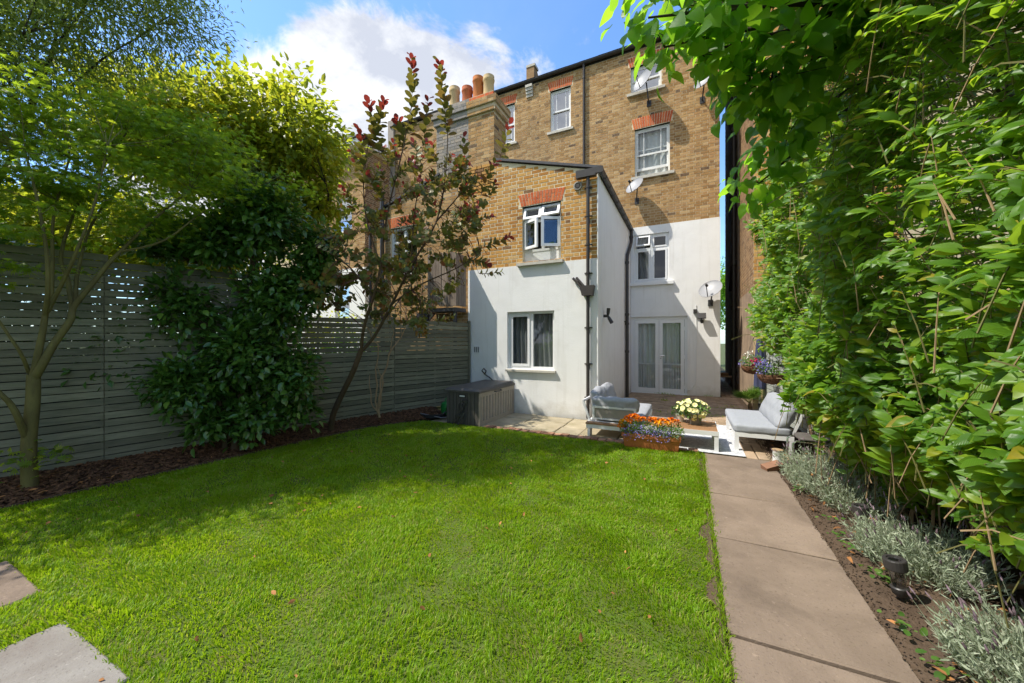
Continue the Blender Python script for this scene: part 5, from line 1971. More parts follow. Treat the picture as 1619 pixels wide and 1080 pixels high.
b.lathe((0.955, 5.36, 0.191), [(0.056, 0), (0.058, 0.012), (0.03, 0.02), (0.001, 0.02)], 16, M['bark_pale'])
b.build('lid', None, t, True)
b = MB()
b.obox((0.86, 5.12, 0.055), (0.20, 0.10, 0.065), Euler((0.2, -0.25, 0.5)), M['edge_brick'])
T(b.build('loose_brick', None, None), 'single loose red brick lying at the path edge', 'brick')
# small wooden stool in the passage
t = thing('wooden_stool', 'small plain wooden stool in the passage carrying a box', 'stool', (0.98, 12.9, 0))
b = MB()
b.box((0.80, 12.72, 0.43), (1.20, 12.98, 0.46), M['bench_wood'])
b.build('seat', None, t)
for px2, py2 in ((0.83, 12.75), (1.17, 12.75), (0.83, 12.95), (1.17, 12.95)):
    b = MB()
    b.bar((px2, py2, 0.43), (px2 + (0.02 if px2 > 1 else -0.02), py2, 0.0), 0.035, 0.035, M['bench_wood'])
    b.build('leg', None, t)
t = thing('wooden_box', 'small orange wooden box on the stool in the passage', 'box', (0.96, 12.85, 0.461))
b = MB()
b.obox((0.95, 12.85, 0.50), (0.20, 0.13, 0.075), Euler((0, 0, 0.2)), M['teak'])
b.build('body', None, t)
b = MB()
b.obox((0.95, 12.85, 0.545), (0.21, 0.14, 0.012), Euler((0, 0.04, 0.22)), M['bench_wood'])
b.build('lid', None, t)
# folded parasol against the corner of the far building
t = thing('folded_parasol', 'folded navy parasol standing against the cream wall by the fence end', 'parasol', (1.36, 9.2, 0))
b = MB()
prof = []
n = 14
vs = []
for j, (rr, hh) in enumerate([(0.012, 1.62), (0.05, 1.52), (0.075, 1.2), (0.085, 0.8), (0.09, 0.55), (0.075, 0.5)]):
    for k in range(n):
        a = 2 * PI * k / n
        r2 = rr * (1 + 0.22 * (k % 2) + 0.05 * math.sin(3 * a + j))
        vs.append((1.33 + r2 * math.cos(a), 9.2 + r2 * math.sin(a), hh))
fs = [(j * n + k, j * n + (k + 1) % n, (j + 1) * n + (k + 1) % n, (j + 1) * n + k) for j in range(5) for k in range(n)]
b.add(vs, [f_[::-1] for f_ in fs], M['navy'])
b.build('canopy', None, t)
b = MB()
b.tube([(1.33, 9.2, 0.02), (1.33, 9.2, 1.66)], 0.019, 8, M['alu_white'])
b.lathe((1.33, 9.2, 0.0), [(0.001, 0.0), (0.16, 0.0), (0.16, 0.04), (0.03, 0.07), (0.03, 0.2), (0.001, 0.2)], 16, M['steel_dark'])
b.build('pole', None, t, True)


# ------------------------------------------------------------------ leaf tools
CHIPV = np.array([(-.5, -.5, 0), (.5, -.5, 0), (.5, .5, 0), (-.5, .5, 0), (-.4, -.35, 1), (.4, -.4, 1), (.35, .4, 1), (-.4, .4, 1)], float)
def rvec(n, s=1.0):
    return RNG.normal(0, s, (n, 3))


def in_ball(n):
    v = norm(RNG.normal(0, 1, (n, 3)))
    return v * (RNG.random(n) ** (1 / 3))[:, None]


def at(px, py, d):
    """the place that a sight line meets at depth d (metres along the view axis): how positions were measured from the photograph"""
    x, y = (px - 809.5) / FPX * d, (540.0 - py) / FPX * d
    c, s = math.cos(YAW), math.sin(YAW)
    return Vector((-s * d + c * x, c * d + s * x, EYE + y))


class Leaves:
    def __init__(self):
        self.P, self.D, self.U, self.S = [], [], [], []

    def add(self, P, D, U, Sc):
        self.P.append(np.atleast_2d(P))
        self.D.append(np.atleast_2d(D))
        self.U.append(np.atleast_2d(U))
        self.S.append(np.atleast_1d(Sc))

    def arr(self):
        return np.concatenate(self.P), np.concatenate(self.D), np.concatenate(self.U), np.concatenate(self.S)


OVAL = leaf_shape([(0, 0, 0), (0.2, 0.19, 0), (0.5, 0.27, 0), (0.8, 0.15, 0), (1, 0, 0)], 0.3, 0.2)
OVAL8 = leaf_template(0.27, 0.3, 0.2)
FAR = (np.array([(0, 0, 0), (-0.27, 0.5, 0.07), (0, 1, -0.12), (0.27, 0.5, 0.07)], float), np.array([(0, 2, 1), (0, 3, 2)], int))
FAR_NARROW = (FAR[0] * np.array([0.4, 1, 1]), FAR[1])
LANCE = leaf_template(0.20, 0.3, 0.2, 0.8)
NARROW = leaf_template(0.10, 0.2, 0.12, 0.8)
ROUND = leaf_shape([(0, 0, 0), (0.22, 0.24, 0), (0.6, 0.36, 0), (0.88, 0.22, 0), (1, 0, 0)], 0.2, 0.12)
HEART = leaf_shape([(0, 0.22, 0.10), (0.15, 0.44, 0.12), (0.42, 0.46, 0.04), (0.72, 0.25, 0), (1, 0, 0)], 0.25, 0.3)
DIAMOND = (np.array([(0, 0, 0), (-0.06, 0.5, 0.01), (0, 1, -0.05), (0.06, 0.5, 0.01)], float), np.array([(0, 3, 1), (1, 3, 2)], int))


def palm_template(n=7, w=0.085, spread=2.5):
    tv, tf = [(0, 0, 0)], []
    for k in range(n):
        a = (k / (n - 1) - 0.5) * spread
        L = 1.0 - 0.42 * abs(k / (n - 1) - 0.5) * 2
        s, c = math.sin(a), math.cos(a)
        i = len(tv)
        tv += [(s * L * 0.55 - c * w, c * L * 0.55 + s * w, 0.02), (s * L, c * L, -0.14), (s * L * 0.55 + c * w, c * L * 0.55 - s * w, 0.02)]
        tf += [(0, i + 2, i + 1), (0, i + 1, i)] if False else [(0, i + 2, i), (i, i + 2, i + 1)]
    return np.array(tv, float), np.array(tf, int)


PALMATE = palm_template()


def clip_fence(P, ymargin=0.06, top=2.6):
    """keep what is on the garden side of the left fence or above it"""
    lim = -4.42 - 0.327 * (7.05 - P[:, 1])
    return (P[:, 0] > lim + ymargin) | (P[:, 2] > top)


def crown_clusters(balls, per_m3=60, shell=0.55, seed=0):
    """cluster centres through a union of ellipsoids (centre, rx, ry, rz), denser towards the outside"""
    rg = np.random.default_rng(seed)
    out = []
    for c, rx, ry, rz in balls:
        n = max(3, int(per_m3 * 4.19 * rx * ry * rz))
        v = norm(rg.normal(0, 1, (n, 3)))
        r = shell + (1 - shell) * rg.random(n) ** 0.6
        r = np.where(rg.random(n) < 0.25, rg.random(n) * shell, r)
        lump = 1 + 0.16 * np.sin(v[:, 0] * 5 + seed) * np.sin(v[:, 1] * 4.3 + 1.7) + 0.12 * np.sin(v[:, 2] * 6 + v[:, 0] * 3)
        P = np.array(c)[None] + v * (r * lump)[:, None] * np.array([rx, ry, rz])[None]
        out.append(np.concatenate([P, v], 1))
    return np.concatenate(out)


def spray_leaves(C, V, per, rad, flat, size, droop=0.2, up_bias=0.9, seed=0, outward=0.7):
    """leaves scattered in little sprays about the cluster centres C; V outward directions"""
    rg = np.random.default_rng(seed)
    n = len(C) * per
    ci = np.repeat(np.arange(len(C)), per)
    off = rg.normal(0, 1, (n, 3)) * np.array([rad, rad, rad * flat])
    P = C[ci] + off
    D = V[ci] * outward + rg.normal(0, 0.6, (n, 3)) + off / max(rad, 1e-6) * 0.35
    D[:, 2] -= droop
    U = np.array([0, 0, 1.0])[None] * up_bias + rg.normal(0, 0.35, (n, 3)) + V[ci] * 0.25
    return P, D, U, size * rg.uniform(0.65, 1.25, n)


def twigs(mb, C, limbs, mat, r0=0.006, frac=1.0, seed=0, sag=0.06):
    """thin twigs from the nearest limb point out to the cluster centres"""
    rg = random.Random(seed)
    L = np.array([tuple(p) for p in limbs])
    for c in C:
        if rg.random() > frac:
            continue
        d = np.linalg.norm(L - c[None], axis=1) + 0.6 * np.maximum(0, L[:, 2] - c[2])
        p = L[int(np.argmin(d))]
        m = (p + c) / 2 + np.array([rg.uniform(-0.06, 0.06), rg.uniform(-0.06, 0.06), sag * rg.uniform(-0.5, 1.2)])
        mb.tube([p, m, c], [r0, r0 * 0.7, r0 * 0.3], 3, mat, cap=False)


def limb(mb, pts, r0, r1, mat, n=8, wob=0.0, seed=0):
    rg = random.Random(seed)
    pts = [Vector(p) for p in pts]
    fine = []
    for i in range(len(pts) - 1):
        p0, p1, p2, p3 = pts[max(i - 1, 0)], pts[i], pts[i + 1], pts[min(i + 2, len(pts) - 1)]
        for k in range(4):
            t = k / 4
            q = 0.5 * ((2 * p1) + (p2 - p0) * t + (2 * p0 - 5 * p1 + 4 * p2 - p3) * t * t + (-p0 + 3 * p1 - 3 * p2 + p3) * t ** 3)
            fine.append(q + Vector((rg.uniform(-wob, wob), rg.uniform(-wob, wob), 0)))
    fine.append(pts[-1])
    m = len(fine) - 1
    mb.tube(fine, [r0 + (r1 - r0) * (i / m) for i in range(m + 1)], n, mat)
    return fine


def foliage(name, tmpl, P, D, U, Sc, mat, parent, kind='stuff', smooth=False):
    V, F = scatter(tmpl[0], tmpl[1], P, D, U, Sc)
    return link(name, npmesh(name, V, F, mat, smooth or tmpl[0] is not CHIPV), parent, kind=kind)


def leaf_objects(parent, P, D, U, Sc, meshes, seed=0):
    """the leaves that show largest, each an object sharing one of a few meshes"""
    rg = random.Random(seed)
    for p, d, u, s in zip(P, D, U, Sc):
        me = rg.choice(meshes)
        o = bpy.data.objects.new('leaf', me)
        COL.objects.link(o)
        o.parent = parent
        mtx = leaf_matrix(p, d, u, s)
        mtx.translation = Vector(p) - wpos(parent)
        o.matrix_basis = mtx


def nearest_split(P, n, weight=None, lo=0.9, sc=None, ahead=True):
    """index arrays (n showing largest, rest)"""
    f = np.array([-math.sin(YAW), math.cos(YAW), 0])
    r_ = np.array([math.cos(YAW), math.sin(YAW), 0])
    d = P @ f
    dd = np.maximum(d, 0.05)
    x, y = (P @ r_) / dd * FPX, (P[:, 2] - EYE) / dd * FPX
    inside = (d > 0.5) & (np.abs(x) < 805) & (np.abs(y) < 535)
    score = np.where(inside, (sc if sc is not None else 1.0) / dd, 0)
    if weight is not None:
        score = score * weight
    order = np.argsort(-score)
    return order[:n], order[n:]


# ------------------------------------------------------------------ Japanese maple, left
mp = thing('maple_tree', 'Japanese maple with fine green layered leaves and greenish forked trunk in the bark bed', 'tree', at(48, 772, 3.63))
b = MB()
LP = []
D0 = 3.62
LP += limb(b, [at(48, 778, D0), at(46, 735, D0), at(46, 696, D0), at(52, 637, D0), at(53, 592, D0)], 0.060, 0.047, M['bark'], 12)
LP += limb(b, [at(53, 600, D0), at(66, 578, 3.62), at(85, 544, 3.66), at(111, 507, 3.72), at(116, 486, 3.75), at(141, 455, 3.8), at(167, 422, 3.9), at(190, 398, 4.0), at(240, 350, 4.2), at(300, 300, 4.4)], 0.037, 0.011, M['bark'], 10)
LP += limb(b, [at(52, 600, D0), at(60, 560, 3.6), at(68, 522, 3.6), at(72, 496, 3.6), at(80, 481, 3.62), at(83, 418, 3.65), at(85, 340, 3.7), at(110, 250, 3.8)], 0.031, 0.008, M['bark'], 9)
LP += limb(b, [at(72, 498, 3.6), at(76, 460, 3.5), at(74, 400, 3.45), at(60, 320, 3.4), at(40, 240, 3.4)], 0.022, 0.008, M['bark'], 7)
LP += limb(b, [at(80, 483, 3.62), at(100, 445, 3.6), at(120, 400, 3.55), at(150, 320, 3.6), at(170, 230, 3.7)], 0.02, 0.007, M['bark'], 7)
LP += limb(b, [at(115, 490, 3.75), at(107, 440, 3.8), at(97, 400, 3.85), at(130, 310, 4.1), at(200, 210, 4.4)], 0.024, 0.008, M['bark'], 7)
LP += limb(b, [at(120, 482, 3.78), at(125, 420, 3.9), at(160, 330, 4.2), at(260, 230, 4.6)], 0.02, 0.007, M['bark'], 7)
LP += limb(b, [at(44, 700, D0), at(28, 659, 3.5), at(15, 637, 3.45), at(0, 622, 3.4), at(-60, 560, 3.3), at(-120, 430, 3.3), at(-160, 300, 3.4)], 0.028, 0.008, M['bark'], 8)
LP += limb(b, [at(46, 590, D0), at(33, 559, 3.5), at(7, 520, 3.4), at(-30, 460, 3.3), at(-60, 350, 3.3)], 0.017, 0.006, M['bark'], 6)
LP += limb(b, [at(190, 398, 4.0), at(260, 380, 4.2), at(330, 330, 4.5), at(420, 290, 4.8)], 0.014, 0.005, M['bark'], 6)
b2 = [(at(110, 310, 3.8), 0.95, 0.75, 0.58), (at(290, 275, 4.5), 0.95, 0.8, 0.55), (at(400, 295, 4.8), 0.6, 0.55, 0.40), (at(60, 215, 3.8), 0.85, 0.8, 0.42), (at(200, 195, 4.3), 0.95, 0.8, 0.42), (Vector((-6.3, 0.0, 3.2)), 0.8, 0.7, 0.4),  # last ball here: unseen crown outside the view, added to shade the lawn
      (at(-120, 330, 3.3), 0.8, 0.7, 0.6), (at(20, 420, 3.5), 0.42, 0.4, 0.2), (at(-40, 200, 3.4), 0.8, 0.8, 0.7), (at(310, 205, 4.6), 0.7, 0.7, 0.36), (at(230, 350, 4.3), 0.55, 0.5, 0.25)]
CC = crown_clusters(b2, 46, 0.5, 3)
lv = CC[:, 5] * 0.4
CC[:, 2] = np.round(CC[:, 2] / 0.17) * 0.17 + RNG.normal(0, 0.025, len(CC))       # layered plates
twigs(b, CC[:, :3], LP, M['twig_green'], 0.005, 0.6, 4)
b.build('trunk', None, mp, True)
P, D, U, Sc = spray_leaves(CC[:, :3], CC[:, 3:] * np.array([1, 1, 0.3]), 26, 0.13, 0.16, 0.062, 0.28, 1.2, 5)
foliage('crown', PALMATE, P, D, U, Sc, M['maple_leaf'], mp)
n = 60
Q = np.array(at(50, 722, 3.6))[None] + RNG.normal(0, 1, (n, 3)) * np.array([0.13, 0.10, 0.07])
foliage('sucker_shoot', PALMATE, Q, RNG.normal(0, 1, (n, 3)), np.array([[0, 0, 1.0]]) + RNG.normal(0, 0.4, (n, 3)), RNG.uniform(0.05, 0.08, n), M['maple_leaf'], mp)

# ------------------------------------------------------------------ trees beyond the left fence


def far_tree(name, label, base, balls, tmpl, mat, leaf, per, dens, rad, flat, seed, trunk_r=0.12, bark='bark_dark', cat='tree', droop=0.3, twf=0.4, group=None):
    base = Vector(base)
    t = thing(name, label, cat, base, group)
    b = MB()
    cen = Vector((0, 0, 0))
    for c, *_ in balls:
        cen += Vector(c)
    cen /= len(balls)
    lp = limb(b, [base, base.lerp(Vector((cen.x, cen.y, base.z + (cen.z - base.z) * 0.5)), 0.55), Vector((cen.x, cen.y, base.z + (cen.z - base.z) * 0.7))], trunk_r, trunk_r * 0.7, M[bark], 9, 0.01, seed)
    fork = lp[-1]
    for i, (c, rx, ry, rz) in enumerate(balls):
        c = Vector(c)
        lp += limb(b, [fork, fork.lerp(c, 0.5) + Vector((0, 0, 0.12)), c, c + Vector((rx * 0.4, -ry * 0.3, rz * 0.5))], trunk_r * 0.55, trunk_r * 0.1, M[bark], 6, 0.015, seed + i)
    CC = crown_clusters(balls, dens, 0.55, seed)
    twigs(b, CC[:, :3], lp, M[bark], 0.007, twf, seed)
    b.build('trunk', None, t, True)
    P, D, U, Sc = spray_leaves(CC[:, :3], CC[:, 3:], per, rad, flat, leaf, droop, 0.9, seed + 1)
    foliage('crown', tmpl, P, D, U, Sc, M[mat], t)
    return t


far_tree('broadleaf_tree', 'yellow-green broad-leaved tree rising behind the fence left of the houses', at(430, 640, 7.6), [(at(455, 230, 7.0), 1.15, 1.1, 1.1), (at(345, 215, 6.8), 1.2, 1.1, 1.1), (at(515, 325, 7.2), 0.62, 0.6, 0.6), (at(240, 200, 6.8), 1.2, 1.1, 1.0), (at(430, 340, 7.2), 0.9, 0.8, 0.7)],
         OVAL8, 'yellow_leaf', 0.135, 19, 54, 0.15, 0.6, 12, 0.10)
far_tree('olive_tree', 'grey-green fine-leaved tree whose sprays hang in the top corner above the maple', at(-330, 700, 5.0), [(at(140, -20, 4.3), 1.1, 1.0, 0.85), (at(-20, 50, 3.9), 0.9, 0.8, 0.7), (at(265, 25, 4.7), 0.6, 0.5, 0.42), (at(60, 105, 4.0), 0.6, 0.5, 0.3), (at(-250, 60, 4.0), 1.3, 1.2, 1.3), (at(-150, -160, 4.4), 1.5, 1.5, 1.2), (at(180, -160, 4.6), 1.2, 1.2, 0.9)],
         FAR_NARROW, 'olive_leaf', 0.08, 44, 56, 0.15, 0.75, 22, 0.03, twf=0.15)
far_tree('garden_shrub', 'bright yellow-green shrub seen through the maple above the fence', at(90, 640, 7.5), [(at(60, 370, 7.6), 1.4, 1.1, 0.9), (at(200, 370, 7.8), 1.3, 1.0, 0.8), (at(-80, 350, 7.2), 1.2, 1.0, 0.9), (at(330, 400, 8.0), 1.0, 0.9, 0.8)], FAR, 'yellow_leaf', 0.12, 20, 95, 0.16, 0.7, 32, 0.06, cat='shrub')
far_tree('garden_shrub', 'low light-green shrub behind the camellia and the slats of the fence', at(400, 610, 8.0), [(at(300, 430, 8.0), 1.0, 0.9, 0.8), (at(420, 470, 8.2), 0.8, 0.8, 0.6), (at(520, 520, 8.8), 0.8, 0.7, 0.4)], FAR, 'yellow_leaf', 0.09, 18, 60, 0.14, 0.7, 42, 0.05, cat='shrub')
far_tree('street_tree', 'distant green tree seen through the gap beside the house corner', (1.55, 27, 0), [((1.6, 27, 4.4), 1.6, 1.4, 1.8), ((2.2, 27.5, 5.6), 1.2, 1.2, 1.2), ((0.9, 26.6, 3.0), 1.2, 1.0, 1.0)], FAR, 'lime_leaf', 0.16, 14, 20, 0.25, 0.8, 52, 0.14)

for i, (x, y, rx, ry, z, rz, lab) in enumerate(((-7.15, 0.9, 0.5, 1.7, 1.4, 1.35, 'dark green bush against the far side of the fence behind the maple trunk'), (-6.55, 2.9, 0.45, 1.3, 1.35, 1.2, 'dark green bush against the far side of the fence behind the camellia'), (-6.3, 5.3, 0.5, 0.9, 0.85, 0.7, 'low green bush beyond the fence near the smoke bush'))):
    far_tree('fence_bush', lab, (x, y, 0.0), [((x, y, z), rx, ry, rz)], FAR, 'lime_leaf' if i == 2 else 'camellia_leaf', 0.10, 18, 150, 0.15, 0.8, 62 + i, 0.04, cat='bush')
for i, (x, y, lab) in enumerate(((-4.6, -8.5, 'round green tree at the end of the garden, mirrored in the ground floor window'), (1.0, -10.0, 'tall green tree at the end of the garden, mirrored in the french doors'))):
    far_tree('garden_tree', lab, (x, y, 0.0), [((x, y, 3.4), 2.6, 1.8, 2.6), ((x + 1.8, y, 2.2), 1.8, 1.4, 1.9), ((x - 1.8, y, 2.0), 1.8, 1.4, 1.8)], FAR, 'lime_leaf', 0.20, 14, 9, 0.3, 0.8, 72 + i, 0.15)
# ------------------------------------------------------------------ camellia
cm_ = thing('camellia_shrub', 'large dark glossy-leaved camellia in front of the slatted fence', 'shrub', at(362, 708, 4.85))
b = MB()
LP = []
LP += limb(b, [at(356, 712, 4.85), at(355, 680, 4.85), at(345, 620, 4.85), at(330, 540, 4.9), at(318, 440, 4.95), at(310, 360, 5.0)], 0.035, 0.008, M['bark_brown'], 8)
LP += limb(b, [at(370, 710, 4.85), at(376, 670, 4.9), at(384, 600, 4.95), at(395, 500, 5.05), at(398, 420, 5.1), at(410, 330, 5.15)], 0.042, 0.008, M['bark_brown'], 8)
LP += limb(b, [at(384, 600, 4.95), at(420, 530, 5.1), at(450, 470, 5.2), at(490, 430, 5.3)], 0.02, 0.006, M['bark_brown'], 6)
LP += limb(b, [at(376, 670, 4.9), at(420, 620, 5.05), at(460, 590, 5.15)], 0.018, 0.006, M['bark_brown'], 6)
LP += limb(b, [at(350, 650, 4.8), at(310, 620, 4.65), at(280, 590, 4.6)], 0.016, 0.006, M['bark_brown'], 6)
LP += limb(b, [at(395, 500, 5.05), at(365, 430, 5.0), at(345, 350, 5.0)], 0.016, 0.006, M['bark_brown'], 6)
balls = [(at(300, 610, 4.55), .42, .36, .34), (at(285, 480, 4.72), .42, .3, .45), (at(385, 560, 4.9), .5, .36, .5), (at(440, 470, 5.1), .52, .4, .48), (at(415, 350, 5.1), .62, .42, .45), (at(495, 445, 5.2), .42, .32, .36),
         (at(400, 655, 4.9), .40, .3, .28), (at(325, 672, 4.6), .26, .24, .2), (at(255, 400, 4.75), .34, .26, .4), (at(455, 590, 5.05), .42, .32, .45), (at(340, 380, 4.95), .45, .34, .42), (at(470, 655, 5.05), .24, .2, .2), (at(505, 390, 5.3), .36, .3, .34)]
CC = crown_clusters(balls, 420, 0.4, 8)
twigs(b, CC[:, :3], LP, M['bark_brown'], 0.005, 0.55, 9)
b.build('stem', None, cm_, True)
P, D, U, Sc = spray_leaves(CC[:, :3], CC[:, 3:], 15, 0.075, 0.8, 0.10, 0.1, 0.8, 15)
ok = clip_fence(P)
P, D, U, Sc = P[ok], D[ok], U[ok], Sc[ok]
big, small = nearest_split(P, 220, None, sc=Sc)
foliage('foliage', OVAL, P[small], D[small], U[small], Sc[small], M['camellia_leaf'], cm_)
leaf_objects(cm_, P[big], D[big], U[big], Sc[big], [big_leaf_mesh('leaf', w, M['camellia_leaf'], 0.22, dr) for w, dr in ((0.24, 0.12), (0.27, 0.2), (0.22, 0.06))], 2)

# ------------------------------------------------------------------ smoke bush
sm = thing('smoke_bush', 'airy purple-leaved smoke bush with red shoot tips and a leaning trunk', 'tree', at(524, 677, 5.88))
b = MB()
LP = []
LP += limb(b, [at(523, 682, 5.88), at(527, 655, 5.78), at(540, 625, 5.67), at(558, 588, 5.51), at(571, 553, 5.42)], 0.046, 0.036, M['bark_brown'], 10)
Lp = limb(b, [at(571, 556, 5.43), at(575, 519, 5.23), at(590, 470, 5.01), at(602, 420, 4.83), at(612, 340, 4.93), at(636, 240, 5.03), at(650, 170, 5.08)], 0.026, 0.005, M['bark_brown'], 8)
LP += Lp
LP += limb(b, [at(571, 556, 5.43), at(593, 530, 5.39), at(620, 480, 5.26), at(650, 420, 5.08), at(690, 350, 5.23), at(705, 270, 5.28), at(708, 190, 5.28)], 0.026, 0.005, M['bark_brown'], 8)
LP += limb(b, [at(620, 480, 5.26), at(665, 450, 5.20), at(720, 425, 5.16), at(760, 400, 5.18)], 0.014, 0.004, M['bark_brown'], 6)
LP += limb(b, [at(690, 350, 5.23), at(725, 310, 5.33), at(755, 270, 5.38)], 0.012, 0.004, M['bark_brown'], 6)
LP += limb(b, [at(590, 470, 5.01), at(560, 430, 4.74), at(530, 405, 4.58), at(500, 390, 4.53)], 0.013, 0.004, M['bark_brown'], 6)
LP += limb(b, [at(602, 420, 4.83), at(580, 350, 4.88), at(575, 280, 4.93), at(585, 215, 4.98)], 0.014, 0.004, M['bark_brown'], 6)
LP += limb(b, [at(650, 420, 5.08), at(655, 340, 5.08), at(668, 260, 5.08)], 0.012, 0.004, M['bark_brown'], 6)
Lv, Rd = Leaves(), Leaves()
rnd = random.Random(77)


def shoot(base, tip, n, size, red_from, bend=0.05):
    base, tip = Vector(base), Vector(tip)
    d = (tip - base)
    L = d.length
    d.normalize()
    side = d.orthogonal().normalized()
    mid = (base + tip) / 2 + side * rnd.uniform(-bend, bend)
    b.tube([base, mid, tip], [0.005, 0.004, 0.002], 4, M['twig_red'], cap=False)
    for i in range(n):
        t = (i + 0.5) / n
        p = base.lerp(mid, t * 2) if t < 0.5 else mid.lerp(tip, t * 2 - 1)
        a = i * 2.4 + rnd.uniform(-0.4, 0.4)
        out = (side * math.cos(a) + d.cross(side) * math.sin(a))
        dd = out * 0.9 + d * (0.35 + 0.7 * t) + Vector((0, 0, -0.1))
        s = size * (1.0 - 0.45 * abs(t - 0.35)) * rnd.uniform(0.8, 1.15)
        (Rd if t > red_from and rnd.random() < 0.85 else Lv).add(np.array(p), np.array(dd), np.array(d + out * -0.2), np.array([s]))


for (x0_, y0_, x1_, y1_, d_, nn) in ((648, 215, 651, 88, 6.5, 44), (708, 215, 694, 96, 6.7, 44), (600, 245, 583, 160, 6.4, 30), (585, 235, 606, 158, 6.4, 30), (668, 240, 677, 155, 6.5, 22), (575, 300, 568, 205, 6.35, 26), (640, 230, 628, 190, 6.5, 16),
                                     (735, 300, 733, 215, 6.8, 24), (760, 310, 783, 255, 6.85, 22), (790, 250, 806, 195, 6.75, 16), (755, 395, 806, 375, 6.6, 18), (740, 410, 770, 418, 6.6, 14)):
    shoot(at(x0_, y0_, d_ - 1.4), at(x1_, y1_, d_ - 1.4), nn, 0.145, 0.78, 0.03)
for (cx, cy, rx, ry, n_) in ((655, 310, 95, 75, 66), (600, 400, 70, 70, 36), (545, 420, 48, 55, 22), (720, 330, 55, 65, 38), (690, 420, 70, 55, 34), (620, 470, 60, 42, 20), (660, 490, 40, 25, 14), (520, 460, 30, 50, 12)):
    for k in range(n_):
        a, rr = rnd.uniform(0, 2 * PI), math.sqrt(rnd.random())
        px2, py2 = cx + rx * rr * math.cos(a), cy + ry * rr * math.sin(a)
        dd = 5.05 + rnd.uniform(-0.4, 0.4) + (px2 - 620) * 0.0015 + max(0, py2 - 400) * 0.003
        c = at(px2, py2, dd)
        L = rnd.uniform(0.15, 0.34)
        up = Vector((rnd.uniform(-0.7, 0.7), rnd.uniform(-0.7, 0.7), rnd.uniform(-0.1, 1.0) if py2 < 400 else rnd.uniform(-0.5, 0.6))).normalized()
        lim = np.array([tuple(p) for p in LP])
        p = Vector(lim[int(np.argmin(np.linalg.norm(lim - np.array(c)[None], axis=1)))])
        b.tube([p, (p + c) / 2 + Vector((0, 0, 0.04)), c], [0.005, 0.004, 0.003], 3, M['twig_red'], cap=False)
        shoot(c, c + up * L, rnd.randint(11, 16), 0.094, 0.8 if py2 < 360 else 1.1)
b.build('trunk', None, sm, True)
foliage('crown', ROUND, *Lv.arr(), M['cotinus_leaf'], sm)
foliage('red_tips', ROUND, *Rd.arr(), M['cotinus_red'], sm)

# bare twisting climber on the fence
cl = thing('climber_stem', 'bare twisted climber stems against the sage slats right of the smoke bush', 'climber', at(598, 655, 6.35))
dC = 6.42
for i, (pts, r_) in enumerate(([(599, 658), (598, 640), (594, 620), (592, 590), (596, 560), (588, 535), (580, 520)], 0.018), ) if False else enumerate((
        ([(600, 660), (598, 642), (601, 620), (602, 600), (612, 578), (615, 560), (625, 545), (636, 530), (640, 515)], 0.020),
        ([(598, 655), (594, 635), (596, 610), (594, 585), (598, 565), (597, 545), (589, 538), (583, 520), (575, 515)], 0.016),
        ([(597, 650), (588, 640), (586, 620), (584, 600), (585, 593)], 0.011),
        ([(599, 650), (600, 628), (606, 605), (600, 590), (594, 575)], 0.011),
        ([(613, 575), (618, 548), (622, 525), (618, 515)], 0.010),
        ([(600, 645), (604, 615), (606, 595), (611, 580)], 0.011),
        ([(636, 530), (632, 512), (622, 505)], 0.007))):
    b = MB()
    limb(b, [at(x_, y_, dC + (x_ - 600) * 0.0085 + 0.02 * math.sin(k * 2 + i)) for k, (x_, y_) in enumerate(pts)], r_, r_ * 0.45, M['bark_pale'], 6, 0.006, i)
    b.build('stem', None, cl, True)

# bark chips and dead leaves
CHIPF = np.array([(4, 5, 6, 7), (0, 1, 5, 4), (1, 2, 6, 5), (2, 3, 7, 6), (3, 0, 4, 7)], int)
n = 7500
yy = RNG.uniform(-0.6, 6.0, n)
u = RNG.random(n)
xl = np.array([gx(v) + 0.02 for v in yy])
xr = np.array([bed_edge(v) - 0.02 for v in yy])
xx = xl + (xr - xl) * u
zz = np.array([gz(v) for v in yy]) * (1 - u) + 0.03 * u + 0.008 + 0.012 * RNG.random(n)
Sc = np.stack([RNG.uniform(0.012, 0.03, n), RNG.uniform(0.025, 0.075, n), RNG.uniform(0.004, 0.01, n)], 1)
foliage('bark_mulch', (CHIPV, CHIPF), np.stack([xx, yy, zz], 1), RNG.normal(0, 1, (n, 3)) * np.array([1, 1, 0.22]), np.array([[0, 0, 1.0]]) + RNG.normal(0, 0.25, (n, 3)), Sc, M['chip'], None)
T(bpy.data.objects['bark_mulch'], 'brown bark chips strewn over the bed along the fence', 'mulch', None, 'stuff')
n = 420
yy = np.concatenate([RNG.uniform(0.6, 6.5, 330), RNG.uniform(0.5, 5.5, 90)])
xx = np.concatenate([0.95 + RNG.random(330) ** 1.2 * 1.05, -5.2 - RNG.random(90) * 0.9])
foliage('dead_leaves', LANCE, np.stack([xx, yy, np.where(xx > 0, 0.045, 0.09) + 0.012 * RNG.random(n)], 1), RNG.normal(0, 1, (n, 3)) * np.array([1, 1, 0.3]), np.array([[0, 0, 1.0]]) + RNG.normal(0, 0.5, (n, 3)), RNG.uniform(0.035, 0.085, n), M['dead_leaf'], None)
T(bpy.data.objects['dead_leaves'], 'curled brown dead leaves lying on the beds', 'dead leaves', None, 'stuff')
n = 5200
yy = RNG.uniform(0.5, 7.0, n)
xx = 0.89 + RNG.random(n) ** 1.4 * 1.1
foliage('soil_crumbs', (CHIPV, CHIPF), np.stack([xx, yy, 0.03 + 0.015 * RNG.random(n)], 1), RNG.normal(0, 1, (n, 3)), np.array([[0, 0, 1.0]]) + RNG.normal(0, 0.5, (n, 3)), RNG.uniform(0.003, 0.011, (n, 3)), M['soil'], None)
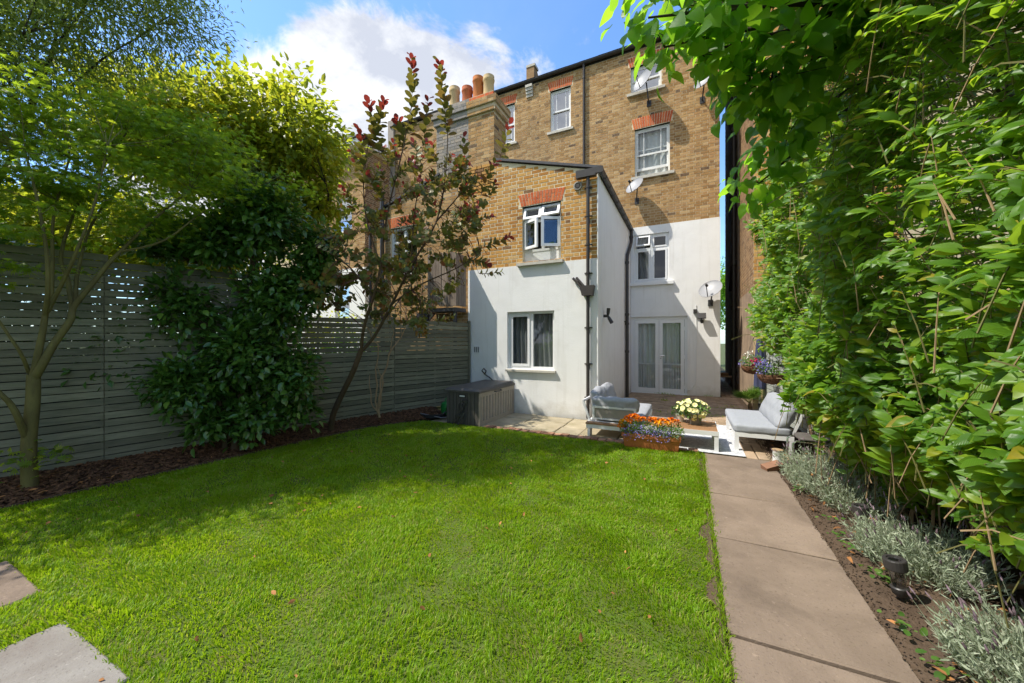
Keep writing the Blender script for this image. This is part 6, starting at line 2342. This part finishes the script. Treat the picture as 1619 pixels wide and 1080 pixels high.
T(bpy.data.objects['soil_crumbs'], 'crumbs of dark soil in the bed beside the path', 'soil', None, 'stuff')

# ------------------------------------------------------------------ hedge on the right


def hedge_face(y, z):
    base = 0.99 + 0.10 * math.sin(y * 2.3 + z * 1.4) + 0.07 * math.sin(z * 3.9 - y * 1.3)
    if z < 1.05:
        base += (1.05 - z) * 0.62
    return base


hg = thing('hedge', 'tall unkempt hedge of pointed green leaves and arching canes along the right fence', 'hedge', (1.6, 4.0, 0))
b = MB()
rnd = random.Random(5)
HL = Leaves()
N = 6000
for i in range(N):
    z = rnd.uniform(0.22, 4.3)
    if z < 0.75 and rnd.random() < 0.25:
        continue
    ymax = 5.3 if z < 1.35 else 7.9 - 0.25 * max(0, z - 2.2)
    if 1.35 <= z < 1.7:
        ymax = 6.4
    y = 1.15 + (ymax - 1.15) * rnd.random() ** 1.35
    depth = rnd.expovariate(1 / 0.30)
    x = hedge_face(y, z) + min(depth, 1.0)
    if y < 3.6 and z < 0.62 + max(0, 2.4 - y) * 0.25:
        continue
    if x < 1.05 and 0 < z < 3 and y < 1.3:
        continue
    d = Vector((-0.55 + rnd.uniform(-0.6, 0.7), rnd.uniform(-0.9, 0.8), rnd.uniform(-0.5, 0.9))).normalized()
    if y > ymax - 0.5:
        d = (d + Vector((0, 0.7, 0))).normalized()
    L = rnd.uniform(0.16, 0.36)
    tip = Vector((x, y, z))
    base = tip - d * L + Vector((0, 0, -0.02))
    nl = rnd.randint(4, 7)
    side = d.cross(Vector((0, 0, 1)))
    if side.length < 0.1:
        side = Vector((1, 0, 0))
    side.normalize()
    if depth < 0.5:
        b.tube([base - d * 0.15 + Vector((0, 0, -0.06)), base, tip], [0.0042, 0.0034, 0.0018], 3, M['bark_pale'] if rnd.random() < 0.5 else M['twig_green'], cap=False)
    sz = rnd.choice((0.06, 0.075, 0.09, 0.105, 0.12)) * rnd.uniform(0.9, 1.1)
    for k in range(nl):
        t = 1 - k / nl * 0.92
        p = base.lerp(tip, t)
        for s in (-1, 1):
            dd = d * (0.8 if k else 1.1) + side * s * (0.75 if k else 0.22) + Vector((rnd.uniform(-0.25, 0.25), rnd.uniform(-0.25, 0.25), rnd.uniform(-0.6, 0.1)))
            uu = Vector((0, 0, 1)) + Vector((-0.7, -0.8, 0)) + Vector((rnd.uniform(-0.8, 0.8), rnd.uniform(-0.8, 0.8), 0))
            HL.add(np.array(p), np.array(dd), np.array(uu), np.array([sz * (0.75 + 0.25 * (1 - abs(t - 0.55))) * rnd.uniform(0.75, 1.15)]))
P, D, U, Sc = HL.arr()
ok = (P[:, 0] ** 2 + P[:, 1] ** 2 > 1.25 ** 2)
P, D, U, Sc = P[ok], D[ok], U[ok], Sc[ok]
big, small = nearest_split(P, 300, None, sc=Sc)
foliage('foliage', OVAL8, P[small], D[small], U[small], Sc[small], M['hedge_leaf'], hg)
leaf_objects(hg, P[big], D[big], U[big], Sc[big], [big_leaf_mesh('leaf', w, M['hedge_leaf'], 0.3, dr) for w, dr in ((0.25, 0.16), (0.28, 0.24), (0.23, 0.08))], 3)
for i in range(80):
    y = rnd.uniform(1.8, 5.6)
    x = fx(y) - rnd.uniform(0.12, 0.5)
    h = rnd.uniform(1.2, 3.4)
    tx, ty = x - rnd.uniform(-0.1, 0.5), y + rnd.uniform(-0.7, 0.9)
    r0 = rnd.choice((0.006, 0.008, 0.011, 0.018))
    limb(b, [(x, y, 0.03), (x + (tx - x) * 0.2, y + (ty - y) * 0.25, h * 0.4), (x + (tx - x) * 0.6, y + (ty - y) * 0.65, h * 0.78), (tx, ty, h + rnd.uniform(-0.35, 0.05))], r0, 0.003, M['bark_pale'] if i % 5 else M['bark_brown'], 5, 0.012, i)
for i in range(40):
    y = rnd.uniform(3.8, 7.0)
    z = rnd.uniform(1.4, 2.6) if y > 5 else rnd.uniform(0.7, 2.9)
    x = hedge_face(y, z) + rnd.uniform(0.10, 0.5)
    q = Vector((x, y, z))
    e = q + Vector((rnd.uniform(-0.2, 0.3), rnd.uniform(-0.6, 0.5), rnd.uniform(-0.35, 0.35)))
    b.tube([q, q.lerp(e, 0.3) + Vector((0, 0, rnd.uniform(0.02, 0.08))), q.lerp(e, 0.7) + Vector((0, 0, rnd.uniform(0.0, 0.09))), e], [0.004, 0.0035, 0.0028, 0.0015], 4, M['bark_pale'], cap=False)
b.build('cane', None, hg, True, kind='stuff')

# ------------------------------------------------------------------ lime tree overhanging from the right
lt = thing('lime_tree', 'lime tree with heart-shaped leaves overhanging the hedge and the house corner', 'tree', (2.7, 4.6, 0))
b = MB()
LP = []
LP += limb(b, [(2.7, 4.6, -0.05), (2.65, 4.6, 1.5), (2.5, 4.5, 2.8), (2.2, 4.3, 3.9)], 0.12, 0.08, M['bark_dark'], 10)
top = Vector((2.2, 4.3, 3.9))
balls = [(at(1155, 55, 2.45), .32, .32, .20), (at(1245, 110, 2.6), .36, .36, .26), (at(1330, 30, 2.5), .42, .42, .26), (at(1080, 28, 2.4), .24, .28, .14), (at(1245, 215, 2.9), .24, .32, .22),
         (at(1185, 140, 2.6), .22, .26, .16), (at(1025, 28, 2.35), .13, .18, .09), (at(1220, -110, 2.6), .7, .6, .4), (at(1450, -120, 2.4), .6, .6, .4), (at(1110, 85, 2.45), .18, .18, .11), (at(1200, 290, 3.2), .18, .26, .16), (at(1050, 75, 2.4), .11, .13, .08), (at(1450, 10, 2.4), .36, .36, .2)]  # widest ball, above the view: unseen crown added for shade
for i, (c, rx, ry, rz) in enumerate(balls):
    LP += limb(b, [top, top.lerp(c, 0.55) + Vector((0, 0, 0.18)), c], 0.03, 0.006, M['bark_dark'], 6, 0.01, i)
CC = crown_clusters(balls, 165, 0.45, 18)
twigs(b, CC[:, :3], LP, M['bark_dark'], 0.005, 0.7, 4)
b.build('trunk', None, lt, True)
P, D, U, Sc = spray_leaves(CC[:, :3], CC[:, 3:], 9, 0.08, 0.7, 0.118, 0.6, 0.5, 35, 0.5)
U = U + np.array([-0.55, -0.6, 0.1])
ok = (P[:, 0] ** 2 + P[:, 1] ** 2 + (P[:, 2] - EYE) ** 2 > 1.7 ** 2)
P, D, U, Sc = P[ok], D[ok], U[ok], Sc[ok]
big, small = nearest_split(P, 300, None, sc=Sc)
foliage('crown', HEART, P[small], D[small], U[small], Sc[small], M['lime_leaf'], lt)
leaf_objects(lt, P[big], D[big], U[big], Sc[big], [big_leaf_mesh('leaf', w, M['lime_leaf'], 0.2, dr, 1) for w, dr in ((0.42, 0.2), (0.45, 0.3), (0.38, 0.12))], 4)

# ------------------------------------------------------------------ lavender, solar lights, weeds on the right bed
for i, (x, y, rx, ry, h, ns, lab) in enumerate(((1.30, 4.70, 0.44, 1.0, 0.42, 560, 'silvery lavender clump next to the loose brick, longest of the clumps'), (1.36, 3.30, 0.36, 0.42, 0.36, 440, 'silvery lavender clump between the two solar lights'),
                                                (1.46, 2.30, 0.48, 0.44, 0.36, 700, 'silvery lavender clump nearest the camera in the soil bed'))):
    t = thing('lavender', lab, 'lavender', (x, y, 0.03), 'lavender clumps in the soil bed')
    L_, Sp = Leaves(), MB()
    rg = np.random.default_rng(60 + i)
    st = MB()
    for k in range(ns):
        a, rr = rg.uniform(0, 2 * PI), math.sqrt(rg.random())
        bx_, by_ = x + rx * rr * math.cos(a) * 0.75, y + ry * rr * math.sin(a) * 0.75
        lean = np.array([math.cos(a) * rr * 0.6 + rg.normal(0, 0.2), math.sin(a) * rr * 0.6 + rg.normal(0, 0.2), 1.0])
        lean /= np.linalg.norm(lean)
        H_ = h * rg.uniform(0.5, 1.0) * (1 - 0.35 * rr)
        p0 = np.array([bx_, by_, 0.03])
        p1 = p0 + lean * H_ + np.array([0, 0, -0.1 * H_])
        st.tube([p0, p1], [0.002, 0.0013], 3, M['lavender_leaf'], cap=False)
        nn = 13
        tt = rg.uniform(0.15, 1.0, nn)
        PP = p0[None] + (p1 - p0)[None] * tt[:, None]
        DD = lean[None] * 0.8 + rg.normal(0, 0.6, (nn, 3))
        L_.add(PP, DD, rg.normal(0, 1, (nn, 3)), rg.uniform(0.028, 0.052, nn))
        if rg.random() < 0.16:
            q = p1 + lean * rg.uniform(0.04, 0.14)
            st.tube([p1, q], [0.0012, 0.001], 3, M['lavender_leaf'], cap=False)
            Sp.tube([q, q + lean * 0.015, q + lean * 0.035], [0.003, 0.0055, 0.002], 5, M['lavender_spike'])
    st.build('stem', None, t, kind='stuff')
    foliage('foliage', (DIAMOND[0] * np.array([1.4, 1, 1]), DIAMOND[1]), *L_.arr(), M['lavender_leaf'], t)
    Sp.build('flower_spike', None, t, kind='stuff')
for i, (x, y, tilt, lab) in enumerate(((1.10, 2.88, (-0.13, 0.03), 'leaning solar path light with a clear tube near the path edge'), (1.20, 3.70, (-0.08, 0.02), 'solar path light half hidden between two lavender clumps'))):
    t = thing('solar_light', lab, 'solar light', (x, y, 0.03), 'solar lights in the soil bed')
    ax = Vector((tilt[0], tilt[1], 1)).normalized() * 1.0
    o = Vector((x, y, 0.025))
    b = MB()
    b.lathe(o, [(0.0012, 0.0000), (0.0146, 0.0000), (0.0366, 0.0230), (0.0415, 0.0575), (0.0366, 0.0633), (0.0012, 0.0633)], 16, M['black_plastic'], ax)
    b.build('base', None, t, True)
    b = MB()
    b.lathe(o, [(0.0329, 0.0644), (0.0354, 0.1552), (0.0317, 0.1552), (0.0293, 0.0655)], 16, M['clear_plastic'], ax)
    b.build('tube', None, t, True)
    b = MB()
    b.lathe(o, [(0.033, 0.150), (0.050, 0.158), (0.052, 0.163), (0.053, 0.212), (0.050, 0.217), (0.036, 0.217), (0.035, 0.209), (0.001, 0.209)], 20, M['black_plastic'], ax)
    b.build('cap', None, t)
    b = MB()
    b.lathe(o, [(0.0281, 0.2076), (0.0281, 0.2104), (0.0012, 0.2104)], 16, M['glass_sky'], ax)
    b.build('solar_panel', None, t, True)
n = 260
yy = RNG.uniform(1.6, 5.2, n)
xx = 0.93 + RNG.random(n) ** 2 * 0.5
cl_ = RNG.integers(0, 26, n)
cx_, cy_ = 0.96 + RNG.random(26) ** 1.5 * 0.5, RNG.uniform(1.4, 5.3, 26)
Pw = np.stack([cx_[cl_] + RNG.normal(0, 0.03, n), cy_[cl_] + RNG.normal(0, 0.03, n), np.full(n, 0.045) + RNG.random(n) * 0.03], 1)
foliage('weeds', ROUND, Pw, RNG.normal(0, 1, (n, 3)) * np.array([1, 1, 0.3]), np.array([[0, 0, 1.0]]) + RNG.normal(0, 0.3, (n, 3)), RNG.uniform(0.018, 0.045, n), M['herb'], None)
T(bpy.data.objects['weeds'], 'small green weeds along the edge of the slab path', 'weeds', None, 'stuff')
b = MB()
limb(b, [(1.52, 3.08, 0.08), (1.70, 3.12, 0.12), (1.95, 3.3, 0.15)], 0.018, 0.010, M['bark_pale'], 7, 0.006, 3)
T(b.build('fallen_branch', None, None, True), 'short pale dead branch lying under the hedge by the fence foot', 'branch')

# ------------------------------------------------------------------ pots, planter, baskets, little palm


def blooms(parent, name, C, r, mat, petals=26, seed=0, dome=0.8, petal=0.5):
    """one flower head per centre: a ball of small petals"""
    rg = np.random.default_rng(seed)
    for c in C:
        v = norm(rg.normal(0, 1, (petals, 3)) + np.array([0, 0, dome]))
        rr = r * rg.uniform(0.85, 1.15)
        P = np.array(c)[None] + v * rr * 0.55 * np.array([1, 1, 0.75])
        V, F = scatter(*ROUND, P, v + rg.normal(0, 0.5, (petals, 3)), v, np.full(petals, rr * petal * 1.6))
        link(name, npmesh(name, V, F, mat), parent)


def trumpet(parent, name, c, aim, r, mat, seed=0):
    b = MB()
    aim = Vector(aim)
    prof = [(0.004, -r * 0.9), (r * 0.25, -r * 0.5), (r * 0.45, -r * 0.12), (r * 0.95, 0.0), (r * 1.0, 0.003), (r * 0.4, -r * 0.08), (0.003, -r * 0.35)]
    b.lathe(c, prof, 10, mat, aim)
    return b.build(name, None, parent, True)


pl = thing('flower_trough', 'terracotta trough of orange marigolds and blue lobelia on the lawn edge', 'planter', (-0.47, 5.42, 0.02))
b = MB()
qx0, qx1, qy0, qy1, qz = -0.86, -0.10, 5.33, 5.52, 0.215
for (i0, z0, i1, z1) in ((0.035, 0.02, 0.012, 0.165),):
    b.add([(qx0 + i0, qy0 + i0, z0), (qx1 - i0, qy0 + i0, z0), (qx1 - i0, qy1 - i0, z0), (qx0 + i0, qy1 - i0, z0), (qx0 + i1, qy0 + i1, z1), (qx1 - i1, qy0 + i1, z1), (qx1 - i1, qy1 - i1, z1), (qx0 + i1, qy1 - i1, z1)],
          [(0, 3, 2, 1), (0, 1, 5, 4), (1, 2, 6, 5), (2, 3, 7, 6), (3, 0, 4, 7)], M['terracotta'])
b.build('trough', None, pl)
b = MB()
for a, c in (((qx0, qy0, 0.166), (qx1, qy0 + 0.02, qz)), ((qx0, qy1 - 0.02, 0.166), (qx1, qy1, qz)), ((qx0, qy0 + 0.0205, 0.166), (qx0 + 0.02, qy1 - 0.0205, qz)), ((qx1 - 0.02, qy0 + 0.0205, 0.166), (qx1, qy1 - 0.0205, qz))):
    b.box(a, c, M['terracotta'])
b.build('rim', None, pl)
b = MB()
b.box((qx0 + 0.0205, qy0 + 0.021, 0.17), (qx1 - 0.0205, qy1 - 0.021, 0.195), M['soil'])
b.build('compost', None, pl)
rg = np.random.default_rng(4)
n = 900
P = np.stack([rg.uniform(qx0 - 0.02, qx1 + 0.02, n), rg.uniform(qy0 - 0.05, qy1 + 0.02, n), 0.19 + rg.random(n) ** 0.8 * 0.17], 1)
foliage('foliage', LANCE, P, rg.normal(0, 1, (n, 3)) + np.array([0, -0.2, 0.5]), rg.normal(0, 1, (n, 3)), rg.uniform(0.025, 0.055, n), M['herb'], pl)
n = 650
P = np.stack([rg.uniform(qx0 + 0.02, qx1 - 0.12, n), qy0 - 0.06 + rg.random(n) * 0.16, 0.18 + rg.random(n) * 0.16], 1)
P[:, 2] -= np.maximum(0, (qy0 - P[:, 1])) * 0.8
foliage('lobelia', ROUND, P, rg.normal(0, 1, (n, 3)), rg.normal(0, 1, (n, 3)) + np.array([0, -0.8, 0.6]), rg.uniform(0.012, 0.022, n), M['lobelia'], pl)
n = 160
P = np.stack([rg.uniform(qx1 - 0.24, qx1 - 0.02, n), qy0 - 0.04 + rg.random(n) * 0.14, 0.20 + rg.random(n) * 0.15], 1)
foliage('silver_foliage', LANCE, P, rg.normal(0, 1, (n, 3)), rg.normal(0, 1, (n, 3)), rg.uniform(0.02, 0.035, n), M['lavender_leaf'], pl)
mar = [(-0.86, 0.36), (-0.80, 0.41), (-0.74, 0.43), (-0.69, 0.44), (-0.63, 0.42), (-0.66, 0.40), (-0.58, 0.41), (-0.49, 0.42), (-0.44, 0.40), (-0.33, 0.41), (-0.27, 0.39), (-0.88, 0.30), (-0.84, 0.27), (-0.22, 0.43), (-0.15, 0.41), (-0.38, 0.38), (-0.76, 0.37)]
for k, (x, z) in enumerate(mar):
    blooms(pl, 'flower', [(x, 5.40 + rg.uniform(-0.05, 0.08), z)], 0.042, M['marigold'] if k % 5 else M['marigold_yellow'], 34, 100 + k)
pp = thing('petunia_pot', 'small zinc pot of pale yellow petunias on the coffee table', 'plant pot', (0.08, 6.05, 0.286))
b = MB()
b.lathe((0.08, 6.05, 0.286), [(0.001, 0.0), (0.075, 0.0), (0.095, 0.15), (0.10, 0.155), (0.085, 0.155), (0.08, 0.13), (0.001, 0.13)], 22, M['zinc'])
b.build('pot', None, pp, True)
n = 420
v = in_ball(n) * np.array([0.20, 0.17, 0.13])
foliage('foliage', OVAL, np.array([[0.05, 6.03, 0.50]]) + v, v * 4 + RNG.normal(0, 0.5, (n, 3)), np.array([[0, -0.3, 1.0]]) + RNG.normal(0, 0.4, (n, 3)), RNG.uniform(0.03, 0.055, n), M['herb'], pp)
for k in range(30):
    v = Vector(rg.normal(0, 1, 3) + np.array([0, -0.7, 0.55])).normalized()
    c = Vector((0.05, 6.03, 0.50)) + Vector((v.x * 0.215, v.y * 0.18, v.z * 0.15))
    trumpet(pp, 'flower', c, v + Vector((0, -0.4, 0.3)), rg.uniform(0.026, 0.036), M['petunia'])
wp = thing('white_flower_pot', 'second little pot with pale flowers beside the marigold trough', 'plant pot', (-0.12, 6.15, 0.286))
b = MB()
b.lathe((-0.13, 6.12, 0.286), [(0.001, 0.0), (0.05, 0.0), (0.065, 0.11), (0.068, 0.115), (0.055, 0.115), (0.001, 0.10)], 18, M['upvc_old'])
b.build('pot', None, wp, True)
n = 160
v = in_ball(n) * np.array([0.12, 0.11, 0.10])
foliage('foliage', OVAL, np.array([[-0.13, 6.12, 0.46]]) + v, v * 6 + RNG.normal(0, 0.5, (n, 3)), np.array([[0, -0.3, 1.0]]) + RNG.normal(0, 0.4, (n, 3)), RNG.uniform(0.03, 0.045, n), M['herb'], wp)
for k in range(9):
    v = Vector(rg.normal(0, 1, 3) + np.array([0, -0.7, 0.7])).normalized()
    trumpet(wp, 'flower', Vector((-0.13, 6.12, 0.47)) + v * 0.12, v, 0.027, M['petunia'])


def basket(name, label, c, r, specs, seed, post):
    t = thing(name, label, 'hanging basket', (c[0], c[1], c[2]), 'hanging flower baskets by the far fence')
    rg = np.random.default_rng(seed)
    b = MB()
    rn = random.Random(seed)
    for k in range(11):
        h = k / 10
        rr = r * math.sin(math.acos(1 - h) if h < 1 else PI / 2) if h > 0 else r * 0.12
        for w in range(2):
            pts = [(c[0] + (rr + 0.006 * math.sin(a * 7 + k + w)) * math.cos(a), c[1] + (rr + 0.006 * math.sin(a * 7 + k + w)) * math.sin(a), c[2] - r * 0.72 * (1 - h) + 0.007 * math.sin(a * 5 + 2 * k + w * 2)) for a in [2 * PI * q / 22 for q in range(23)]]
            b.tube(pts, 0.0075, 5, M['wicker'], cap=False)
    b.lathe(c, [(0.001, -r * 0.70), (r * 0.5, -r * 0.6), (r * 0.85, -r * 0.3), (r * 0.97, 0), (0.001, -0.01)], 20, M['soil'])
    b.build('bowl', None, t, True)
    n = 340
    v = in_ball(n) * np.array([r * 1.15, r * 1.1, 0.12])
    foliage('foliage', OVAL, np.array([[c[0], c[1], c[2] + 0.10]]) + v, v * 5 + rg.normal(0, 0.5, (n, 3)), np.array([[0, -0.3, 1.0]]) + rg.normal(0, 0.4, (n, 3)), rg.uniform(0.03, 0.06, n), M['herb'], t)
    for mat, off, rad, num, sz, pn in specs:
        v = norm(rg.normal(0, 1, (num, 3)) + np.array([0, -0.6, 0.4]))
        foliage(pn, ROUND, np.array([[c[0] + off[0], c[1] + off[1], c[2] + off[2]]]) + v * rad * rg.uniform(0.5, 1.0, (num, 1)), v + rg.normal(0, 0.7, (num, 3)), v + rg.normal(0, 0.3, (num, 3)), rg.uniform(0.7, 1.2, num) * sz, M[mat], t)
    b = MB()
    top = (c[0], c[1], c[2] + 0.52)
    for k in range(3):
        a = 2 * PI * k / 3 + 0.4
        b.tube([(c[0] + r * math.cos(a), c[1] + r * math.sin(a), c[2]), top], 0.0025, 4, M['steel_dark'])
    b.build('chain', None, t)
    b = MB()
    b.tube([(post[0], post[1], top[2] - 0.12), (post[0], post[1], top[2] + 0.05), (c[0] + 0.02, c[1], top[2] + 0.05), (c[0], c[1], top[2])], 0.009, 6, M['steel_dark'])
    b.build('bracket', None, t)
    return t


basket('hanging_basket', 'wicker hanging basket with blue lobelia and cream flowers', (1.19, 7.05, 0.97), 0.20, [('lobelia', (-0.13, -0.08, 0.12), 0.13, 260, 0.024, 'lobelia'), ('white_petal', (0.06, 0.0, 0.22), 0.12, 70, 0.034, 'cream_flower')], 3, (fx(7.05) - 0.012, 7.05))
basket('hanging_basket', 'wicker hanging basket with magenta flowers and white blooms further back', (1.10, 8.35, 1.02), 0.19, [('magenta', (0.02, -0.1, 0.05), 0.12, 90, 0.04, 'magenta_flower'), ('white_petal', (-0.08, 0, 0.2), 0.10, 50, 0.034, 'white_flower'), ('lobelia', (-0.18, -0.02, 0.06), 0.07, 60, 0.022, 'lobelia')], 4, (fx(8.35) - 0.012, 8.35))
pm_ = thing('small_palm', 'small fan palm with spiky leaves growing by the passage corner', 'palm', (1.14, 9.1, 0))
b = MB()
limb(b, [(1.14, 9.1, -0.01), (1.145, 9.1, 0.1), (1.14, 9.1, 0.2)], 0.045, 0.035, M['bark_brown'], 9, 0.004)
L_ = Leaves()
for k in range(22):
    a = k * 2.4
    el = 0.35 + 1.0 * ((k * 0.37) % 1)
    d = Vector((math.cos(a) * math.cos(el), math.sin(a) * math.cos(el), math.sin(el)))
    p = Vector((1.14, 9.1, 0.2))
    e = p + d * 0.16
    b.tube([p, e], [0.005, 0.003], 4, M['twig_green'])
    s = d.cross(Vector((0, 0, 1))).normalized()
    for q in range(11):
        f = (q / 10 - 0.5) * 2.4
        L_.add(np.array(e), np.array(d * math.cos(f) + s * math.sin(f)), np.array(s.cross(d)), np.array([0.26]))
b.build('trunk', None, pm_, True)
foliage('fronds', (DIAMOND[0] * np.array([0.8, 1, 1]), DIAMOND[1]), *L_.arr(), M['herb'], pm_)
# tufts of grass between the pavers
n = 500
k_ = RNG.integers(0, 16, n)
tx_, ty_ = RNG.uniform(-1.3, 1.2, 16), RNG.uniform(8.2, 11.3, 16)
ty_[:4] = 11.33
P = np.stack([tx_[k_] + RNG.normal(0, 0.06, n), ty_[k_] + RNG.normal(0, 0.015, n), np.full(n, -0.01)], 1)
foliage('joint_weeds', DIAMOND, P, RNG.normal(0, 0.5, (n, 3)) + np.array([0, 0, 0.8]), RNG.normal(0, 1, (n, 3)), RNG.uniform(0.03, 0.08, n), M['grass'], None)
T(bpy.data.objects['joint_weeds'], 'grass weeds growing in the joints of the paved patio', 'weeds', None, 'stuff')

# ------------------------------------------------------------------ lawn grass
n = 430000
u = RNG.random((n, 2))
yy = -0.9 + 6.36 * u[:, 1] ** 1.25
be = np.where(yy < 4.6, -5.56 + 0.125 * yy, -4.985 + 0.55 * (yy - 4.6))
xx = be + (0.17 - be) * u[:, 0]
f = np.array([-math.sin(YAW), math.cos(YAW)])
d = xx * f[0] + yy * f[1]
r_ = xx * math.cos(YAW) + yy * math.sin(YAW)
inview = (d > 1.3) & (np.abs(r_ / np.maximum(d, 0.1)) < 1.6)
keep = RNG.random(n) < np.where(inview, np.clip((3.4 / np.maximum(d, 0.5)) ** 1.2, 0.3, 1.0), 0.12)


def vnoise(x, y, s, seed):
    g_ = np.random.default_rng(seed).random((64, 64))
    u_, v_ = (x * s) % 63, (y * s) % 63
    i_, j_ = u_.astype(int), v_.astype(int)
    a_, b_ = u_ - i_, v_ - j_
    a_, b_ = a_ * a_ * (3 - 2 * a_), b_ * b_ * (3 - 2 * b_)
    return (g_[i_, j_] * (1 - a_) + g_[i_ + 1, j_] * a_) * (1 - b_) + (g_[i_, j_ + 1] * (1 - a_) + g_[i_ + 1, j_ + 1] * a_) * b_


patch = 0.55 * vnoise(xx + 20, yy + 20, 1.9, 1) + 0.3 * vnoise(xx + 20, yy + 20, 5.3, 2) + 0.15 * vnoise(xx + 20, yy + 20, 13.0, 3)
keep &= RNG.random(n) < np.clip(1.0 - (patch - 0.69) * 8, 0.5, 1.0)
keep &= ~((xx > 0.125 + 0.045 * np.sin(yy * 5.1 + 1) * np.sin(yy * 2.3) + 0.018 * np.sin(yy * 17.0)) & (RNG.random(n) < 0.85))
for x0, x1, y0, y1 in ((-2.98, -2.19, -0.3, 0.73), (-4.13, -3.42, -0.3, 0.755)):
    e = RNG.normal(0, 0.012, n)
    keep &= ~((xx > x0 + 0.02 + e) & (xx < x1 - 0.02 + e) & (yy > y0) & (yy < y1 - 0.02 + e))
xx, yy, d, patch = xx[keep], yy[keep], d[keep], patch[keep]
n = len(xx)
wid = np.clip(0.0020 + 0.00062 * d, 0.002, 0.006) * RNG.uniform(0.7, 1.3, n)
hgt = RNG.uniform(0.018, 0.042, n) * (1 + 0.22 * np.sin(xx * 3.1 + yy * 1.3) * np.sin(yy * 2.7 - xx)) * (0.75 + 0.5 * vnoise(xx + 20, yy + 20, 8.0, 4))
az = RNG.uniform(0, 2 * PI, n)
fl = (vnoise(xx + 20, yy + 20, 4.0, 5) - 0.5) * 9 + az * 0.4
lean = RNG.uniform(0.15, 0.85, n)
dx, dy = np.cos(fl), np.sin(fl)
sx, sy = -np.sin(az), np.cos(az)
z0 = 0.010 + 0.012 * np.sin(xx * 2.1 + 1) * np.sin(yy * 1.7)
V = np.zeros((n, 5, 3), np.float32)
for i, (hf, lf, wf) in enumerate(((0, 0, 1), (0, 0, -1), (0.6, 0.35, 0.75), (0.6, 0.35, -0.75), (1.0, 1.0, 0.0))):
    V[:, i, 0] = xx + dx * lean * hgt * lf + sx * wid * wf
    V[:, i, 1] = yy + dy * lean * hgt * lf + sy * wid * wf
    V[:, i, 2] = z0 + hgt * hf * (1 - 0.3 * lean * lf)
tri = np.array([(0, 1, 3), (0, 3, 2), (2, 3, 4)], np.int32)
F = (tri[None] + (np.arange(n) * 5)[:, None, None]).reshape(-1, 3)
o = link('grass', npmesh('grass', V.reshape(-1, 3), F, M['grass']), None)
T(o, 'short bright green lawn grass with a few worn patches', 'grass', None, 'stuff')
nl = 130
P = np.stack([RNG.uniform(-5.2, 0.1, nl), RNG.uniform(0.6, 5.4, nl), RNG.uniform(0.03, 0.05, nl)], 1)
foliage('fallen_leaves', OVAL, P, RNG.normal(0, 1, (nl, 3)) * np.array([1, 1, 0.4]), np.array([[0, 0, 1.0]]) + RNG.normal(0, 0.6, (nl, 3)), RNG.uniform(0.018, 0.045, nl), M['dead_leaf'], None)
T(bpy.data.objects['fallen_leaves'], 'a scatter of small brown fallen leaves on the lawn', 'fallen leaves', None, 'stuff')
# a longer fringe along the edges of slabs and beds
n = 16000
seg = [((0.165, -0.5), (0.165, 5.45)), ((-2.19, -0.2), (-2.19, 0.73)), ((-2.98, 0.735), (-2.19, 0.735)), ((-3.42, -0.2), (-3.42, 0.75)), ((-4.13, 0.76), (-3.42, 0.76)), ((-2.985, -0.2), (-2.985, 0.735)), ((bed_edge(1.0), 1.0), (bed_edge(4.6), 4.6)), ((-4.5, 5.43), (0.1, 5.43))]
wts = np.array([math.dist(*s) for s in seg])
ix_ = RNG.choice(len(seg), n, p=wts / wts.sum())
tt = RNG.random(n)
A, B_ = np.array([s[0] for s in seg]), np.array([s[1] for s in seg])
XY = A[ix_] + (B_[ix_] - A[ix_]) * tt[:, None] + RNG.normal(0, 0.014, (n, 2))
P = np.concatenate([XY, np.full((n, 1), 0.0)], 1)
foliage('edge_grass', (DIAMOND[0] * np.array([0.9, 1, 1]), DIAMOND[1]), P, RNG.normal(0, 0.5, (n, 3)) + np.array([0, 0, 0.8]), RNG.normal(0, 1, (n, 3)), RNG.uniform(0.022, 0.055, n), M['grass'], None)
T(bpy.data.objects['edge_grass'], 'longer grass blades fringing the slabs and the lawn edges', 'grass', None, 'stuff')
